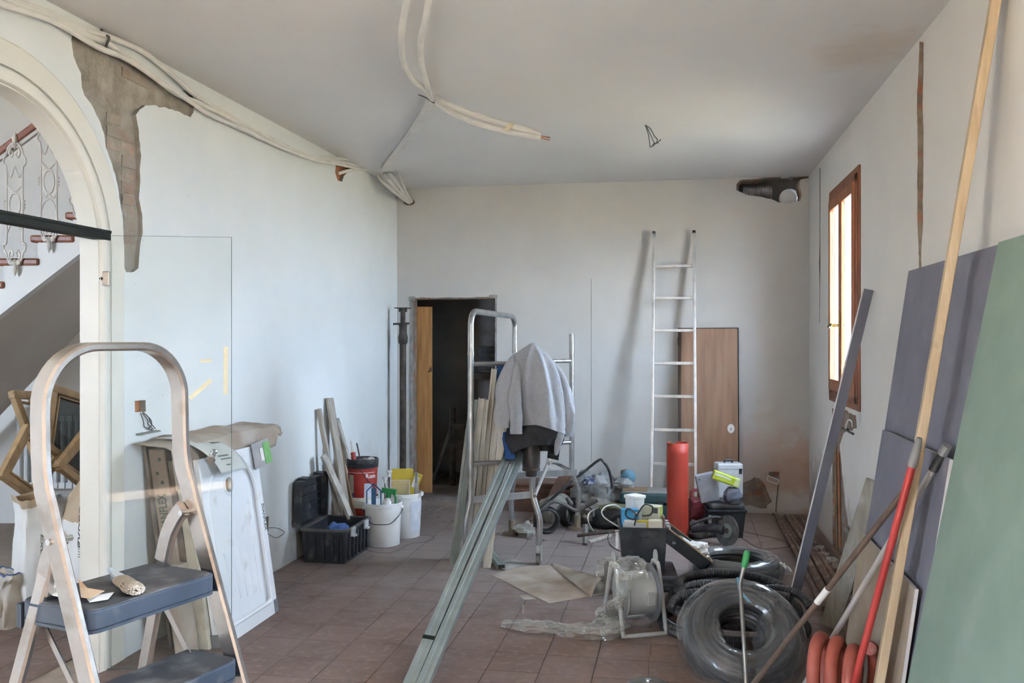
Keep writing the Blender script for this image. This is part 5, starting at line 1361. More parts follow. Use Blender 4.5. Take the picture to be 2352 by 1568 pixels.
def sleeve(ctrl, name, seed, flat=0.55):
    pts = smooth_path([c[0] for c in ctrl], 7)
    rad = []
    m = len(ctrl) - 1
    for k in range(len(pts)):
        q = k / (len(pts) - 1) * m; i = min(int(q), m - 1); rad.append(ctrl[i][1] * (1 - q + i) + ctrl[i + 1][1] * (q - i))
    mb = MB(); ns_ = 26
    vs_ = []
    for k, p in enumerate(pts):
        for j in range(ns_):
            a = 2 * PI * j / ns_
            w = rad[k] * (1 + 0.22 * nz(math.cos(a) * 1.6 + seed, math.sin(a) * 1.6, k * 0.16) + 0.10 * math.sin(3 * a + k * 0.35))
            vs_.append(p + Vector((CA, SA, 0)) * (math.cos(a) * w * 1.0) + Vector((-SA, CA, 0)) * (math.sin(a) * w * flat))
    fs = [(k * ns_ + j, k * ns_ + (j + 1) % ns_, (k + 1) * ns_ + (j + 1) % ns_, (k + 1) * ns_ + j) for k in range(len(pts) - 1) for j in range(ns_)]
    mb.add(vs_, fs)
    return mb.build(name, grey_m, ho, smooth=True)
sleeve([(at6(1178, 816, 6.24), 0.006), (at6(1170, 838, 6.20), 0.038), (at6(1160, 880, 6.18), 0.055), (at6(1155, 920, 6.17), 0.052), (at6(1154, 955, 6.16), 0.050), (at6(1155, 982, 6.16), 0.046)], 'sleeve', 3.0)
sleeve([(at6(1186, 826, 6.22), 0.006), (at6(1184, 850, 6.19), 0.028), (at6(1183, 920, 6.15), 0.05), (at6(1184, 960, 6.14), 0.045), (at6(1186, 996, 6.14), 0.038)], 'hood', 6.0)
sleeve([(at6(1262, 822, 6.32), 0.008), (at6(1277, 850, 6.30), 0.042), (at6(1293, 890, 6.27), 0.055), (at6(1302, 935, 6.25), 0.052), (at6(1305, 970, 6.25), 0.046), (at6(1304, 1002, 6.25), 0.034)], 'sleeve', 9.0)
sleeve([(at6(1290, 970, 6.23), 0.03), (at6(1286, 1000, 6.21), 0.03), (at6(1280, 1030, 6.21), 0.020), (at6(1277, 1045, 6.21), 0.008)], 'pocket_lining', 12.0)
ja = thing('jacket', 'dark jacket hanging below the grey hoodie on the trestle', 'jacket', (B_.x, B_.y, 0.8))
rows = [row(1200, 1270, 930, 0.08), row(1182, 1286, 962, 0.115), row(1166, 1294, 985, 0.125), row(1160, 1292, 1010, 0.13), row(1157, 1282, 1040, 0.13)]
def fold_j(a, v): return 1 + 0.10 * nz(math.cos(a) * 3, math.sin(a) * 3, v * 3) + 0.05 * math.sin(7 * a + 2 * v)
fj = drape(rows, 0, fold_j, 2)
def fj2(u, v):
    p = fj(u, v); a = 2 * PI * u
    fr = math.cos(a + PI / 2)
    p.z += 0.13 * max(0, math.cos(a + 0.95)) * v ** 4 * 0.55 - 0.03 * max(0, math.cos(a - PI)) * v ** 3
    return p
MB().grid(fj2, 80, 24, closed_u=True).build('body', navy_m, ja, smooth=True)
MB().grid(lambda u, v: at6(1262 + 26 * u - 5 * v, 1005 + 46 * v + 6 * u, 6.35) + Vector((0.01 * nz(u * 4, v * 4), 0.02 * nz(u * 5, v * 5, 3), 0)), 8, 10).build('tail', navy_m, ja, smooth=True, solid=0.006)
bs = thing('blue_shirt', 'blue shirt showing at the left edge of the hoodie', 'shirt', (B_.x - 0.15, B_.y, 0.9))
rows = [row(1140, 1168, 838, 0.04, 6.37), row(1139, 1172, 880, 0.06, 6.37), row(1140, 1174, 930, 0.06, 6.37), row(1150, 1176, 985, 0.05, 6.37), row(1160, 1180, 1040, 0.05, 6.27), row(1158, 1184, 1052, 0.045, 6.23)]
MB().grid(drape(rows, 0, lambda a, v: 1 + 0.16 * nz(math.cos(a) * 2 + 4, math.sin(a) * 2, v * 5), 5), 40, 26, closed_u=True).build('body', blue_m, bs, smooth=True)

# ------------------------------------------------------------------ metal studs
def c_channel(name, label, pa, pb, w, fl_, material, up, group, lip=0.006, t=0.0016, ribs=True, cat='metal stud'):
    """C-shaped drywall stud; web towards up, flanges behind"""
    o = [(-w / 2, 0), (w / 2, 0), (w / 2, -fl_), (w / 2 - lip, -fl_), (w / 2 - lip, -fl_ + t), (w / 2 - t, -fl_ + t), (w / 2 - t, -t),
         (w * 0.16, -t), (w * 0.12, -t - 0.003), (-w * 0.12, -t - 0.003), (-w * 0.16, -t),
         (-w / 2 + t, -t), (-w / 2 + t, -fl_ + t), (-w / 2 + lip, -fl_ + t), (-w / 2 + lip, -fl_), (-w / 2, -fl_)]
    o2 = [(-w / 2, 0), (-w * 0.16, 0), (-w * 0.12, -0.003), (w * 0.12, -0.003), (w * 0.16, 0)] + o[1:]
    m = MB(); m.sweep([P3(pa), P3(pb)], o2, up=up)
    ob = m.build(name, material)
    # keep it standing on the floor
    lowz = min(p.z for p in m.v)
    if lowz < 0: ob.location.z -= lowz
    return tag(ob, label, cat, group)
cream_p = mat('cream_profile', (0.50, 0.47, 0.39), (0.58, 0.55, 0.465), 6, 0.5, 0.1)
view_up = (0.15, -1, 0.25)
# two long studs lying from the floor onto the trestle
lower = Vector((-1.155, 3.845, 0.03)); upper = Vector((-1.13, 6.26, 0.80))
long_dir = upper - lower
stud_l = c_channel('metal_stud', 'long galvanised stud lying on the trestle, on the left of the pair', lower + Vector((-0.031, 0, 0)), upper + Vector((-0.040, 0, 0)), 0.056, 0.04, steel_galv, (0.12, -0.6, 1), 'metal studs')
c_channel('metal_stud', 'long galvanised stud lying on the trestle, on the right of the pair', lower + Vector((0.031, -0.02, 0.006)), upper + Vector((0.036, 0.05, 0.006)), 0.056, 0.04, steel_galv, (0.12, -0.6, 1), 'metal studs')
pm_ = (lower + Vector((-0.031, 0, 0))).lerp(upper + Vector((-0.040, 0, 0)), 0.151); ud_ = long_dir.normalized()
WM[stud_l.name] = Matrix.Translation(stud_l.location)
MB(Matrix.Translation((0, 0, 0.0145))).bar(pm_ - ud_ * 0.012, pm_ + ud_ * 0.012, 0.058, 0.004, up=(0.12, -0.6, 1)).build('tape_band', black_paint, stud_l)
st_bottom = [(1042, 1296, 1088, 918, steel_galv, 0.062, 'light galvanised stud, leftmost of those standing against the trestle'),
             (1066, 1290, 1106, 916, cream_p, 0.045, 'cream profile standing just right of the leftmost stud'),
             (1083, 1290, 1118, 918, cream_p, 0.030, 'narrow cream profile between the wider cream ones'),
             (1090, 1286, 1135, 848, cream_p, 0.040, 'tallest cream profile standing against the trestle'),
             (1106, 1292, 1143, 920, cream_p, 0.042, 'cream profile right of the tallest one'),
             (1118, 1306, 1158, 960, cream_p, 0.052, 'cream profile rightmost of those standing, beside the hoodie')]
for k, (bx_, by_, tx_, ty_, m_, w_, lb) in enumerate(st_bottom):
    pb_ = on_z(bx_, by_); 
    dt = 6.24 + 0.015 * k
    pt_ = at_depth(tx_, ty_, dt)
    c_channel('metal_stud' if m_ is steel_galv else 'drywall_profile', lb, pb_, pt_, w_, 0.04, m_, view_up, 'profiles standing against the trestle', lip=0.005, cat='metal stud' if m_ is steel_galv else 'profile')
c_channel('metal_stud', 'short galvanised stud lying on the floor behind the long studs', on_z(1118, 1255, 0.045), on_z(1152, 1296, 0.045), 0.05, 0.04, steel_galv, (0, 0, 1), 'metal studs')

# ------------------------------------------------------------------ aluminium ladder against the far wall
wl_ = thing('ladder', 'aluminium ladder leaning upright against the far wall', 'ladder', (-0.05, YB - 0.35, 0))
xa, xb = -0.215, 0.150
def lad(x, z): return Vector((x, YB - 0.50 + 0.44 * z / 2.58 - 0.02, z))
for x in (xa, xb):
    MB().bar(lad(x * 1.06, 0.0), lad(x, 2.58), 0.024, 0.055, up=(0, -1, 0.2)).build('stile', alu_dull, wl_, bev=0.003)
    MB().bar(lad(x, 2.575), lad(x, 2.60), 0.028, 0.06, up=(0, -1, 0.2)).build('end_cap', black_pl, wl_, bev=0.003)
for k in range(8):
    z = 2.275 - 0.297 * k
    MB().bar(lad(xa - 0.004, z), lad(xb + 0.004, z), 0.032, 0.028, up=(0, 0, 1)).build('rung', alu_dull, wl_, bev=0.004)
# old door leaf leaning behind the ladder
dl = thing('door_panel', 'brown wooden door leaf with white escutcheon leaning behind the ladder', 'door', (0.28, YB - 0.06, 0))
door_m_ = mat('door_veneer', (0.225, 0.125, 0.075), (0.29, 0.17, 0.105), 3.5, 0.5, stretch=(6, 6, 0.5), bump=0.05, bscale=14)
dx0, dx1 = 0.005, 0.548
def dM(): return frame((dx0, YB - 0.14, 0.0), (dx1, YB - 0.14, 0.0), (0, 0.07, 1))
Md = dM()
MB(Md).b2((0, -0.035, 0.0), (dx1 - dx0, 0.0, 1.705)).build('leaf', door_m_, dl, bev=0.003)
MB(Md).b2((0.0, -0.038, 0.0), (0.028, 0.003, 1.707)).build('stile_edge', mat('door_edge_dark', (0.08, 0.05, 0.035), rough=0.6), dl)
MB(Md).b2((dx1 - dx0 - 0.005, -0.038, 0.0), (dx1 - dx0 + 0.004, 0.003, 1.707)).b2((0, -0.038, 1.702), (dx1 - dx0, 0.003, 1.708)).build('edge_band', black_paint, dl)
MB(Md @ Matrix.Translation((0.475, -0.037, 0.785)) @ Matrix.Rotation(PI / 2, 4, 'X')).lathe([(0, 0), (0.032, 0), (0.030, 0.006), (0, 0.007)], 20, Matrix.Diagonal((1, 1.35, 1, 1))).build('escutcheon', white_pl, dl, smooth=True)
MB(Md @ Matrix.Translation((0.475, -0.044, 0.785))).b2((-0.003, -0.003, -0.016), (0.003, 0.0, 0.006)).build('keyhole', black_paint, dl)
for zz in (0.35, 1.55): MB(Md).cyl((0.004, -0.045, zz), (0.004, -0.045, zz + 0.07), 0.008, 8).build('hinge', steel_dark, dl, smooth=True)
# ------------------------------------------------------------------ heap along the far wall
old_brown = mat('old_brown_wood', (0.085, 0.038, 0.022), (0.14, 0.066, 0.038), 6, 0.6, bump=0.2, bscale=20, dust=(0.19, 0.13, 0.10), dscale=7, dlo=0.55, dhi=0.75)
ob_ = thing('wooden_chest', 'low brown wooden box lying along the far wall', 'wooden box', (-0.6, YB - 0.2, 0))
xa_, xb_ = on_y(1176, 779, 8.25).x, on_y(1350, 779, 8.25).x
for a, b in (((xa_, 8.22, 0.0), (xb_, 8.245, 0.255)), ((xa_, 8.50, 0.0), (xb_, 8.52, 0.255)), ((xa_, 8.245, 0.0), (xa_ + 0.025, 8.50, 0.255)), ((xb_ - 0.025, 8.245, 0.0), (xb_, 8.50, 0.255))):
    MB().b2(a, b).build('side_board', old_brown, ob_, bev=0.003)
MB().b2((xa_ - 0.02, 8.19, 0.255), (xb_ + 0.03, 8.53, 0.275)).build('top_board', old_brown, ob_, bev=0.004)
MB().b2((xa_ - 0.01, 8.20, 0.19), (xb_ + 0.01, 8.222, 0.215)).build('moulding', old_brown, ob_, bev=0.003)
dn = MB().add([on_y(1225, 1205, 7.9), on_y(1290, 1080, 8.15), on_y(1318, 1083, 8.15), on_y(1262, 1195, 7.9)], [(0, 1, 2, 3)])
tag(dn.build('brown_slat', old_brown, solid=0.02), 'dark brown slat leaning across the wooden box', 'slat')
# pale sacks and cloths
pale_cloth = mat('pale_cloth', (0.20, 0.185, 0.16), (0.31, 0.29, 0.255), 7, 0.9, bump=0.3, bscale=25)
grey_cloth = mat('grey_film_cloth', (0.15, 0.15, 0.145), (0.33, 0.33, 0.32), 14, 0.65, bump=0.4, bscale=25)
def heap(px, py, t, rx, ry, rz_, name, label, cat, material, seed, amp=0.4, n=34, z0=None):
    c = at_depth(px, py, t)
    if z0 is not None: c.z = z0 + rz_ * 0.8
    return blob(name, label, cat, c, (rx, ry, rz_), material, seed, amp, n, flat=0.8)
heap(1275, 1165, 7.9, 0.17, 0.16, 0.13, 'plaster_sack', 'pale half full plaster sack slumped beside the trestle', 'sack', pale_cloth, 3, 0.30, z0=0)
heap(1375, 1120, 8.0, 0.22, 0.14, 0.17, 'plastic_sheet', 'crumpled greyish plastic sheet heaped on the far clutter', 'plastic sheet', grey_cloth, 8, 0.55, z0=0.10)
heap(1378, 1168, 7.75, 0.19, 0.15, 0.12, 'drop_cloth', 'paint stained pale drop cloth bundled under the plastic sheet', 'cloth', pale_cloth, 13, 0.5, z0=0)
heap(1352, 1105, 7.82, 0.05, 0.05, 0.04, 'striped_rag', 'dark blue striped rag on the plastic sheet', 'rag', mat('navy_stripe', (0.02, 0.035, 0.09), (0.28, 0.30, 0.34), 30, 0.9), 5, 0.6, 16)
tag(MB(Matrix.Translation(at_depth(1443, 1094, 7.9))).lathe([(0, 0.05), (0.03, 0.045), (0.055, 0.025), (0.065, 0.0), (0.058, 0.0), (0.03, 0.03), (0, 0.036)], 18, Matrix.Rotation(1.1, 4, 'X')).build('dust_mask', mat('mask_blue', (0.085, 0.18, 0.235), (0.11, 0.22, 0.28), 10, 0.8), smooth=True), 'light blue dust mask lying on the heap', 'dust mask')
blob('foam_scrap', 'brown foam scrap beside the blue dust mask', 'foam scrap', at_depth(1434, 1085, 7.96), (0.04, 0.03, 0.03), cardboard_dk, 3, 0.4, 12)
heap(1432, 1112, 7.88, 0.085, 0.07, 0.055, 'plastic_bag', 'small crumpled bag under the blue dust mask on the teal case', 'bag', grey_cloth, 61, 0.45, 20, z0=0.298)
# black hose arching above the heap
cable('black_hose', 'stiff black hose arching up over the heap at the far wall', [at_depth(1236, 1172, 7.6), at_depth(1262, 1150, 7.6), at_depth(1290, 1125, 7.7), at_depth(1316, 1103, 7.75), at_depth(1345, 1080, 7.8), at_depth(1376, 1056, 7.8), at_depth(1386, 1060, 7.8), at_depth(1398, 1078, 7.8), at_depth(1404, 1102, 7.8), at_depth(1406, 1122, 7.8)], 0.013, black_rb, 'hose', 6)
cable('grey_hose', 'dusty grey hose bent across the pale sack', [at_depth(1240, 1176, 7.4), at_depth(1270, 1152, 7.4), at_depth(1300, 1160, 7.4), at_depth(1325, 1172, 7.4), at_depth(1345, 1160, 7.4), at_depth(1360, 1168, 7.4), at_depth(1362, 1185, 7.4)], 0.016, mat('hose_dusty', (0.10, 0.092, 0.085), (0.16, 0.15, 0.14), 12, 0.8), 'hose', 6)
stick('iron_bar', 'short dark iron bar poking out of the heap, tilted right', 'bar', at_depth(1345, 1163, 7.3), at_depth(1373, 1149, 7.3), 0.014, steel_dark)
stick('iron_bar', 'short dark iron bar poking out of the heap, tilted left', 'bar', at_depth(1301, 1143, 7.4), at_depth(1312, 1162, 7.4), 0.012, steel_dark)
# dark teal tool case
teal = mat('teal_plastic', (0.012, 0.045, 0.048), (0.02, 0.062, 0.065), 8, 0.5)
tdust = mat('dusty_lid', (0.17, 0.165, 0.15), (0.24, 0.23, 0.215), 8, 0.8)
tcs = thing('tool_case', 'dark teal tool case with dusty lid, against the far wall behind the red pipe', 'tool case', (-0.2, 7.85, 0))
x0_, x1_ = on_y(1420, 1160, 7.72).x, on_y(1546, 1160, 7.72).x
MB().b2((x0_, 7.72, 0.06), (x1_, 8.06, 0.20)).build('body', teal, tcs, bev=0.015)
MB().b2((x0_ + 0.01, 7.71, 0.205), (x1_ - 0.01, 8.07, 0.29)).build('lid', teal, tcs, bev=0.018)
MB().b2((x0_ + 0.03, 7.74, 0.288), (x1_ - 0.03, 8.04, 0.296)).build('lid_panel', tdust, tcs, bev=0.006)
for fx in (0.2, 0.72): MB().b2((x0_ + (x1_ - x0_) * fx, 7.70, 0.15), (x0_ + (x1_ - x0_) * fx + 0.05, 7.722, 0.235)).build('latch', black_pl, tcs, bev=0.004)
MB().b2((x0_ + 0.25, 7.712, 0.155), (x0_ + 0.29, 7.719, 0.18)).build('label', white_pl, tcs)
MB().b2((x0_ + 0.03, 7.74, 0.0), (x1_ - 0.03, 8.05, 0.06)).build('base_tray', black_pl, tcs, bev=0.006)
tag(MB().b2((x0_ + 0.03, 7.80, 0.297), (x0_ + 0.24, 7.97, 0.305)).build('wood_scrap', brown_wood), 'thin brown wood scrap on the teal tool case', 'wood scrap')
# black holdall with white cords
hb = thing('black_bag', 'black bag with white cord lying before the teal case', 'bag', on_z(1400, 1215))
cbag = on_z(1402, 1212); cbag.z = 0.085
blob('bag', None, None, cbag, (0.17, 0.13, 0.105), mat('bag_black', (0.010, 0.010, 0.010), (0.022, 0.021, 0.020), 10, 0.6), 6, 0.25, 30, 0.8, hb)
blob('flap', None, None, cbag + Vector((0.02, 0.02, 0.085)), (0.13, 0.10, 0.035), mat('olive_flap', (0.13, 0.125, 0.06), (0.19, 0.18, 0.10), 10, 0.85), 7, 0.35, 20, 0.8, hb)
cord = mat('white_cord', (0.45, 0.45, 0.40), (0.55, 0.55, 0.49), 12, 0.7)
cable('white_cable', 'whitish cable making a big loop beside the black bag', [at_depth(1434, 1175, 6.9), at_depth(1415, 1160, 6.9), at_depth(1393, 1162, 6.8), at_depth(1382, 1174, 6.7), at_depth(1388, 1188, 6.6), at_depth(1410, 1203, 6.5), at_depth(1428, 1213, 6.4)], 0.005, cord)
cable('white_cable', 'whitish cable curving on the floor left of the black bag', [at_depth(1366, 1169, 7.1), at_depth(1352, 1180, 7.1), at_depth(1352, 1200, 7.0), on_z(1368, 1222, 0.01), on_z(1395, 1222, 0.01), on_z(1425, 1216, 0.01)], 0.005, cord)
# coils of black hose under the trestle
def coil(center, axis, R, r, turns, pitch, seed=0.0, wob=0.03, steps=26, seg=6, corr=None, closed_top=False):
    ax_ = P3(axis).normalized(); u_ = ax_.orthogonal().normalized(); w_ = ax_.cross(u_)
    pts, sc = [], []
    n = int(turns * steps)
    for k in range(n + 1):
        a = 2 * PI * k / steps
        rr_ = R * (1 + wob * nz(a * 0.35 + seed, seed, 0.3) + wob * 0.8 * nz(a * 0.11 + seed, 5, 0.3))
        h = pitch(a / (2 * PI)) if callable(pitch) else pitch * a / (2 * PI)
        pts.append(P3(center) + u_ * (math.cos(a) * rr_) + w_ * (math.sin(a) * rr_) + ax_ * (h + 0.5 * r * nz(a * 0.5, seed, 8)))
    return MB().tube(pts, r, seg)
c1 = on_z(1253, 1222); c1.z = 0.115
tag(coil(c1 + Vector((0, 0.0, 0)), (0.35, -1, 0.0), 0.095, 0.009, 9, lambda t: 0.018 * math.sin(t * 2.4) + 0.012 * t, 2, 0.16, 22).build('hose_coil', black_rb, smooth=True), 'coil of thin black cable standing on edge under the trestle', 'cable coil')
c2 = on_z(1292, 1208); c2.z = 0.10
tag(coil(c2, (0.9, -0.5, 0.1), 0.085, 0.008, 10, lambda t: 0.02 * math.sin(t * 1.9) + 0.010 * t, 7, 0.15, 22).build('hose_coil', black_rb, smooth=True), 'coil of thin black cable beside the far trestle foot', 'cable coil')
for k, (a, b, r, m_, lb) in enumerate((((1225, 1190), (1186, 1208), 0.016, old_brown, 'brown pipe offcut, uppermost of the small bundle under the trestle'), ((1224, 1200), (1180, 1214), 0.014, old_brown, 'brown pipe offcut with pale end under the trestle'), ((1225, 1208), (1182, 1228), 0.013, steel_dark, 'dark pipe offcut lying in front of the small bundle'))):
    stick('pipe_offcut', lb, 'pipe', on_z(a[0], a[1], 0.05 - 0.015 * k), on_z(b[0], b[1], 0.02), r, m_)
heap(1207, 1180, 7.3, 0.08, 0.08, 0.06, 'crumpled_bag', 'small crumpled pale bag left of the pipe offcuts', 'bag', pale_cloth, 31, 0.55, 20, z0=0)
# hammer and bars on the floor
hm = thing('sledge_hammer', 'hammer with grey head and dark handle on the floor before the bag', 'hammer', on_z(1345, 1248))
ha = on_z(1344, 1246, 0.02)
MB().tube([ha + Vector((0, 0, -0.01)), ha + Vector((0.0, 0.03, 0.06)), ha + Vector((-0.005, 0.06, 0.13))], 0.022, 8).build('head', mat('iron_grey', (0.14, 0.135, 0.13), (0.22, 0.21, 0.20), 10, 0.6, 0.3), hm, smooth=True)
MB().cyl(at_depth(1326, 1230, 6.95), at_depth(1412, 1219, 6.9), 0.013, 8).build('handle', steel_dark, hm, smooth=True)
plank(on_z(1352, 1244, 0.012), on_z(1402, 1228, 0.03), 0.03, 0.02, dusty_wood, 'short dusty wood strip beside the hammer', up=(0, 0, 1))
stick('green_bottle', 'small olive green bottle lying by the hammer', 'bottle', on_z(1350, 1214, 0.03), on_z(1367, 1222, 0.025), 0.025, mat('olive_glass', (0.07, 0.085, 0.05), rough=0.4), 12, 0.015)
cable('thin_cable', 'thin dark cable hanging beside the crate', [at_depth(1400, 1222, 6.5), at_depth(1396, 1236, 6.4), at_depth(1404, 1254, 6.3), on_z(1425, 1266, 0.005)], 0.004, black_rb)

# ------------------------------------------------------------------ red plastic pipe, split along its length
pc = at_depth(1556, 779, 7.2); pc.z = 0
red_pvc = mat('red_pvc', (0.30, 0.026, 0.012), (0.36, 0.038, 0.018), 5, 0.55, dust=(0.31, 0.085, 0.055), dscale=10, dlo=0.6, dhi=0.8)
rp = thing('plastic_pipe', 'orange-red split plastic pipe standing upright', 'pipe', pc)
prof_ = []
for k in range(41):
    a = -0.9 + 2 * PI * 1.06 * k / 40
    prof_.append((a, 0.080 + 0.006 * k / 40))
pm = MB(Matrix.Translation(pc))
def pf_(u, v):
    q = u * 40; i = min(int(q), 39); k = q - i
    a = prof_[i][0] * (1 - k) + prof_[i + 1][0] * k; r = prof_[i][1] * (1 - k) + prof_[i + 1][1] * k
    h = 0.775 if u > 0.16 else 0.70 + 0.0 * u
    return (r * math.cos(a + 2.2), r * math.sin(a + 2.2), h * v)
pm.grid(pf_, 60, 10)
pm.build('tube', red_pvc, rp, smooth=True, solid=0.004)
# ------------------------------------------------------------------ jerrycan, black bin and the cases on it
jc = thing('jerrycan', 'dark red dusty jerrycan behind the red pipe', 'jerrycan', at_depth(1602, 1190, 7.6))
jm = mat('jerry_red', (0.16, 0.018, 0.022), (0.22, 0.035, 0.04), 8, 0.5, dust=(0.30, 0.16, 0.16), dscale=18, dlo=0.6, dhi=0.8)
jp = at_depth(1601, 779, 7.55); jp.z = 0
Mj = Matrix.Translation(jp) @ Matrix.Rotation(0.15, 4, 'Z')
MB(Mj).b2((-0.062, -0.06, 0.0), (0.066, 0.08, 0.27)).build('can', jm, jc, bev=0.02)
for k in range(3): MB(Mj).b2((-0.055, -0.064, 0.05 + 0.07 * k), (0.058, -0.058, 0.058 + 0.07 * k)).build('rib', jm, jc)
MB(Mj).tube(smooth_path([(-0.045, 0.01, 0.27), (-0.045, 0.01, 0.325), (0.0, 0.01, 0.335), (0.045, 0.01, 0.325), (0.045, 0.01, 0.27)], 5), 0.013, 8).build('handle', jm, jc, smooth=True)
MB(Mj).cyl((0.035, 0.05, 0.26), (0.035, 0.05, 0.31), 0.02, 12).build('cap', jm, jc, smooth=True)
bn = thing('tool_bin', 'black plastic tool chest with dusty lid under the grey cases', 'tool chest', at_depth(1660, 1220, 7.3))
bp_ = at_depth(1664, 779, 7.35); bp_.z = 0
Mn = Matrix.Translation(bp_) @ Matrix.Rotation(0.12, 4, 'Z')
crate_walls(Mn, -0.145, 0.145, -0.14, 0.16, 0.0, 0.22, 0.006, 0.02).build('body', black_pl, bn, bev=0.008)
MB(Mn).b2((-0.155, -0.15, 0.215), (0.155, 0.17, 0.232)).build('lid_rim', black_pl, bn, bev=0.004)
MB(Mn).prism([(-0.14, -0.13), (0.14, -0.13), (0.14, 0.15), (-0.14, 0.15)], 0.06, z0=0.230).build('lid', mat('lid_dusty_grey', (0.05, 0.05, 0.055), (0.10, 0.10, 0.105), 8, 0.6), bn, bev=0.022)
MB(Mn).b2((-0.155, -0.165, 0.13), (-0.13, -0.135, 0.19)).build('latch', alu_dull, bn, bev=0.003)
gcase = mat('grey_case', (0.25, 0.26, 0.28), (0.32, 0.33, 0.35), 6, 0.5, dust=(0.38, 0.38, 0.38), dscale=9, dlo=0.55, dhi=0.75)
lcase = mat('light_case', (0.50, 0.51, 0.52), (0.58, 0.59, 0.60), 6, 0.45, dust=(0.44, 0.43, 0.42), dscale=9, dlo=0.55, dhi=0.75)
k1 = thing('tool_case', 'light grey upright case with handle on the black tool chest', 'case', Mn @ Vector((0.05, 0.1, 0.29)))
Mk = Matrix.Translation(at_depth(1678, 1150, 7.42)) ; Mk.translation.z = 0.290
Mk = Mk @ Matrix.Rotation(0.2, 4, 'Z')
MB(Mk).b2((-0.105, 0.0, 0), (0.105, 0.14, 0.285)).build('shell', lcase, k1, bev=0.012)
MB(Mk).b2((-0.108, -0.002, 0.235), (0.108, 0.142, 0.243)).build('seam', gcase, k1)
MB(Mk).tube(smooth_path([(-0.03, 0.07, 0.283), (-0.03, 0.07, 0.305), (0.03, 0.07, 0.305), (0.03, 0.07, 0.283)], 3), 0.008, 6).build('handle', black_pl, k1, smooth=True)
MB(Mk).b2((0.07, -0.006, 0.20), (0.095, 0.0, 0.245)).build('latch', black_pl, k1, bev=0.002)
k2 = thing('flat_case', 'flat grey case leaning tilted at the left on the black tool chest', 'case', Mn @ Vector((-0.1, 0, 0.29)))
Mk2 = Matrix.Translation(at_depth(1632, 1150, 7.25)) ; Mk2.translation.z = 0.297
Mk2 = Mk2 @ Matrix.Rotation(-0.24, 4, 'Y') @ Matrix.Rotation(0.15, 4, 'X')
MB(Mk2).b2((-0.075, -0.02, 0), (0.075, 0.03, 0.235)).build('shell', gcase, k2, bev=0.01)
MB(Mk2).lathe([(0, 0), (0.006, 0), (0.006, 0.003), (0, 0.003)], 8, Matrix.Translation((-0.045, -0.021, 0.20)) @ Matrix.Rotation(PI / 2, 4, 'X')).build('stud', black_pl, k2)
k3 = thing('level_box', 'yellow-green plastic tube box lying across the grey cases', 'plastic box', at_depth(1665, 1100, 7.2))
la, lb_ = at_depth(1637, 1088, 7.2), at_depth(1697, 1110, 7.2)
lime = mat('lime_plastic', (0.38, 0.46, 0.02), (0.46, 0.54, 0.06), 9, 0.25)
MB().bar(la, lb_, 0.055, 0.075, up=(0, 0, 1)).build('tube', lime, k3, bev=0.012)
MB().bar(la.lerp(lb_, 0.78), la.lerp(lb_, 1.005), 0.058, 0.078, up=(0, 0, 1)).build('end_cap', mat('lime_clear', (0.52, 0.60, 0.20), (0.60, 0.66, 0.30), 9, 0.2), k3, bev=0.012)
MB().bar(la.lerp(lb_, 0.1) + Vector((0, -0.028, 0.012)), la.lerp(lb_, 0.7) + Vector((0, -0.028, 0.012)), 0.003, 0.016, up=(0, 0, 1)).build('label', mat('lime_label', (0.60, 0.62, 0.50), rough=0.5), k3)
blob('cool_bag', 'grey-blue soft bag bulging in front of the light grey case', 'bag', Vector(at_depth(1683, 1138, 7.22)), (0.075, 0.06, 0.07), mat('bag_blue_grey', (0.10, 0.105, 0.13), (0.15, 0.155, 0.185), 14, 0.7), 12, 0.25, 26, 0.9)
# grinder and tools on the floor
gnd = thing('angle_grinder', 'dusty angle grinder with round disc on the floor beside the black chest', 'angle grinder', on_z(1665, 1262))
dc = on_z(1670, 1256); dc.z = 0.125
Mdc = Matrix.Translation(dc) @ Matrix.Rotation(0.75 + PI, 4, 'Z') @ Matrix.Rotation(PI / 2 - 0.15, 4, 'Y')
MB(Mdc).lathe([(0, 0.004), (0.118, 0.003), (0.118, -0.003), (0, -0.004)], 30).build('disc', mat('disc_grey', (0.07, 0.07, 0.068), (0.13, 0.13, 0.125), 20, 0.7), gnd, smooth=True)
MB(Mdc).lathe([(0.022, 0.006), (0.055, 0.0055), (0.055, 0.004), (0.022, 0.004)], 24).build('disc_label', mat('disc_label', (0.16, 0.19, 0.17), (0.22, 0.25, 0.23), 20, 0.7), gnd, smooth=True)
MB(Mdc).lathe([(0.0, 0.014), (0.018, 0.012), (0.020, 0.004)], 14).build('nut', steel_dark, gnd, smooth=True)
MB(Mdc).lathe([(0.03, -0.006), (0.112, -0.008), (0.115, 0.018)], 20, None, PI * 0.55, PI * 1.6).build('guard', steel_dark, gnd, smooth=True, solid=0.003)
MB().tube([dc + Vector((-0.02, 0.02, 0)), dc + Vector((-0.10, 0.08, 0.0)), dc + Vector((-0.26, 0.16, -0.03))], 0.034, 10, scales=[1.1, 1.0, 0.8]).build('body', black_pl, gnd, smooth=True)
for k, (px, py, rx, rz_, lb, m_) in enumerate(((1605, 1225, 0.11, 0.075, 'dark dusty power tool lying right of the red pipe', steel_dark), (1632, 1212, 0.06, 0.10, 'dark sander standing between the red pipe and the grinder', black_pl), (1600, 1205, 0.05, 0.04, 'grey plastic lump on the dark power tool', gcase))):
    c = on_z(px, py + 10); c.z = rz_ * 0.8 + (0.12 if k == 2 else 0)
    blob('power_tool', lb, 'power tool', c, (rx, rx * 0.8, rz_), m_, 40 + k * 7, 0.4, 22, 0.8)
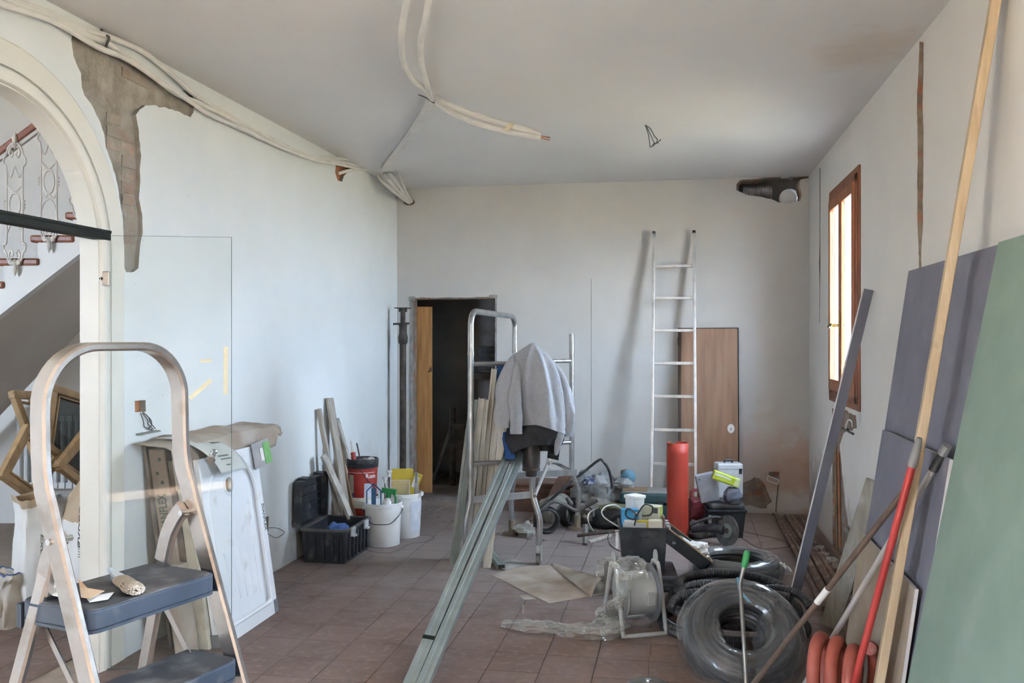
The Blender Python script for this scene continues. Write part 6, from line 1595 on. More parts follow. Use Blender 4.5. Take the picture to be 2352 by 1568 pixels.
cable('black_hose', 'black hose looping over the power tools', [at_depth(1585, 1205, 7.0), at_depth(1610, 1195, 7.0), at_depth(1640, 1187, 7.0), at_depth(1665, 1192, 7.0), at_depth(1680, 1206, 7.0), on_z(1692, 1232, 0.02)], 0.012, black_rb, 'hose')
cable('grinder_cable', 'thin black cable lying in a wide loop on the floor at the right', fpts([(1700, 1219), (1730, 1226), (1770, 1234), (1800, 1243), (1812, 1252), (1808, 1257), (1780, 1260), (1755, 1262), (1735, 1256), (1715, 1243), (1698, 1232)], 0.005), 0.0045, black_rb)

# ------------------------------------------------------------------ crate with open lid on a flat black case
fc = thing('flat_tool_case', 'flat black case on the floor under the crate', 'case', on_z(1480, 1345))
fp_ = on_z(1480, 1362)
Mf = TR(fp_.x, fp_.y, 0, 0.10)
MB(Mf).b2((-0.21, 0.0, 0.004), (0.22, 0.42, 0.105)).build('shell', black_pl, fc, bev=0.018)
MB(Mf).b2((-0.212, -0.002, 0.05), (0.222, 0.422, 0.058)).build('seam', MATS['rim_grey'], fc)
MB(Mf).tube(smooth_path([(-0.05, 0.0, 0.055), (-0.05, -0.03, 0.055), (0.05, -0.03, 0.055), (0.05, 0.0, 0.055)], 4), 0.009, 8).build('handle', black_pl, fc, smooth=True)
cr = thing('tool_crate', 'dark grey dusty tool crate full of boxes with lid open to the right', 'tool crate', Mf @ Vector((-0.0, 0.2, 0.106)))
crate_m = mat('crate_plastic', (0.016, 0.018, 0.022), (0.030, 0.032, 0.036), 6, 0.55, dust=(0.085, 0.085, 0.088), dscale=9, dlo=0.5, dhi=0.8)
cc = at_depth(1478, 1300, 5.82); cc.z = 0.108
Mc = Matrix.Translation(cc) @ Matrix.Rotation(0.10, 4, 'Z')
crate_walls(Mc, -0.150, 0.150, -0.02, 0.27, 0.0, 0.275, 0.007, 0.016).build('body', crate_m, cr, bev=0.012)
MB(Mc).sweep([(-0.152, -0.022, 0.272), (0.152, -0.022, 0.272), (0.152, 0.272, 0.272), (-0.152, 0.272, 0.272)], [(-0.006, -0.012), (0.010, -0.012), (0.010, 0.007), (-0.006, 0.007)], closed=True, up=(0, 0, 1)).build('rim', crate_m, cr)
MB(Mc).b2((-0.03, -0.030, 0.215), (0.03, -0.018, 0.226)).build('grip', crate_m, cr, bev=0.003)
MB(Mc).b2((-0.178, 0.02, 0.13), (-0.160, 0.05, 0.235)).build('latch', white_pl, cr, bev=0.003)
Ml2 = Mc @ Matrix.Translation((0.165, -0.02, 0.27)) @ Matrix.Rotation(math.radians(37), 4, 'Y')
lid = crate_walls(Ml2, 0.0, 0.335, 0.0, 0.27, -0.085, 0.0, 0.007, 0.012).build('lid', crate_m, cr, bev=0.008)
MB(Ml2).sweep([(0.0, 0.0, 0.0), (0.335, 0.0, 0.0), (0.335, 0.27, 0.0), (0.0, 0.27, 0.0)], [(-0.005, -0.003), (0.006, -0.003), (0.006, 0.005), (-0.005, 0.005)], closed=True, up=(0, 0, 1)).build('seal', mat('seal_tan', (0.36, 0.24, 0.11), (0.42, 0.30, 0.16), 14, 0.7), lid)
for s in range(3): MB(Mc).b2((0.150, 0.02 + s * 0.09, 0.262), (0.178, 0.06 + s * 0.09, 0.282)).build('hinge', gcase, lid, bev=0.003)
# what is in the crate
def inbox(name, label, cat, x, y, z, sx, sy, sz, material, rz=0.0, rx=0.0, bev=0.004, ry=0.0):
    t = MB(Mc @ TR(x, y, z, rz, ry, rx)).box((0, 0, sz / 2), (sx, sy, sz)).build(name, material, bev=bev)
    return tag(t, label, cat)
wt = thing('white_tub', 'white square plastic tub standing upright in the crate', 'tub', Mc @ Vector((-0.045, 0.19, 0.2)))
Mw = Mc @ TR(-0.045, 0.20, 0.270, 0.7)
MB(Mw).add([(-0.040, -0.040, 0), (0.040, -0.040, 0), (0.040, 0.040, 0), (-0.040, 0.040, 0), (-0.048, -0.048, 0.17), (0.048, -0.048, 0.17), (0.048, 0.048, 0.17), (-0.048, 0.048, 0.17)], [(0, 1, 2, 3), (0, 1, 5, 4), (1, 2, 6, 5), (2, 3, 7, 6), (3, 0, 4, 7), (4, 5, 6, 7)]).build('tub', white_pl, wt, bev=0.008)
MB(Mw).box((0, 0, 0.172), (0.106, 0.106, 0.022)).build('lid', white_pl, wt, bev=0.005)
bl_ = thing('blue_box', 'blue and white cardboard box in the crate', 'box', Mc @ Vector((-0.09, 0.1, 0.2)))
Mbl = Mc @ TR(-0.085, 0.085, 0.250, 0.08)
MB(Mbl).box((0, 0, 0.065), (0.108, 0.07, 0.13)).build('carton', mat('cyan_print', (0.03, 0.25, 0.48), (0.05, 0.30, 0.54), 10, 0.5), bl_, bev=0.002)
MB(Mbl).b2((-0.04, -0.0365, 0.01), (0.04, -0.0355, 0.065)).b2((0.02, -0.0365, 0.10), (0.048, -0.0355, 0.115)).build('label', paper, bl_)
yb = thing('label_box', 'yellow-white printed carton at the right in the crate', 'box', Mc @ Vector((0.07, 0.12, 0.2)))
Mya = Mc @ TR(0.065, 0.125, 0.265, -0.35)
MB(Mya).box((0, 0, 0.065), (0.118, 0.09, 0.135)).build('carton', mat('label_yellow', (0.46, 0.45, 0.30), (0.54, 0.53, 0.40), 12, 0.6), yb, bev=0.002)
MB(Mya).b2((0.01, -0.0465, 0.09), (0.05, -0.0455, 0.125)).build('dark_print', print_dk, yb)
MB(Mya).b2((-0.02, -0.0465, 0.02), (0.03, -0.0455, 0.05)).build('dark_print', print_dk, yb)
MB(Mya).b2((0.0595, -0.03, 0.06), (0.0605, 0.04, 0.13)).build('green_print', mat('lime_print', (0.35, 0.40, 0.08), rough=0.6), yb)
inbox('sponge', 'yellow sponge near the front of the crate', 'sponge', 0.0, 0.045, 0.268, 0.085, 0.05, 0.045, ylw, 0.1)
inbox('foam_block', 'cream foam block at the front right in the crate', 'foam block', 0.080, 0.045, 0.262, 0.095, 0.06, 0.058, cream_foam, -0.05, bev=0.008)
inbox('plastic_case', 'pale grey plastic case at the front left in the crate', 'case', -0.055, 0.022, 0.250, 0.15, 0.03, 0.052, mat('case_pale', (0.46, 0.46, 0.46), (0.52, 0.52, 0.52), 8, 0.5), 0.02)
inbox('brick_strip', 'reddish strip at the right wall inside the crate', 'strip', 0.134, 0.07, 0.23, 0.012, 0.10, 0.11, mat('strip_red', (0.26, 0.13, 0.11), (0.32, 0.18, 0.15), 9, 0.8), 0.0)
cable('black_lead', 'black lead with loops on top of the crate contents', [Mc @ (Vector(p) + Vector((0, 0.0, 0.03))) for p in ((-0.06, -0.02, 0.26), (-0.05, 0.0, 0.33), (-0.10, 0.03, 0.36), (-0.11, 0.05, 0.31), (-0.06, 0.04, 0.29), (-0.03, 0.02, 0.34), (0.01, 0.04, 0.385), (0.06, 0.02, 0.375), (0.045, 0.0, 0.33), (-0.01, 0.01, 0.32))], 0.0055, black_rb)
# in the lid
def inlid(p, r, name, label, cat, material, seed, amp=0.3):
    return blob(name, label, cat, Ml2 @ Vector(p), r, material, seed, amp, 22, 0.9)
btl = thing('glue_bottle', 'translucent white bottle lying in the crate lid', 'bottle', Ml2 @ Vector((0.17, 0.12, -0.04)))
MB(Ml2).cyl((0.115, 0.12, -0.035), (0.185, 0.17, -0.035), 0.036, 18).build('bottle', mat('bottle_milky', (0.52, 0.55, 0.50), (0.58, 0.61, 0.56), 6, 0.35), btl, smooth=True)
MB(Ml2).cyl((0.185, 0.17, -0.035), (0.205, 0.184, -0.035), 0.020, 14).build('cap', black_pl, btl, smooth=True)
inlid((0.075, 0.05, -0.045), (0.05, 0.045, 0.035), 'plastic_cup', 'grey-blue plastic cup lying near the hinge in the crate lid', 'cup', mat('cup_greyblue', (0.24, 0.27, 0.33), (0.30, 0.33, 0.39), 8, 0.4), 3, 0.1)
inlid((0.215, 0.09, -0.005), (0.085, 0.075, 0.04), 'paper_rag', 'white crumpled paper rag at the lower end of the crate lid', 'paper rag', paper, 17, 0.5)
inlid((0.275, 0.12, -0.01), (0.055, 0.06, 0.035), 'paper_rag', 'smaller white paper wad at the far corner of the crate lid', 'paper rag', paper, 29, 0.5)
# white carton flap on the floor left of the case
wc = thing('small_carton', 'small white carton with print on the floor left of the case', 'carton', on_z(1382, 1338))
Mwc = TR(*on_z(1382, 1336)[:2], 0, 0.15)
MB(Mwc).box((0, 0.05, 0.045), (0.062, 0.10, 0.09)).build('carton', paper, wc, bev=0.003)
MB(Mwc).b2((-0.012, -0.0008, 0.02), (0.025, 0.0, 0.024)).b2((-0.012, -0.0008, 0.03), (0.025, 0.0, 0.034)).build('print', print_dk, wc)
heap(1418, 1330, 5.75, 0.085, 0.10, 0.12, 'dark_bundle', 'dark grey fabric bundle left of the crate', 'bundle', mat('bundle_grey', (0.06, 0.06, 0.062), (0.10, 0.10, 0.10), 12, 0.9), 51, 0.25, 24, z0=0)

# ------------------------------------------------------------------ cardboard sheet on the floor
cs = thing('cardboard_sheet', 'flat dusty cardboard sheet with curled corner on the floor', 'cardboard', on_z(1260, 1340))
pp_ = [(1128, 1320), (1195, 1302), (1264, 1298), (1330, 1325), (1390, 1352), (1386, 1362), (1330, 1374), (1262, 1386), (1205, 1358)]
pts = [on_z(a, b, 0.004 + 0.004 * (k % 3)) for k, (a, b) in enumerate(pp_)]
c = sum(pts, Vector()) / len(pts)
m = MB(); m.v = pts + [c]; m.f = [(i, (i + 1) % len(pts), len(pts)) for i in range(len(pts))]
m.build('sheet', cardboard, cs, solid=0.005)
f0, f1, f2, f3 = on_z(1270, 1296, 0.008), on_z(1392, 1352, 0.01), on_z(1312, 1360, 0.03), on_z(1290, 1318, 0.012)
def curl(u, v):
    base = on_z(1270 + 122 * u, 1296 + 58 * u, 0.006)
    a = PI * v
    h = (0.012 + 0.075 * u)
    off = (on_z(1300, 1345, 0.0) - on_z(1332, 1325, 0.0)) * (0.25 + 0.95 * u)
    return base + off * ((1 - math.cos(a)) * 0.5) * (0.9) + Vector((0, 0, h * math.sin(a * 0.93)))  - (off * 0.18) * math.sin(a)
MB().grid(curl, 14, 14).build('curled_corner', cardboard, cs, smooth=True, solid=0.004)
scrap('cardboard_piece', 'smaller pale cardboard piece under the upright studs', [(1130, 1298), (1178, 1284), (1215, 1296), (1160, 1312)], 0.004, pale_cloth, 0.004, 0.02, 'cardboard', 5)
scrap('cardboard_piece', 'small torn cardboard corner in front of the cardboard sheet', [(1192, 1368), (1222, 1364), (1232, 1376), (1204, 1378)], 0.004, cardboard, 0.003, 0.006, 'cardboard', 9)
br_ = MB(); q = on_z(1190, 1409)
br_.b2((q.x - 0.035, q.y - 0.012, 0), (q.x + 0.03, q.y + 0.012, 0.003)); br_.b2((q.x + 0.027, q.y - 0.012, 0), (q.x + 0.03, q.y + 0.012, 0.055))
tag(br_.build('metal_bracket', alu_dull), 'small bent metal bracket on the tiles before the cardboard', 'bracket')
rdb = random.Random(8)
chip = 0
for (px, py) in ((1000, 1180), (985, 1172), (1008, 1190), (1020, 1165), (965, 1176), (1215, 1240), (1240, 1247), (1250, 1243)):
    q = on_z(px, py)
    chip += 1
    blob('rubble_bit', 'crumb of rubble on the floor between the doorway and the trestle', 'rubble', q + Vector((0, 0, 0.008)), (0.03 * rdb.uniform(.5, 1.2), 0.02, 0.010), cardboard_dk, rdb.random() * 50, 0.5, 10)['group'] = 'rubble on the floor'

# ------------------------------------------------------------------ cable reel wrapped in film
film = glassy('clear_film', (0.94, 0.94, 0.92), 1.8, 0.12, (0.62, 0.59, 0.52), 0.42, 16)
film2 = glassy('dusty_film', (0.90, 0.90, 0.90), 1.5, 0.2, (0.40, 0.40, 0.41), 0.22, 14)
reel_m = mat('reel_grey', (0.33, 0.33, 0.31), (0.40, 0.40, 0.38), 6, 0.45)
rl = thing('cable_reel', 'grey empty cable reel in a tube stand on the floor', 'cable reel', on_z(1465, 1450))
rc = at_depth(1462, 779, 4.98); rc.z = 0.20
Mr_ = Matrix.Translation(rc) @ Matrix.Rotation(0.42, 4, 'Z') @ Matrix.Rotation(PI / 2, 4, 'Y')        # drum axis roughly across the view
MB(Mr_).lathe([(0.0, -0.085), (0.118, -0.085), (0.118, 0.075), (0.0, 0.075)], 36).build('drum', reel_m, rl, smooth=True)
MB(Mr_).lathe([(0.0, 0.075), (0.150, 0.075), (0.158, 0.080), (0.150, 0.086), (0.04, 0.083), (0, 0.083)], 40).build('flange', mat('reel_flange', (0.12, 0.125, 0.13), (0.17, 0.175, 0.18), 6, 0.5), rl, smooth=True)
MB(Mr_).lathe([(0.0, -0.095), (0.13, -0.095), (0.135, -0.090), (0.13, -0.083), (0, -0.083)], 40).build('flange', reel_m, rl, smooth=True)
MB(Mr_).b2((-0.03, -0.14, 0.01), (0.04, -0.108, 0.06)).build('socket_plate', reel_m, rl, bev=0.006)
for xo in (-0.135, 0.112):
    pts = []
    M4 = Matrix.Translation((rc.x, rc.y, 0)) @ Matrix.Rotation(0.42, 4, 'Z')
    pts = [(xo, -0.15, 0.015), (xo, -0.14, 0.05), (xo, -0.05, 0.33), (xo, -0.02, 0.365), (xo, 0.02, 0.365), (xo, 0.05, 0.33), (xo, 0.15, 0.05), (xo, 0.155, 0.015)]
    MB(M4).tube(smooth_path(pts, 4), 0.012, 8).build('stand_hoop', reel_m, rl, smooth=True)
    MB(M4).lathe([(0, -0.004), (0.036, -0.004), (0.036, 0.004), (0, 0.004)], 18, Matrix.Translation((xo, 0, 0.39)) @ Matrix.Rotation(PI / 2, 4, 'Y') @ Matrix.Diagonal((1.2, 0.75, 1, 1))).build('ear', reel_m, rl, smooth=True)
for yo in (-0.15, 0.155): MB(M4).cyl((-0.135, yo, 0.014), (0.112, yo, 0.014), 0.012, 8).build('stand_rail', reel_m, rl, smooth=True)
fm = thing('plastic_film', 'clear crumpled plastic film over the reel, trailing along the floor', 'plastic film', on_z(1300, 1440))
def wrap(u, v):
    a = 2 * PI * u
    p = Vector((-0.02 + 0.165 * (2 * v - 1), 0.185 * math.cos(a), 0.205 + 0.19 * math.sin(a)))
    k = 1 + 0.10 * nz(a * 2.3, v * 9, 3) + 0.06 * nz(a * 6, v * 16, 9)
    q = Vector((p.x + 0.02 * nz(a * 3, v * 7), p.y * k, max(0.01, 0.205 + (p.z - 0.205) * k)))
    return q
MB(M4).grid(lambda u, v: wrap(-0.05 + 0.45 * u, v * 0.62), 60, 30).build('wrap', film, fm, smooth=True)
ctrl = [(M4 @ Vector((-0.10, -0.12, 0.34)), 0.03), (M4 @ Vector((-0.16, -0.16, 0.22)), 0.045), (on_z(1395, 1408, 0.10), 0.07), (on_z(1400, 1440, 0.05), 0.085), (on_z(1360, 1448, 0.035), 0.075), (on_z(1300, 1446, 0.028), 0.062), (on_z(1240, 1440, 0.026), 0.055), (on_z(1190, 1436, 0.024), 0.055), (on_z(1158, 1432, 0.018), 0.035)]
sp_ = smooth_path([c[0] for c in ctrl], 10)
mb = MB(); ns_ = 30; vs_ = []
for k, p in enumerate(sp_):
    q = k / (len(sp_) - 1) * (len(ctrl) - 1); i = min(int(q), len(ctrl) - 2)
    rad = ctrl[i][1] * (1 - q + i) + ctrl[i + 1][1] * (q - i)
    t_ = (sp_[min(k + 1, len(sp_) - 1)] - sp_[max(k - 1, 0)]).normalized()
    s_ = t_.cross(Vector((0, 0, 1))).normalized(); n_ = s_.cross(t_)
    for j in range(ns_):
        a = 2 * PI * j / ns_
        w = rad * (1 + 0.45 * nz(math.cos(a) * 2.2, math.sin(a) * 2.2, k * 0.22) + 0.25 * nz(math.cos(a) * 6, math.sin(a) * 6, k * 0.5 + 4))
        pnt = p + s_ * (math.cos(a) * w) + n_ * (math.sin(a) * w * 0.5)
        pnt.z = max(pnt.z, 0.002)
        vs_.append(pnt)
mb.add(vs_, [(k * ns_ + j, k * ns_ + (j + 1) % ns_, (k + 1) * ns_ + (j + 1) % ns_, (k + 1) * ns_ + j) for k in range(len(sp_) - 1) for j in range(ns_)])
mb.build('trail', film, fm, smooth=True)
# ------------------------------------------------------------------ coils of conduit
conduit = mat('black_conduit', (0.012, 0.012, 0.013), (0.022, 0.021, 0.021), 10, 0.42, dust=(0.055, 0.050, 0.046), dscale=12, dlo=0.52, dhi=0.75)
def corrugated(pts, r, pitch, seg=10):
    """tube whose surface really has rings"""
    pts = [P3(p) for p in pts]
    out, acc = [pts[0]], 0.0
    for a, b in zip(pts, pts[1:]):
        d = (b - a).length
        n = max(1, int(d / (pitch / 2)))
        for k in range(1, n + 1): out.append(a.lerp(b, k / n))
    sc = [1.0 if k % 2 else 0.86 for k in range(len(out))]
    return MB().tube(out, r, seg, scales=sc)
# wrapped coil in front, tilted towards the camera
ca_c = at_depth(1703, 1462, 4.36)
ax_a = Vector((0.10, -0.62, 0.78)).normalized()
wcoil = thing('conduit_coil', 'tilted coil of black conduit in clear wrapping, foremost on the floor', 'conduit coil', (ca_c.x, ca_c.y, 0))
ua = ax_a.orthogonal().normalized(); va = ax_a.cross(ua)
def ringp(a, R, h): return ca_c + ua * (math.cos(a) * R) + va * (math.sin(a) * R) + ax_a * h
pts = []
rw = random.Random(2)
for k in range(24 * 30):
    a = 2 * PI * k / 30; t = k / 30
    lay = int(t) % 5; ro = int(t) // 5
    pts.append(ringp(a, 0.138 + 0.030 * ro + 0.006 * nz(t * 2, 1), -0.075 + 0.036 * lay + 0.005 * nz(t * 3, 4)))
MB().tube(pts, 0.0165, 7).build('windings', conduit, wcoil, smooth=True)
def torus_skin(a0, a1, b0, b1, R, r1, r2, seed, na=70, nb=26, amp=0.05):
    def f(u, v):
        a = a0 + (a1 - a0) * u; b = b0 + (b1 - b0) * v
        k = 1 + amp * nz(math.cos(a) * 2.5 + seed, math.sin(a) * 2.5, b * 1.5) + amp * 0.8 * nz(math.cos(a) * 7, math.sin(a) * 7 + seed, b * 4)
        return ringp(a, R + r1 * math.cos(b) * k, r2 * math.sin(b) * k)
    return MB().grid(f, na, nb)
torus_skin(0, 2 * PI, -PI * 0.75, PI * 0.74, 0.205, 0.105, 0.115, 3).build('film_wrap', film2, wcoil, smooth=True)
# film flaps hanging into the hole
def flap(a0, a1, seed, ln):
    def f(u, v):
        a = a0 + (a1 - a0) * u
        R = 0.15 - ln * v * (0.6 + 0.4 * math.sin(PI * u))
        return ringp(a, R + 0.012 * nz(u * 5 + seed, v * 4), 0.105 - 0.12 * v * v + 0.02 * nz(u * 6, v * 6 + seed))
    return MB().grid(f, 16, 14)
# angles measured so that the flaps sit left and right of the hole
ang_left = math.atan2(Vector((-1, -0.2, 0)).dot(va), Vector((-1, -0.2, 0)).dot(ua)); ang_right = math.atan2(Vector((1, -0.1, 0)).dot(va), Vector((1, -0.1, 0)).dot(ua))
flap(ang_left - 0.7, ang_left + 0.7, 3, 0.07).build('film_flap', film2, wcoil, smooth=True)
flap(ang_right - 0.9, ang_right + 0.8, 9, 0.10).build('film_flap', film2, wcoil, smooth=True)
# loose corrugated coil lying round it
lc = Vector((on_z(1690, 1475).x, on_z(1690, 1475).y + 0.22, 0))
pts = []
for k in range(int(5.2 * 34)):
    a = 2 * PI * k / 34 + 2.6; t = k / 34
    R = 0.40 - 0.022 * t + 0.02 * nz(a * 0.5, 3)
    z = 0.026 + 0.050 * int(t * 0.55) + 0.016 * t + 0.02 * (1 + math.sin(a - 0.4)) * (t > 2)
    pts.append((lc.x + math.cos(a) * R, lc.y + math.sin(a) * R * 0.92, z))
tag(corrugated(pts, 0.0235, 0.0105, 10).build('conduit_coil', conduit, smooth=True), 'loose coil of black corrugated conduit round the wrapped coil', 'conduit coil')
top = [(1560, 1385, 4.75), (1575, 1350, 4.85), (1620, 1340, 4.85), (1680, 1345, 4.82), (1740, 1352, 4.80), (1790, 1352, 4.75), (1830, 1362, 4.65), (1850, 1378, 4.58), (1860, 1395, 4.54)]
tag(corrugated(smooth_path([at_depth(*p) for p in top], 8), 0.0235, 0.0105, 10).build('conduit_length', conduit, smooth=True), 'upper end of black corrugated conduit lying over the coils, pointing right', 'conduit')
top = [(1540, 1400, 4.68), (1556, 1372, 4.74), (1600, 1360, 4.74), (1660, 1364, 4.70), (1720, 1372, 4.68), (1780, 1366, 4.66), (1812, 1372, 4.64)]
tag(corrugated(smooth_path([at_depth(*p) for p in top], 8), 0.0235, 0.0105, 10).build('conduit_length', conduit, smooth=True), 'lower length of black corrugated conduit across the front coil', 'conduit')
# rear wrapped coil
rcc = on_z(1692, 1340); rcc.y += 0.08
rco = thing('conduit_coil', 'flat coil of black hose wrapped in clear film behind the front coil', 'conduit coil', (rcc.x, rcc.y, 0))
pts = []
for k in range(15 * 30):
    a = 2 * PI * k / 30; t = k / 30
    lay = int(t) % 5; ro = int(t) // 5
    pts.append((rcc.x + math.cos(a) * (0.20 + 0.034 * ro), rcc.y + math.sin(a) * (0.20 + 0.034 * ro), 0.022 + 0.030 * lay + 0.006 * nz(t * 3, 2)))
MB().tube(pts, 0.017, 7).build('windings', conduit, rco, smooth=True)
def rskin(u, v):
    a = 2 * PI * u; b = -PI * 0.55 + PI * 1.35 * v
    k = 1 + 0.07 * nz(math.cos(a) * 3, math.sin(a) * 3, b * 2) + 0.05 * nz(math.cos(a) * 8, math.sin(a) * 8, b * 4)
    return (rcc.x + math.cos(a) * (0.235 + 0.075 * math.cos(b) * k), rcc.y + math.sin(a) * (0.235 + 0.075 * math.cos(b) * k), max(0.004, 0.083 + 0.093 * math.sin(b) * k))
MB().grid(rskin, 80, 24, closed_u=True).build('film_wrap', film2, rco, smooth=True)
MB().grid(lambda u, v: Vector((rcc.x + 0.27 + 0.07 * u + 0.01 * nz(u * 5, v * 5), rcc.y - 0.16 + 0.06 * v, 0.16 - 0.05 * u + 0.03 * nz(u * 6, v * 6, 2))), 8, 8).build('label', paper, rco, smooth=True)

# ------------------------------------------------------------------ bent rod with green grip, blue tie
rod_m = mat('rod_steel', (0.26, 0.25, 0.235), (0.34, 0.33, 0.31), 12, 0.4, 0.7)
gr_ = thing('bent_rod', 'bent steel rod with green grip standing before the coils', 'rod tool', on_z(1716, 1606))
pb_ = on_z(1716, 1606)
pts = [pb_, at_depth(1710, 1500, 4.08), at_depth(1702, 1370, 4.10), at_depth(1700, 1345, 4.10), at_depth(1703, 1325, 4.10), at_depth(1712, 1290, 4.10)]
MB().tube(smooth_path(pts, 6), 0.0095, 10).build('shaft', rod_m, gr_, smooth=True)
MB().tube([at_depth(1708.5, 1302, 4.10), at_depth(1710, 1297, 4.10), at_depth(1716, 1270, 4.10), at_depth(1717.5, 1264, 4.10)], 0.0155, 12, scales=[0.85, 1, 1, 0.6]).build('grip', green_pl, gr_, smooth=True)
tag(MB().add([at_depth(1692, 1326, 4.5), at_depth(1696, 1325, 4.5), at_depth(1700, 1352, 4.45), at_depth(1742, 1402, 4.4), at_depth(1739, 1408, 4.4), at_depth(1695, 1356, 4.45)], [(0, 1, 2, 5), (2, 3, 4, 5)]).build('blue_tie', mat('tie_blue', (0.06, 0.24, 0.42), (0.08, 0.29, 0.48), 10, 0.5), solid=0.003), 'light blue strap tied round the conduit coil', 'strap')
lidc = on_z(1489, 1580)
ml = thing('drain_cover', 'grey round metal cap lying on the tiles at the bottom edge', 'drain cover', lidc)
MB(Matrix.Translation(lidc)).lathe([(0, 0.028), (0.03, 0.030), (0.034, 0.024), (0.085, 0.022), (0.10, 0.012), (0.102, 0.0), (0, 0)], 30).build('cap', mat('cap_metal', (0.20, 0.20, 0.19), (0.27, 0.265, 0.25), 14, 0.4, 0.6), ml, smooth=True)
MB(Matrix.Translation(lidc)).lathe([(0.0, 0.042), (0.014, 0.042), (0.016, 0.036), (0.016, 0.028)], 16).build('stud', chrome, ml, smooth=True)

# ------------------------------------------------------------------ boards leaning on the right wall
gyp_blue = mat('plasterboard_blue', (0.150, 0.152, 0.195), (0.175, 0.178, 0.222), 5, 0.85, dust=(0.215, 0.215, 0.245), dscale=6, dlo=0.58, dhi=0.8)
gyp_green = mat('plasterboard_green', (0.165, 0.235, 0.195), (0.19, 0.262, 0.22), 5, 0.85, dust=(0.235, 0.285, 0.25), dscale=4, dlo=0.62, dhi=0.8)
gyp_tan = mat('plasterboard_back', (0.27, 0.215, 0.155), (0.33, 0.265, 0.20), 5, 0.9, dust=(0.36, 0.31, 0.25), dscale=5, dlo=0.55, dhi=0.78)
gyp_core = mat('gypsum_edge', (0.50, 0.48, 0.46), (0.58, 0.56, 0.54), 14, 0.9)
def wall_board(name, label, y0, y1, xb, xt, h, face, t=0.0125, cat='plasterboard', back=None, skew=0.0):
    """board on the floor at x = xb leaning to x = xt at height h; y0 near end, y1 far end"""
    th = thing(name, label, cat, (xb, (y0 + y1) / 2, 0))
    d = Vector((xt - xb, 0, h)); n = Vector((-h, 0, xt - xb)).normalized()      # towards the room
    L_ = d.length; u = d.normalized()
    def M(yo): return Matrix(((0, u.x, n.x, xb), (1, 0, 0, yo), (0, u.z, n.z, 0.002), (0, 0, 0, 1)))
    A = M(y0) @ Matrix.Translation((0, 0.004, 0)); w = y1 - y0
    def q(m, z0, z1, e=0.0):
        v = [(e, e, z0), (w - e, e, z0), (w - e + skew, L_ - e, z0), (e + skew, L_ - e, z0)]
        return m.add(v + [(a, b, z1) for a, b, _ in v], [(0, 1, 2, 3), (4, 5, 6, 7), (0, 1, 5, 4), (1, 2, 6, 5), (2, 3, 7, 6), (3, 0, 4, 7)])
    q(MB(A), 0, t).build('core', gyp_core, th)
    q(MB(A), t, t + 0.0012, 0.0).build('face_paper', face, th)
    q(MB(A), -0.0012, 0, 0.0).build('back_paper', back or gyp_tan, th)
    return th
wall_board('plasterboard', 'tall blue plasterboard sheet leaning on the right wall', 3.30, 4.81, 0.880, 1.155, 1.935, gyp_blue)
wall_board('plasterboard', 'blue plasterboard half sheet in front of the tall blue one', 3.56, 4.66, 0.825, 1.0, 1.15, gyp_blue)
wall_board('plasterboard', 'tan backed half sheet standing lowest before the blue boards', 3.60, 4.60, 0.800, 0.890, 0.655, gyp_tan)
wall_board('plasterboard', 'green moisture resistant plasterboard sheet nearest on the right', 2.33, 3.40, 0.745, 1.115, 1.93, gyp_green)
tag(MB().bar(Vector((0.935, 3.57, 0.60)), Vector((0.955, 3.57, 0.65)), 0.05, 0.02).build('wood_wedge', pine, bev=0.003), 'small wooden wedge stuck behind the blue half sheet', 'wedge')
# narrow plasterboard strip by the window
st0, st1 = Vector((0.735, 5.93, 0)), Vector((1.145, 5.80, 1.905))
ps = thing('plasterboard_strip', 'narrow blue plasterboard strip leaning below the window', 'plasterboard strip', st0)
dd = (st1 - st0); un = Vector((-dd.z, 0, dd.x)).normalized()
MB().bar(st0 + Vector((0, 0, 0.006)), st1, 0.0125, 0.075, up=(0.85, 0.5, 0)).build('core', gyp_core, ps)
nn_ = dd.normalized().cross(Vector((0.85, 0.5, 0))).normalized()
off = nn_ * (0.0068 if nn_.y < 0 else -0.0068)
MB().bar(st0 + Vector((0, 0, 0.006)) + off, st1 + off, 0.0012, 0.075, up=(0.85, 0.5, 0)).build('face_paper', gyp_blue, ps)
# tall timber
tm = mat('tall_timber', (0.42, 0.315, 0.195), (0.54, 0.42, 0.28), 4, 0.65, stretch=(7, 7, 0.7), bump=0.15, bscale=16, dust=(0.19, 0.145, 0.10), dscale=2.2, dlo=0.60, dhi=0.68)
b0, b1_ = Vector((0.735, 3.717, 0)), Vector((1.145, 3.525, 2.90))
m = MB(); m.bar(b0 + Vector((0, 0, 0.012)), b1_, 0.034, 0.066, up=(0.15, 1, 0.1))
tag(m.build('timber_beam', tm, bev=0.004), 'long pale timber leaning against the right wall, reaching the ceiling', 'timber')
# grey batten
plank(on_z(1905, 1446), on_x(2012, 1110, 1.06), 0.10, 0.03, mat('grey_batten', (0.20, 0.19, 0.165), (0.29, 0.275, 0.24), 6, 0.85, stretch=(6, 6, 0.8), dust=(0.36, 0.34, 0.30), dscale=12, dlo=0.55, dhi=0.75), 'weathered grey batten leaning before the chase in the wall', 'batten', 'batten', up=(-0.45, -1, 0.25))
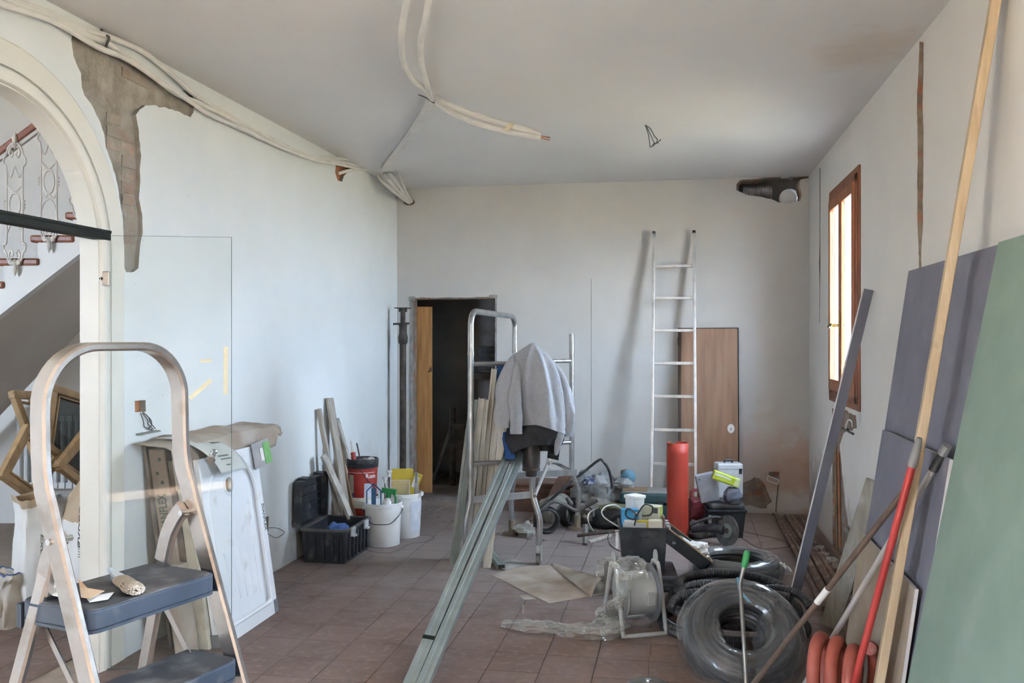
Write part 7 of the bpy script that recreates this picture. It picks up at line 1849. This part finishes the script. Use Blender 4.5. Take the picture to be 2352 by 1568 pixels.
# poles
po = thing('wooden_pole', 'thin dark brown stick with white tape leaning on the blue boards', 'pole', (0.31, 4.16, 0))
s0, s1 = Vector((0.305, 4.17, 0.012)), at_depth(2096, 1104, 3.50)
MB().cyl(s0, s1, 0.0125, 10).build('stick', mat('stick_brown', (0.085, 0.055, 0.04), (0.14, 0.095, 0.07), 14, 0.7), po, smooth=True)
MB().cyl(s0.lerp(s1, 0.46), s0.lerp(s1, 0.525), 0.0145, 10).build('tape', tape_m if False else paper, po, smooth=True)
ap = thing('telescopic_pole', 'shiny aluminium pole with black end leaning on the blue boards', 'pole', (0.55, 4.25, 0))
s0, s1 = Vector((0.553, 4.25, 0.012)), at_depth(2172, 1030, 3.38)
MB().cyl(s0, s0.lerp(s1, 0.94), 0.0125, 12).build('tube', mat('pole_alu', (0.62, 0.59, 0.55), (0.70, 0.67, 0.63), 8, 0.34, 0.55), ap, smooth=True)
MB().cyl(s0.lerp(s1, 0.925), s0.lerp(s1, 0.985), 0.017, 12).build('collar', black_pl, ap, smooth=True)
MB().cyl(s0.lerp(s1, 0.98), s0.lerp(s1, 1.01), 0.019, 8).build('head', grey_foam, ap, smooth=True)
rp_ = thing('broom_handle', 'red pole with dark ferrule leaning on the timber', 'pole', (0.74, 4.1, 0))
s0, s1 = Vector((0.640, 3.78, 0.014)), at_depth(2112, 1005, 3.32)
MB().cyl(s0, s0.lerp(s1, 0.92), 0.0145, 12).build('shaft', mat('pole_red', (0.36, 0.03, 0.028), (0.42, 0.05, 0.045), 9, 0.4), rp_, smooth=True)
MB().tube([s0.lerp(s1, 0.91), s0.lerp(s1, 0.93), s0.lerp(s1, 0.98), s0.lerp(s1, 1.0)], 0.019, 12, scales=[0.9, 1.0, 0.75, 0.5]).build('ferrule', grey_foam, rp_, smooth=True)
# red hose coil in the near corner
hc = at_depth(1925, 1575, 3.72)
pts = []
axh = Vector((0.86, -0.45, 0.0)).normalized(); uh = Vector((0, 0, 1)); wh = axh.cross(uh)
for k in range(int(3.4 * 28)):
    a = 2 * PI * k / 28 - 2.2; t = k / 28
    R = 0.150 + 0.014 * math.sin(t * 2.1)
    pts.append(hc + axh * (-0.10 + 0.068 * t) + uh * (R * math.cos(a) + 0.0) + wh * (R * math.sin(a) * 0.75) + Vector((0, 0, 0.0)))
zmin = min(p.z for p in pts) - 0.028
pts = [p - Vector((0, 0, zmin)) if False else p for p in pts]
tag(MB(Matrix.Translation((0, 0, max(0.0, -zmin)))).tube(pts, 0.027, 12).build('red_hose', mat('hose_red', (0.26, 0.055, 0.035), (0.33, 0.085, 0.06), 10, 0.6, dust=(0.36, 0.16, 0.12), dscale=18, dlo=0.6, dhi=0.8), smooth=True), 'coiled red rubber hose in the lower right corner', 'hose')
# ------------------------------------------------------------------ bundle of brown pipes along the right wall
pipe_br = mat('brown_pipe', (0.095, 0.055, 0.040), (0.16, 0.098, 0.075), 12, 0.75, dust=(0.24, 0.185, 0.155), dscale=9, dlo=0.52, dhi=0.75)
rpi = random.Random(5)
for k in range(8):
    a = on_z(1782 + 8 * k, 1184 + 2 * (k % 3), 0.02 + 0.022 * (k % 2)); b = on_z(1893 + 13 * k, 1398 + 3 * (k % 3), 0.02 + 0.02 * ((k + 1) % 2))
    b.x = min(b.x, 1.12); a.x = min(a.x, 1.12)
    mid = a.lerp(b, 0.5) + Vector((rpi.uniform(-0.02, 0.02), 0, 0.01))
    tag(MB().tube(smooth_path([a, mid, b], 8), 0.0165, 8).build('conduit_pipe', pipe_br, smooth=True),
        'dusty brown pipe in the bundle on the floor along the right wall', 'pipe', 'brown pipes along the right wall')
for k in range(6):
    q = on_z(1835 + 14 * k, 1245 + 14 * k)
    q.x = min(q.x + 0.05, 1.10)
    blob('rubble_chunk', 'chunk of plaster rubble at the foot of the right wall', 'rubble', q + Vector((0, 0, 0.03)), (0.05, 0.06, 0.035), MATS['masonry'] if k % 2 else bead, k * 9, 0.5, 14)['group'] = 'rubble at the right wall'
# pipes in the chase under the window
cpx = XR + 0.012
for k, (a, b, r, m_) in enumerate((((1919, 1000), (1922, 1270), 0.010, brown_wood), ((1926, 1040), (1930, 1255), 0.008, MATS['brick_red']))):
    pa_, pb2 = on_x(*a, cpx), on_x(*b, cpx)
    tag(MB().cyl(pa_, pb2, r, 8).build('chase_pipe', m_, smooth=True), ('brown pipe rising in the chase below the window', 'reddish pipe in the chase below the window')[k], 'pipe')
tag(MB().cyl(on_x(1943, 1215, XR - 0.005), on_x(1962, 1240, XR - 0.03), 0.018, 10).build('drain_stub', pale_cloth, smooth=True), 'short pale pipe stub at the foot of the chase', 'pipe')
vb = thing('socket_box', 'broken socket box with wires in the right wall under the window', 'socket box', on_x(1950, 985, XR))
pq, pr2 = on_x(1937, 985, XR), on_x(1962, 960, XR)
MB().b2((XR - 0.012, min(pq.y, pr2.y), pq.z), (XR + 0.015, max(pq.y, pr2.y), pq.z + 0.012)).build('edge_strip', black_pl, vb)
MB().tube(smooth_path([on_x(1942, 985, XR - 0.005), on_x(1948, 965, XR - 0.03), on_x(1956, 968, XR - 0.03), on_x(1958, 980, XR - 0.005)], 5), 0.006, 6).build('wire', paper, vb, smooth=True)

# ------------------------------------------------------------------ cables on the ceiling
cab = mat('white_conduit', (0.66, 0.63, 0.58), (0.74, 0.71, 0.66), 8, 0.6)
def on_c(px, py, z=ZC - 0.02): return on_z(px, py, z)
def cpath(L, z=ZC - 0.02): return [on_c(a, b, z if len(q) == 2 else q[2]) for q in L for a, b in [q[:2]]]
J1, J2 = (992, 228), (878, 388)
def ccable(label, pts, r=0.0155, group='white cables under the ceiling'):
    return tag(MB().tube(smooth_path(pts, 8), r, 8).build('ceiling_cable', cab, smooth=True), label, 'cable', group)
zc = ZC - 0.017
ccable('white cable looping down from the ceiling, left of the pair at the top edge', [on_c(945, -40, zc), on_c(935, 0, zc - .02), on_c(924, 60, zc - 0.05), on_c(922, 110, zc - 0.06), on_c(930, 155, zc - 0.05), on_c(950, 185, zc - 0.04), on_c(975, 205, zc - 0.03), on_c(992, 228, zc - 0.02)])
ccable('white cable looping down from the ceiling, right of the pair at the top edge', [on_c(992, -40, zc), on_c(985, 0, zc - .02), on_c(977, 50, zc - 0.05), on_c(966, 95, zc - 0.05), on_c(968, 145, zc - 0.05), on_c(978, 185, zc - 0.04), on_c(990, 228, zc - 0.02)])
for k, dx in enumerate((-7, 0, 7)):
    ccable(('left', 'middle', 'right')[k] + ' white cable running from the ceiling knot to the wall corner knot', [on_c(990 + dx * 0.8, 230, zc - 0.01), on_c(980 + dx, 255, zc - 0.012), on_c(945 + dx, 308, zc), on_c(910 + dx * 0.9, 352, zc), on_c(882 + dx * 0.6, 386, zc)], 0.014)
e0, e1 = on_c(1004, 230, zc - 0.01), at_depth(1240, 313, 5.45)
for k in range(2):
    o = Vector((0, 0, 0.026 * (k - 0.5)))
    ccable(('lower', 'upper')[k] + ' white cable of the pair hanging free with bare copper ends', [e0 + o, at_depth(1040, 252, 5.40) + o * 1.5, at_depth(1090, 272, 5.38) + o * 1.8, at_depth(1160, 293, 5.40) + o * 1.5, at_depth(1205, 303, 5.42) + o * 1.3, e1 + o * 0.6], 0.019)
tag(MB().cyl(at_depth(1166, 290, 5.39), at_depth(1172, 296, 5.39), 0.034, 12).build('tape_band', tape_m, smooth=True), 'yellowish tape band round the hanging cable pair', 'tape')
copper = mat('copper', (0.60, 0.28, 0.16), (0.66, 0.34, 0.20), 20, 0.3, 1.0)
for k, (a, b) in enumerate(((1264, 316), (1262, 322))):
    tag(MB().cyl(e1 + Vector((-0.01, 0, 0.004 - 0.008 * k)), at_depth(a, b, 5.46), 0.004, 6).build('copper_wire', copper, smooth=True), ('upper', 'lower')[k] + ' bare copper wire end at the tip of the hanging cables', 'wire')
# bundle along the left wall
XW = XL + 0.03
def on_w(px, py, dx=0.0): return on_x(px, py, XW + dx)
paths = [[(-30, -18), (40, 8), (120, 36), (200, 82), (245, 98), (320, 150), (400, 212), (455, 236), (520, 268), (600, 316), (680, 352), (740, 368), (790, 374), (840, 383), (876, 388)],
         [(-30, -2), (40, 20), (130, 52), (225, 108), (300, 140), (380, 196), (445, 238), (480, 262), (560, 298), (640, 335), (720, 366), (780, 377), (830, 388), (876, 392)],
         [(30, 0), (110, 28), (190, 66), (250, 84), (330, 120), (400, 176), (440, 212), (500, 250), (580, 296), (650, 332), (720, 360), (800, 366), (850, 378), (880, 386)]]
for k, L in enumerate(paths):
    ccable(('uppermost', 'lowest', 'middle')[k] + ' white cable sagging along the left wall under the ceiling', [on_w(a, b, 0.012 * (k % 2)) for a, b in L], 0.0145)
jw = on_w(878, 390, 0.02)
ccable('short white cable entering the brick hole in the left wall', [on_x(776, 398, XL - 0.03), on_w(810, 390), on_w(845, 384, 0.01), on_w(876, 392, 0.03)], 0.015)
ccable('white cable running down into the round hole of the far wall, lowest of four', [on_w(868, 388, 0.03), on_w(872, 408, 0.06), at_depth(895, 432, 8.1), at_depth(920, 452, 8.45), on_y(936, 464, YB + 0.03)], 0.015)
ccable('white cable running down into the round hole of the far wall, second of four', [on_w(874, 388, 0.03), at_depth(892, 412, 8.0), at_depth(912, 436, 8.3), at_depth(930, 454, 8.5), on_y(940, 466, YB + 0.03)], 0.015)
ccable('white cable running down into the round hole of the far wall, third of four', [on_w(880, 386, 0.04), at_depth(903, 408, 8.0), at_depth(925, 440, 8.4), on_y(944, 464, YB + 0.03)], 0.015)
ccable('white cable running down into the round hole of the far wall, topmost of four', [at_depth(900, 384, 7.9), at_depth(914, 392, 8.0), at_depth(920, 410, 8.2), at_depth(932, 440, 8.45), on_y(946, 462, YB + 0.03)], 0.015)
# ties and hangers
tie_m = mat('wire_tie', (0.10, 0.10, 0.10), rough=0.6)
for nm, lb, L in (('wire_tie', 'wire tie round the ceiling cable knot', [on_c(962, 218, zc), on_c(978, 224, zc - 0.03), on_c(996, 236, zc - 0.03), on_c(1004, 232, zc)]),
                  ('wire_tie', 'wire tie at the knot in the wall corner', [on_w(905, 392, 0.2), on_w(920, 382, 0.3), on_w(938, 384, 0.3)]),
                  ('perforated_strap', 'perforated metal strap holding the cables to the left wall', [on_x(233, 68, XL + 0.005), on_x(238, 78, XL + 0.03), on_x(250, 86, XL + 0.05), on_x(246, 100, XL + 0.045), on_x(243, 112, XL + 0.004)])):
    tag(MB().tube(smooth_path(L, 5), 0.004 if nm == 'wire_tie' else 0.007, 6).build(nm, tie_m, smooth=True), lb, 'tie' if nm == 'wire_tie' else 'strap')
# lamp wires hanging from the ceiling
lw0 = on_c(1482, 287, ZC)
lw = thing('lamp_wires', 'tangle of thin dark wires hanging from the ceiling', 'wires', lw0)
for k, L in enumerate(([(1482, 287), (1490, 300), (1498, 318), (1505, 330), (1518, 320)], [(1482, 287), (1494, 296), (1503, 312), (1510, 322), (1500, 336)], [(1482, 287), (1489, 308), (1492, 326), (1494, 338), (1502, 330), (1512, 328)])):
    z_ = [0.0, 0.04, 0.08, 0.11, 0.10, 0.10]
    MB().tube(smooth_path([on_c(a, b, ZC - z_[i]) for i, (a, b) in enumerate(L)], 5), 0.0035, 6).build('wire', tie_m, lw, smooth=True)
# ------------------------------------------------------------------ loose wires of the wall boxes
def bx_wires(lb, paths_, plane, r=0.0028, name='socket_wires', base=None):
    t = thing(name, lb, 'wires', plane(*paths_[0][0]))
    for L in paths_:
        MB().tube(smooth_path([plane(a, b) + Vector((0.006 + 0.012 * (i % 2), 0, 0)) for i, (a, b) in enumerate(L)], 5), r, 6).build('wire', tie_m, t, smooth=True)
    return t
pw = lambda a, b: on_x(a, b, XL)
wb_ = bx_wires('grey wires hanging from the red box in the left wall behind the glass', [[(326, 946), (334, 958), (343, 970), (350, 984)], [(325, 948), (332, 964), (338, 974), (346, 986)], [(320, 948), (322, 966), (330, 980), (342, 986)], [(326, 946), (338, 962), (346, 976), (334, 984), (348, 988)]], pw)
pa_, pb2 = on_x(312, 997, XL), on_x(356, 989, XL)
MB().bar(pa_ + Vector((0.018, 0, 0)), pb2 + Vector((0.018, 0, 0)), 0.03, 0.008).build('cover_plate', mat('plate_olive', (0.22, 0.215, 0.17), rough=0.7), wb_)
bx_wires('thin wire loop from the low red box in the left wall', [[(612, 1212), (622, 1211), (640, 1214), (648, 1222), (640, 1232), (625, 1234), (612, 1224)]], pw, 0.0022)
pk = lambda a, b: on_y(a, b, YB - 0.008)
t = thing('wall_socket', 'loose white socket frame hanging at the far wall', 'socket frame', pk(1780, 1100))
fr_ = [pk(1764, 1092), pk(1790, 1102), pk(1786, 1112), pk(1762, 1103)]
for i in range(4): MB().bar(fr_[i], fr_[(i + 1) % 4], 0.008, 0.012, up=(0, 1, 0)).build('frame_side', white_pl, t)
MB().tube(smooth_path([pk(1788, 1108), pk(1786, 1130), pk(1783, 1155), pk(1782, 1176)], 5), 0.004, 6).build('wire', tie_m, t)
cable('chase_cable', 'bundle end of cable at the far right corner of the floor', [on_y(1776, 1180, YB - 0.03), on_z(1790, 1196, 0.01), on_z(1800, 1215, 0.01), on_z(1812, 1240, 0.01)], 0.010, black_rb)
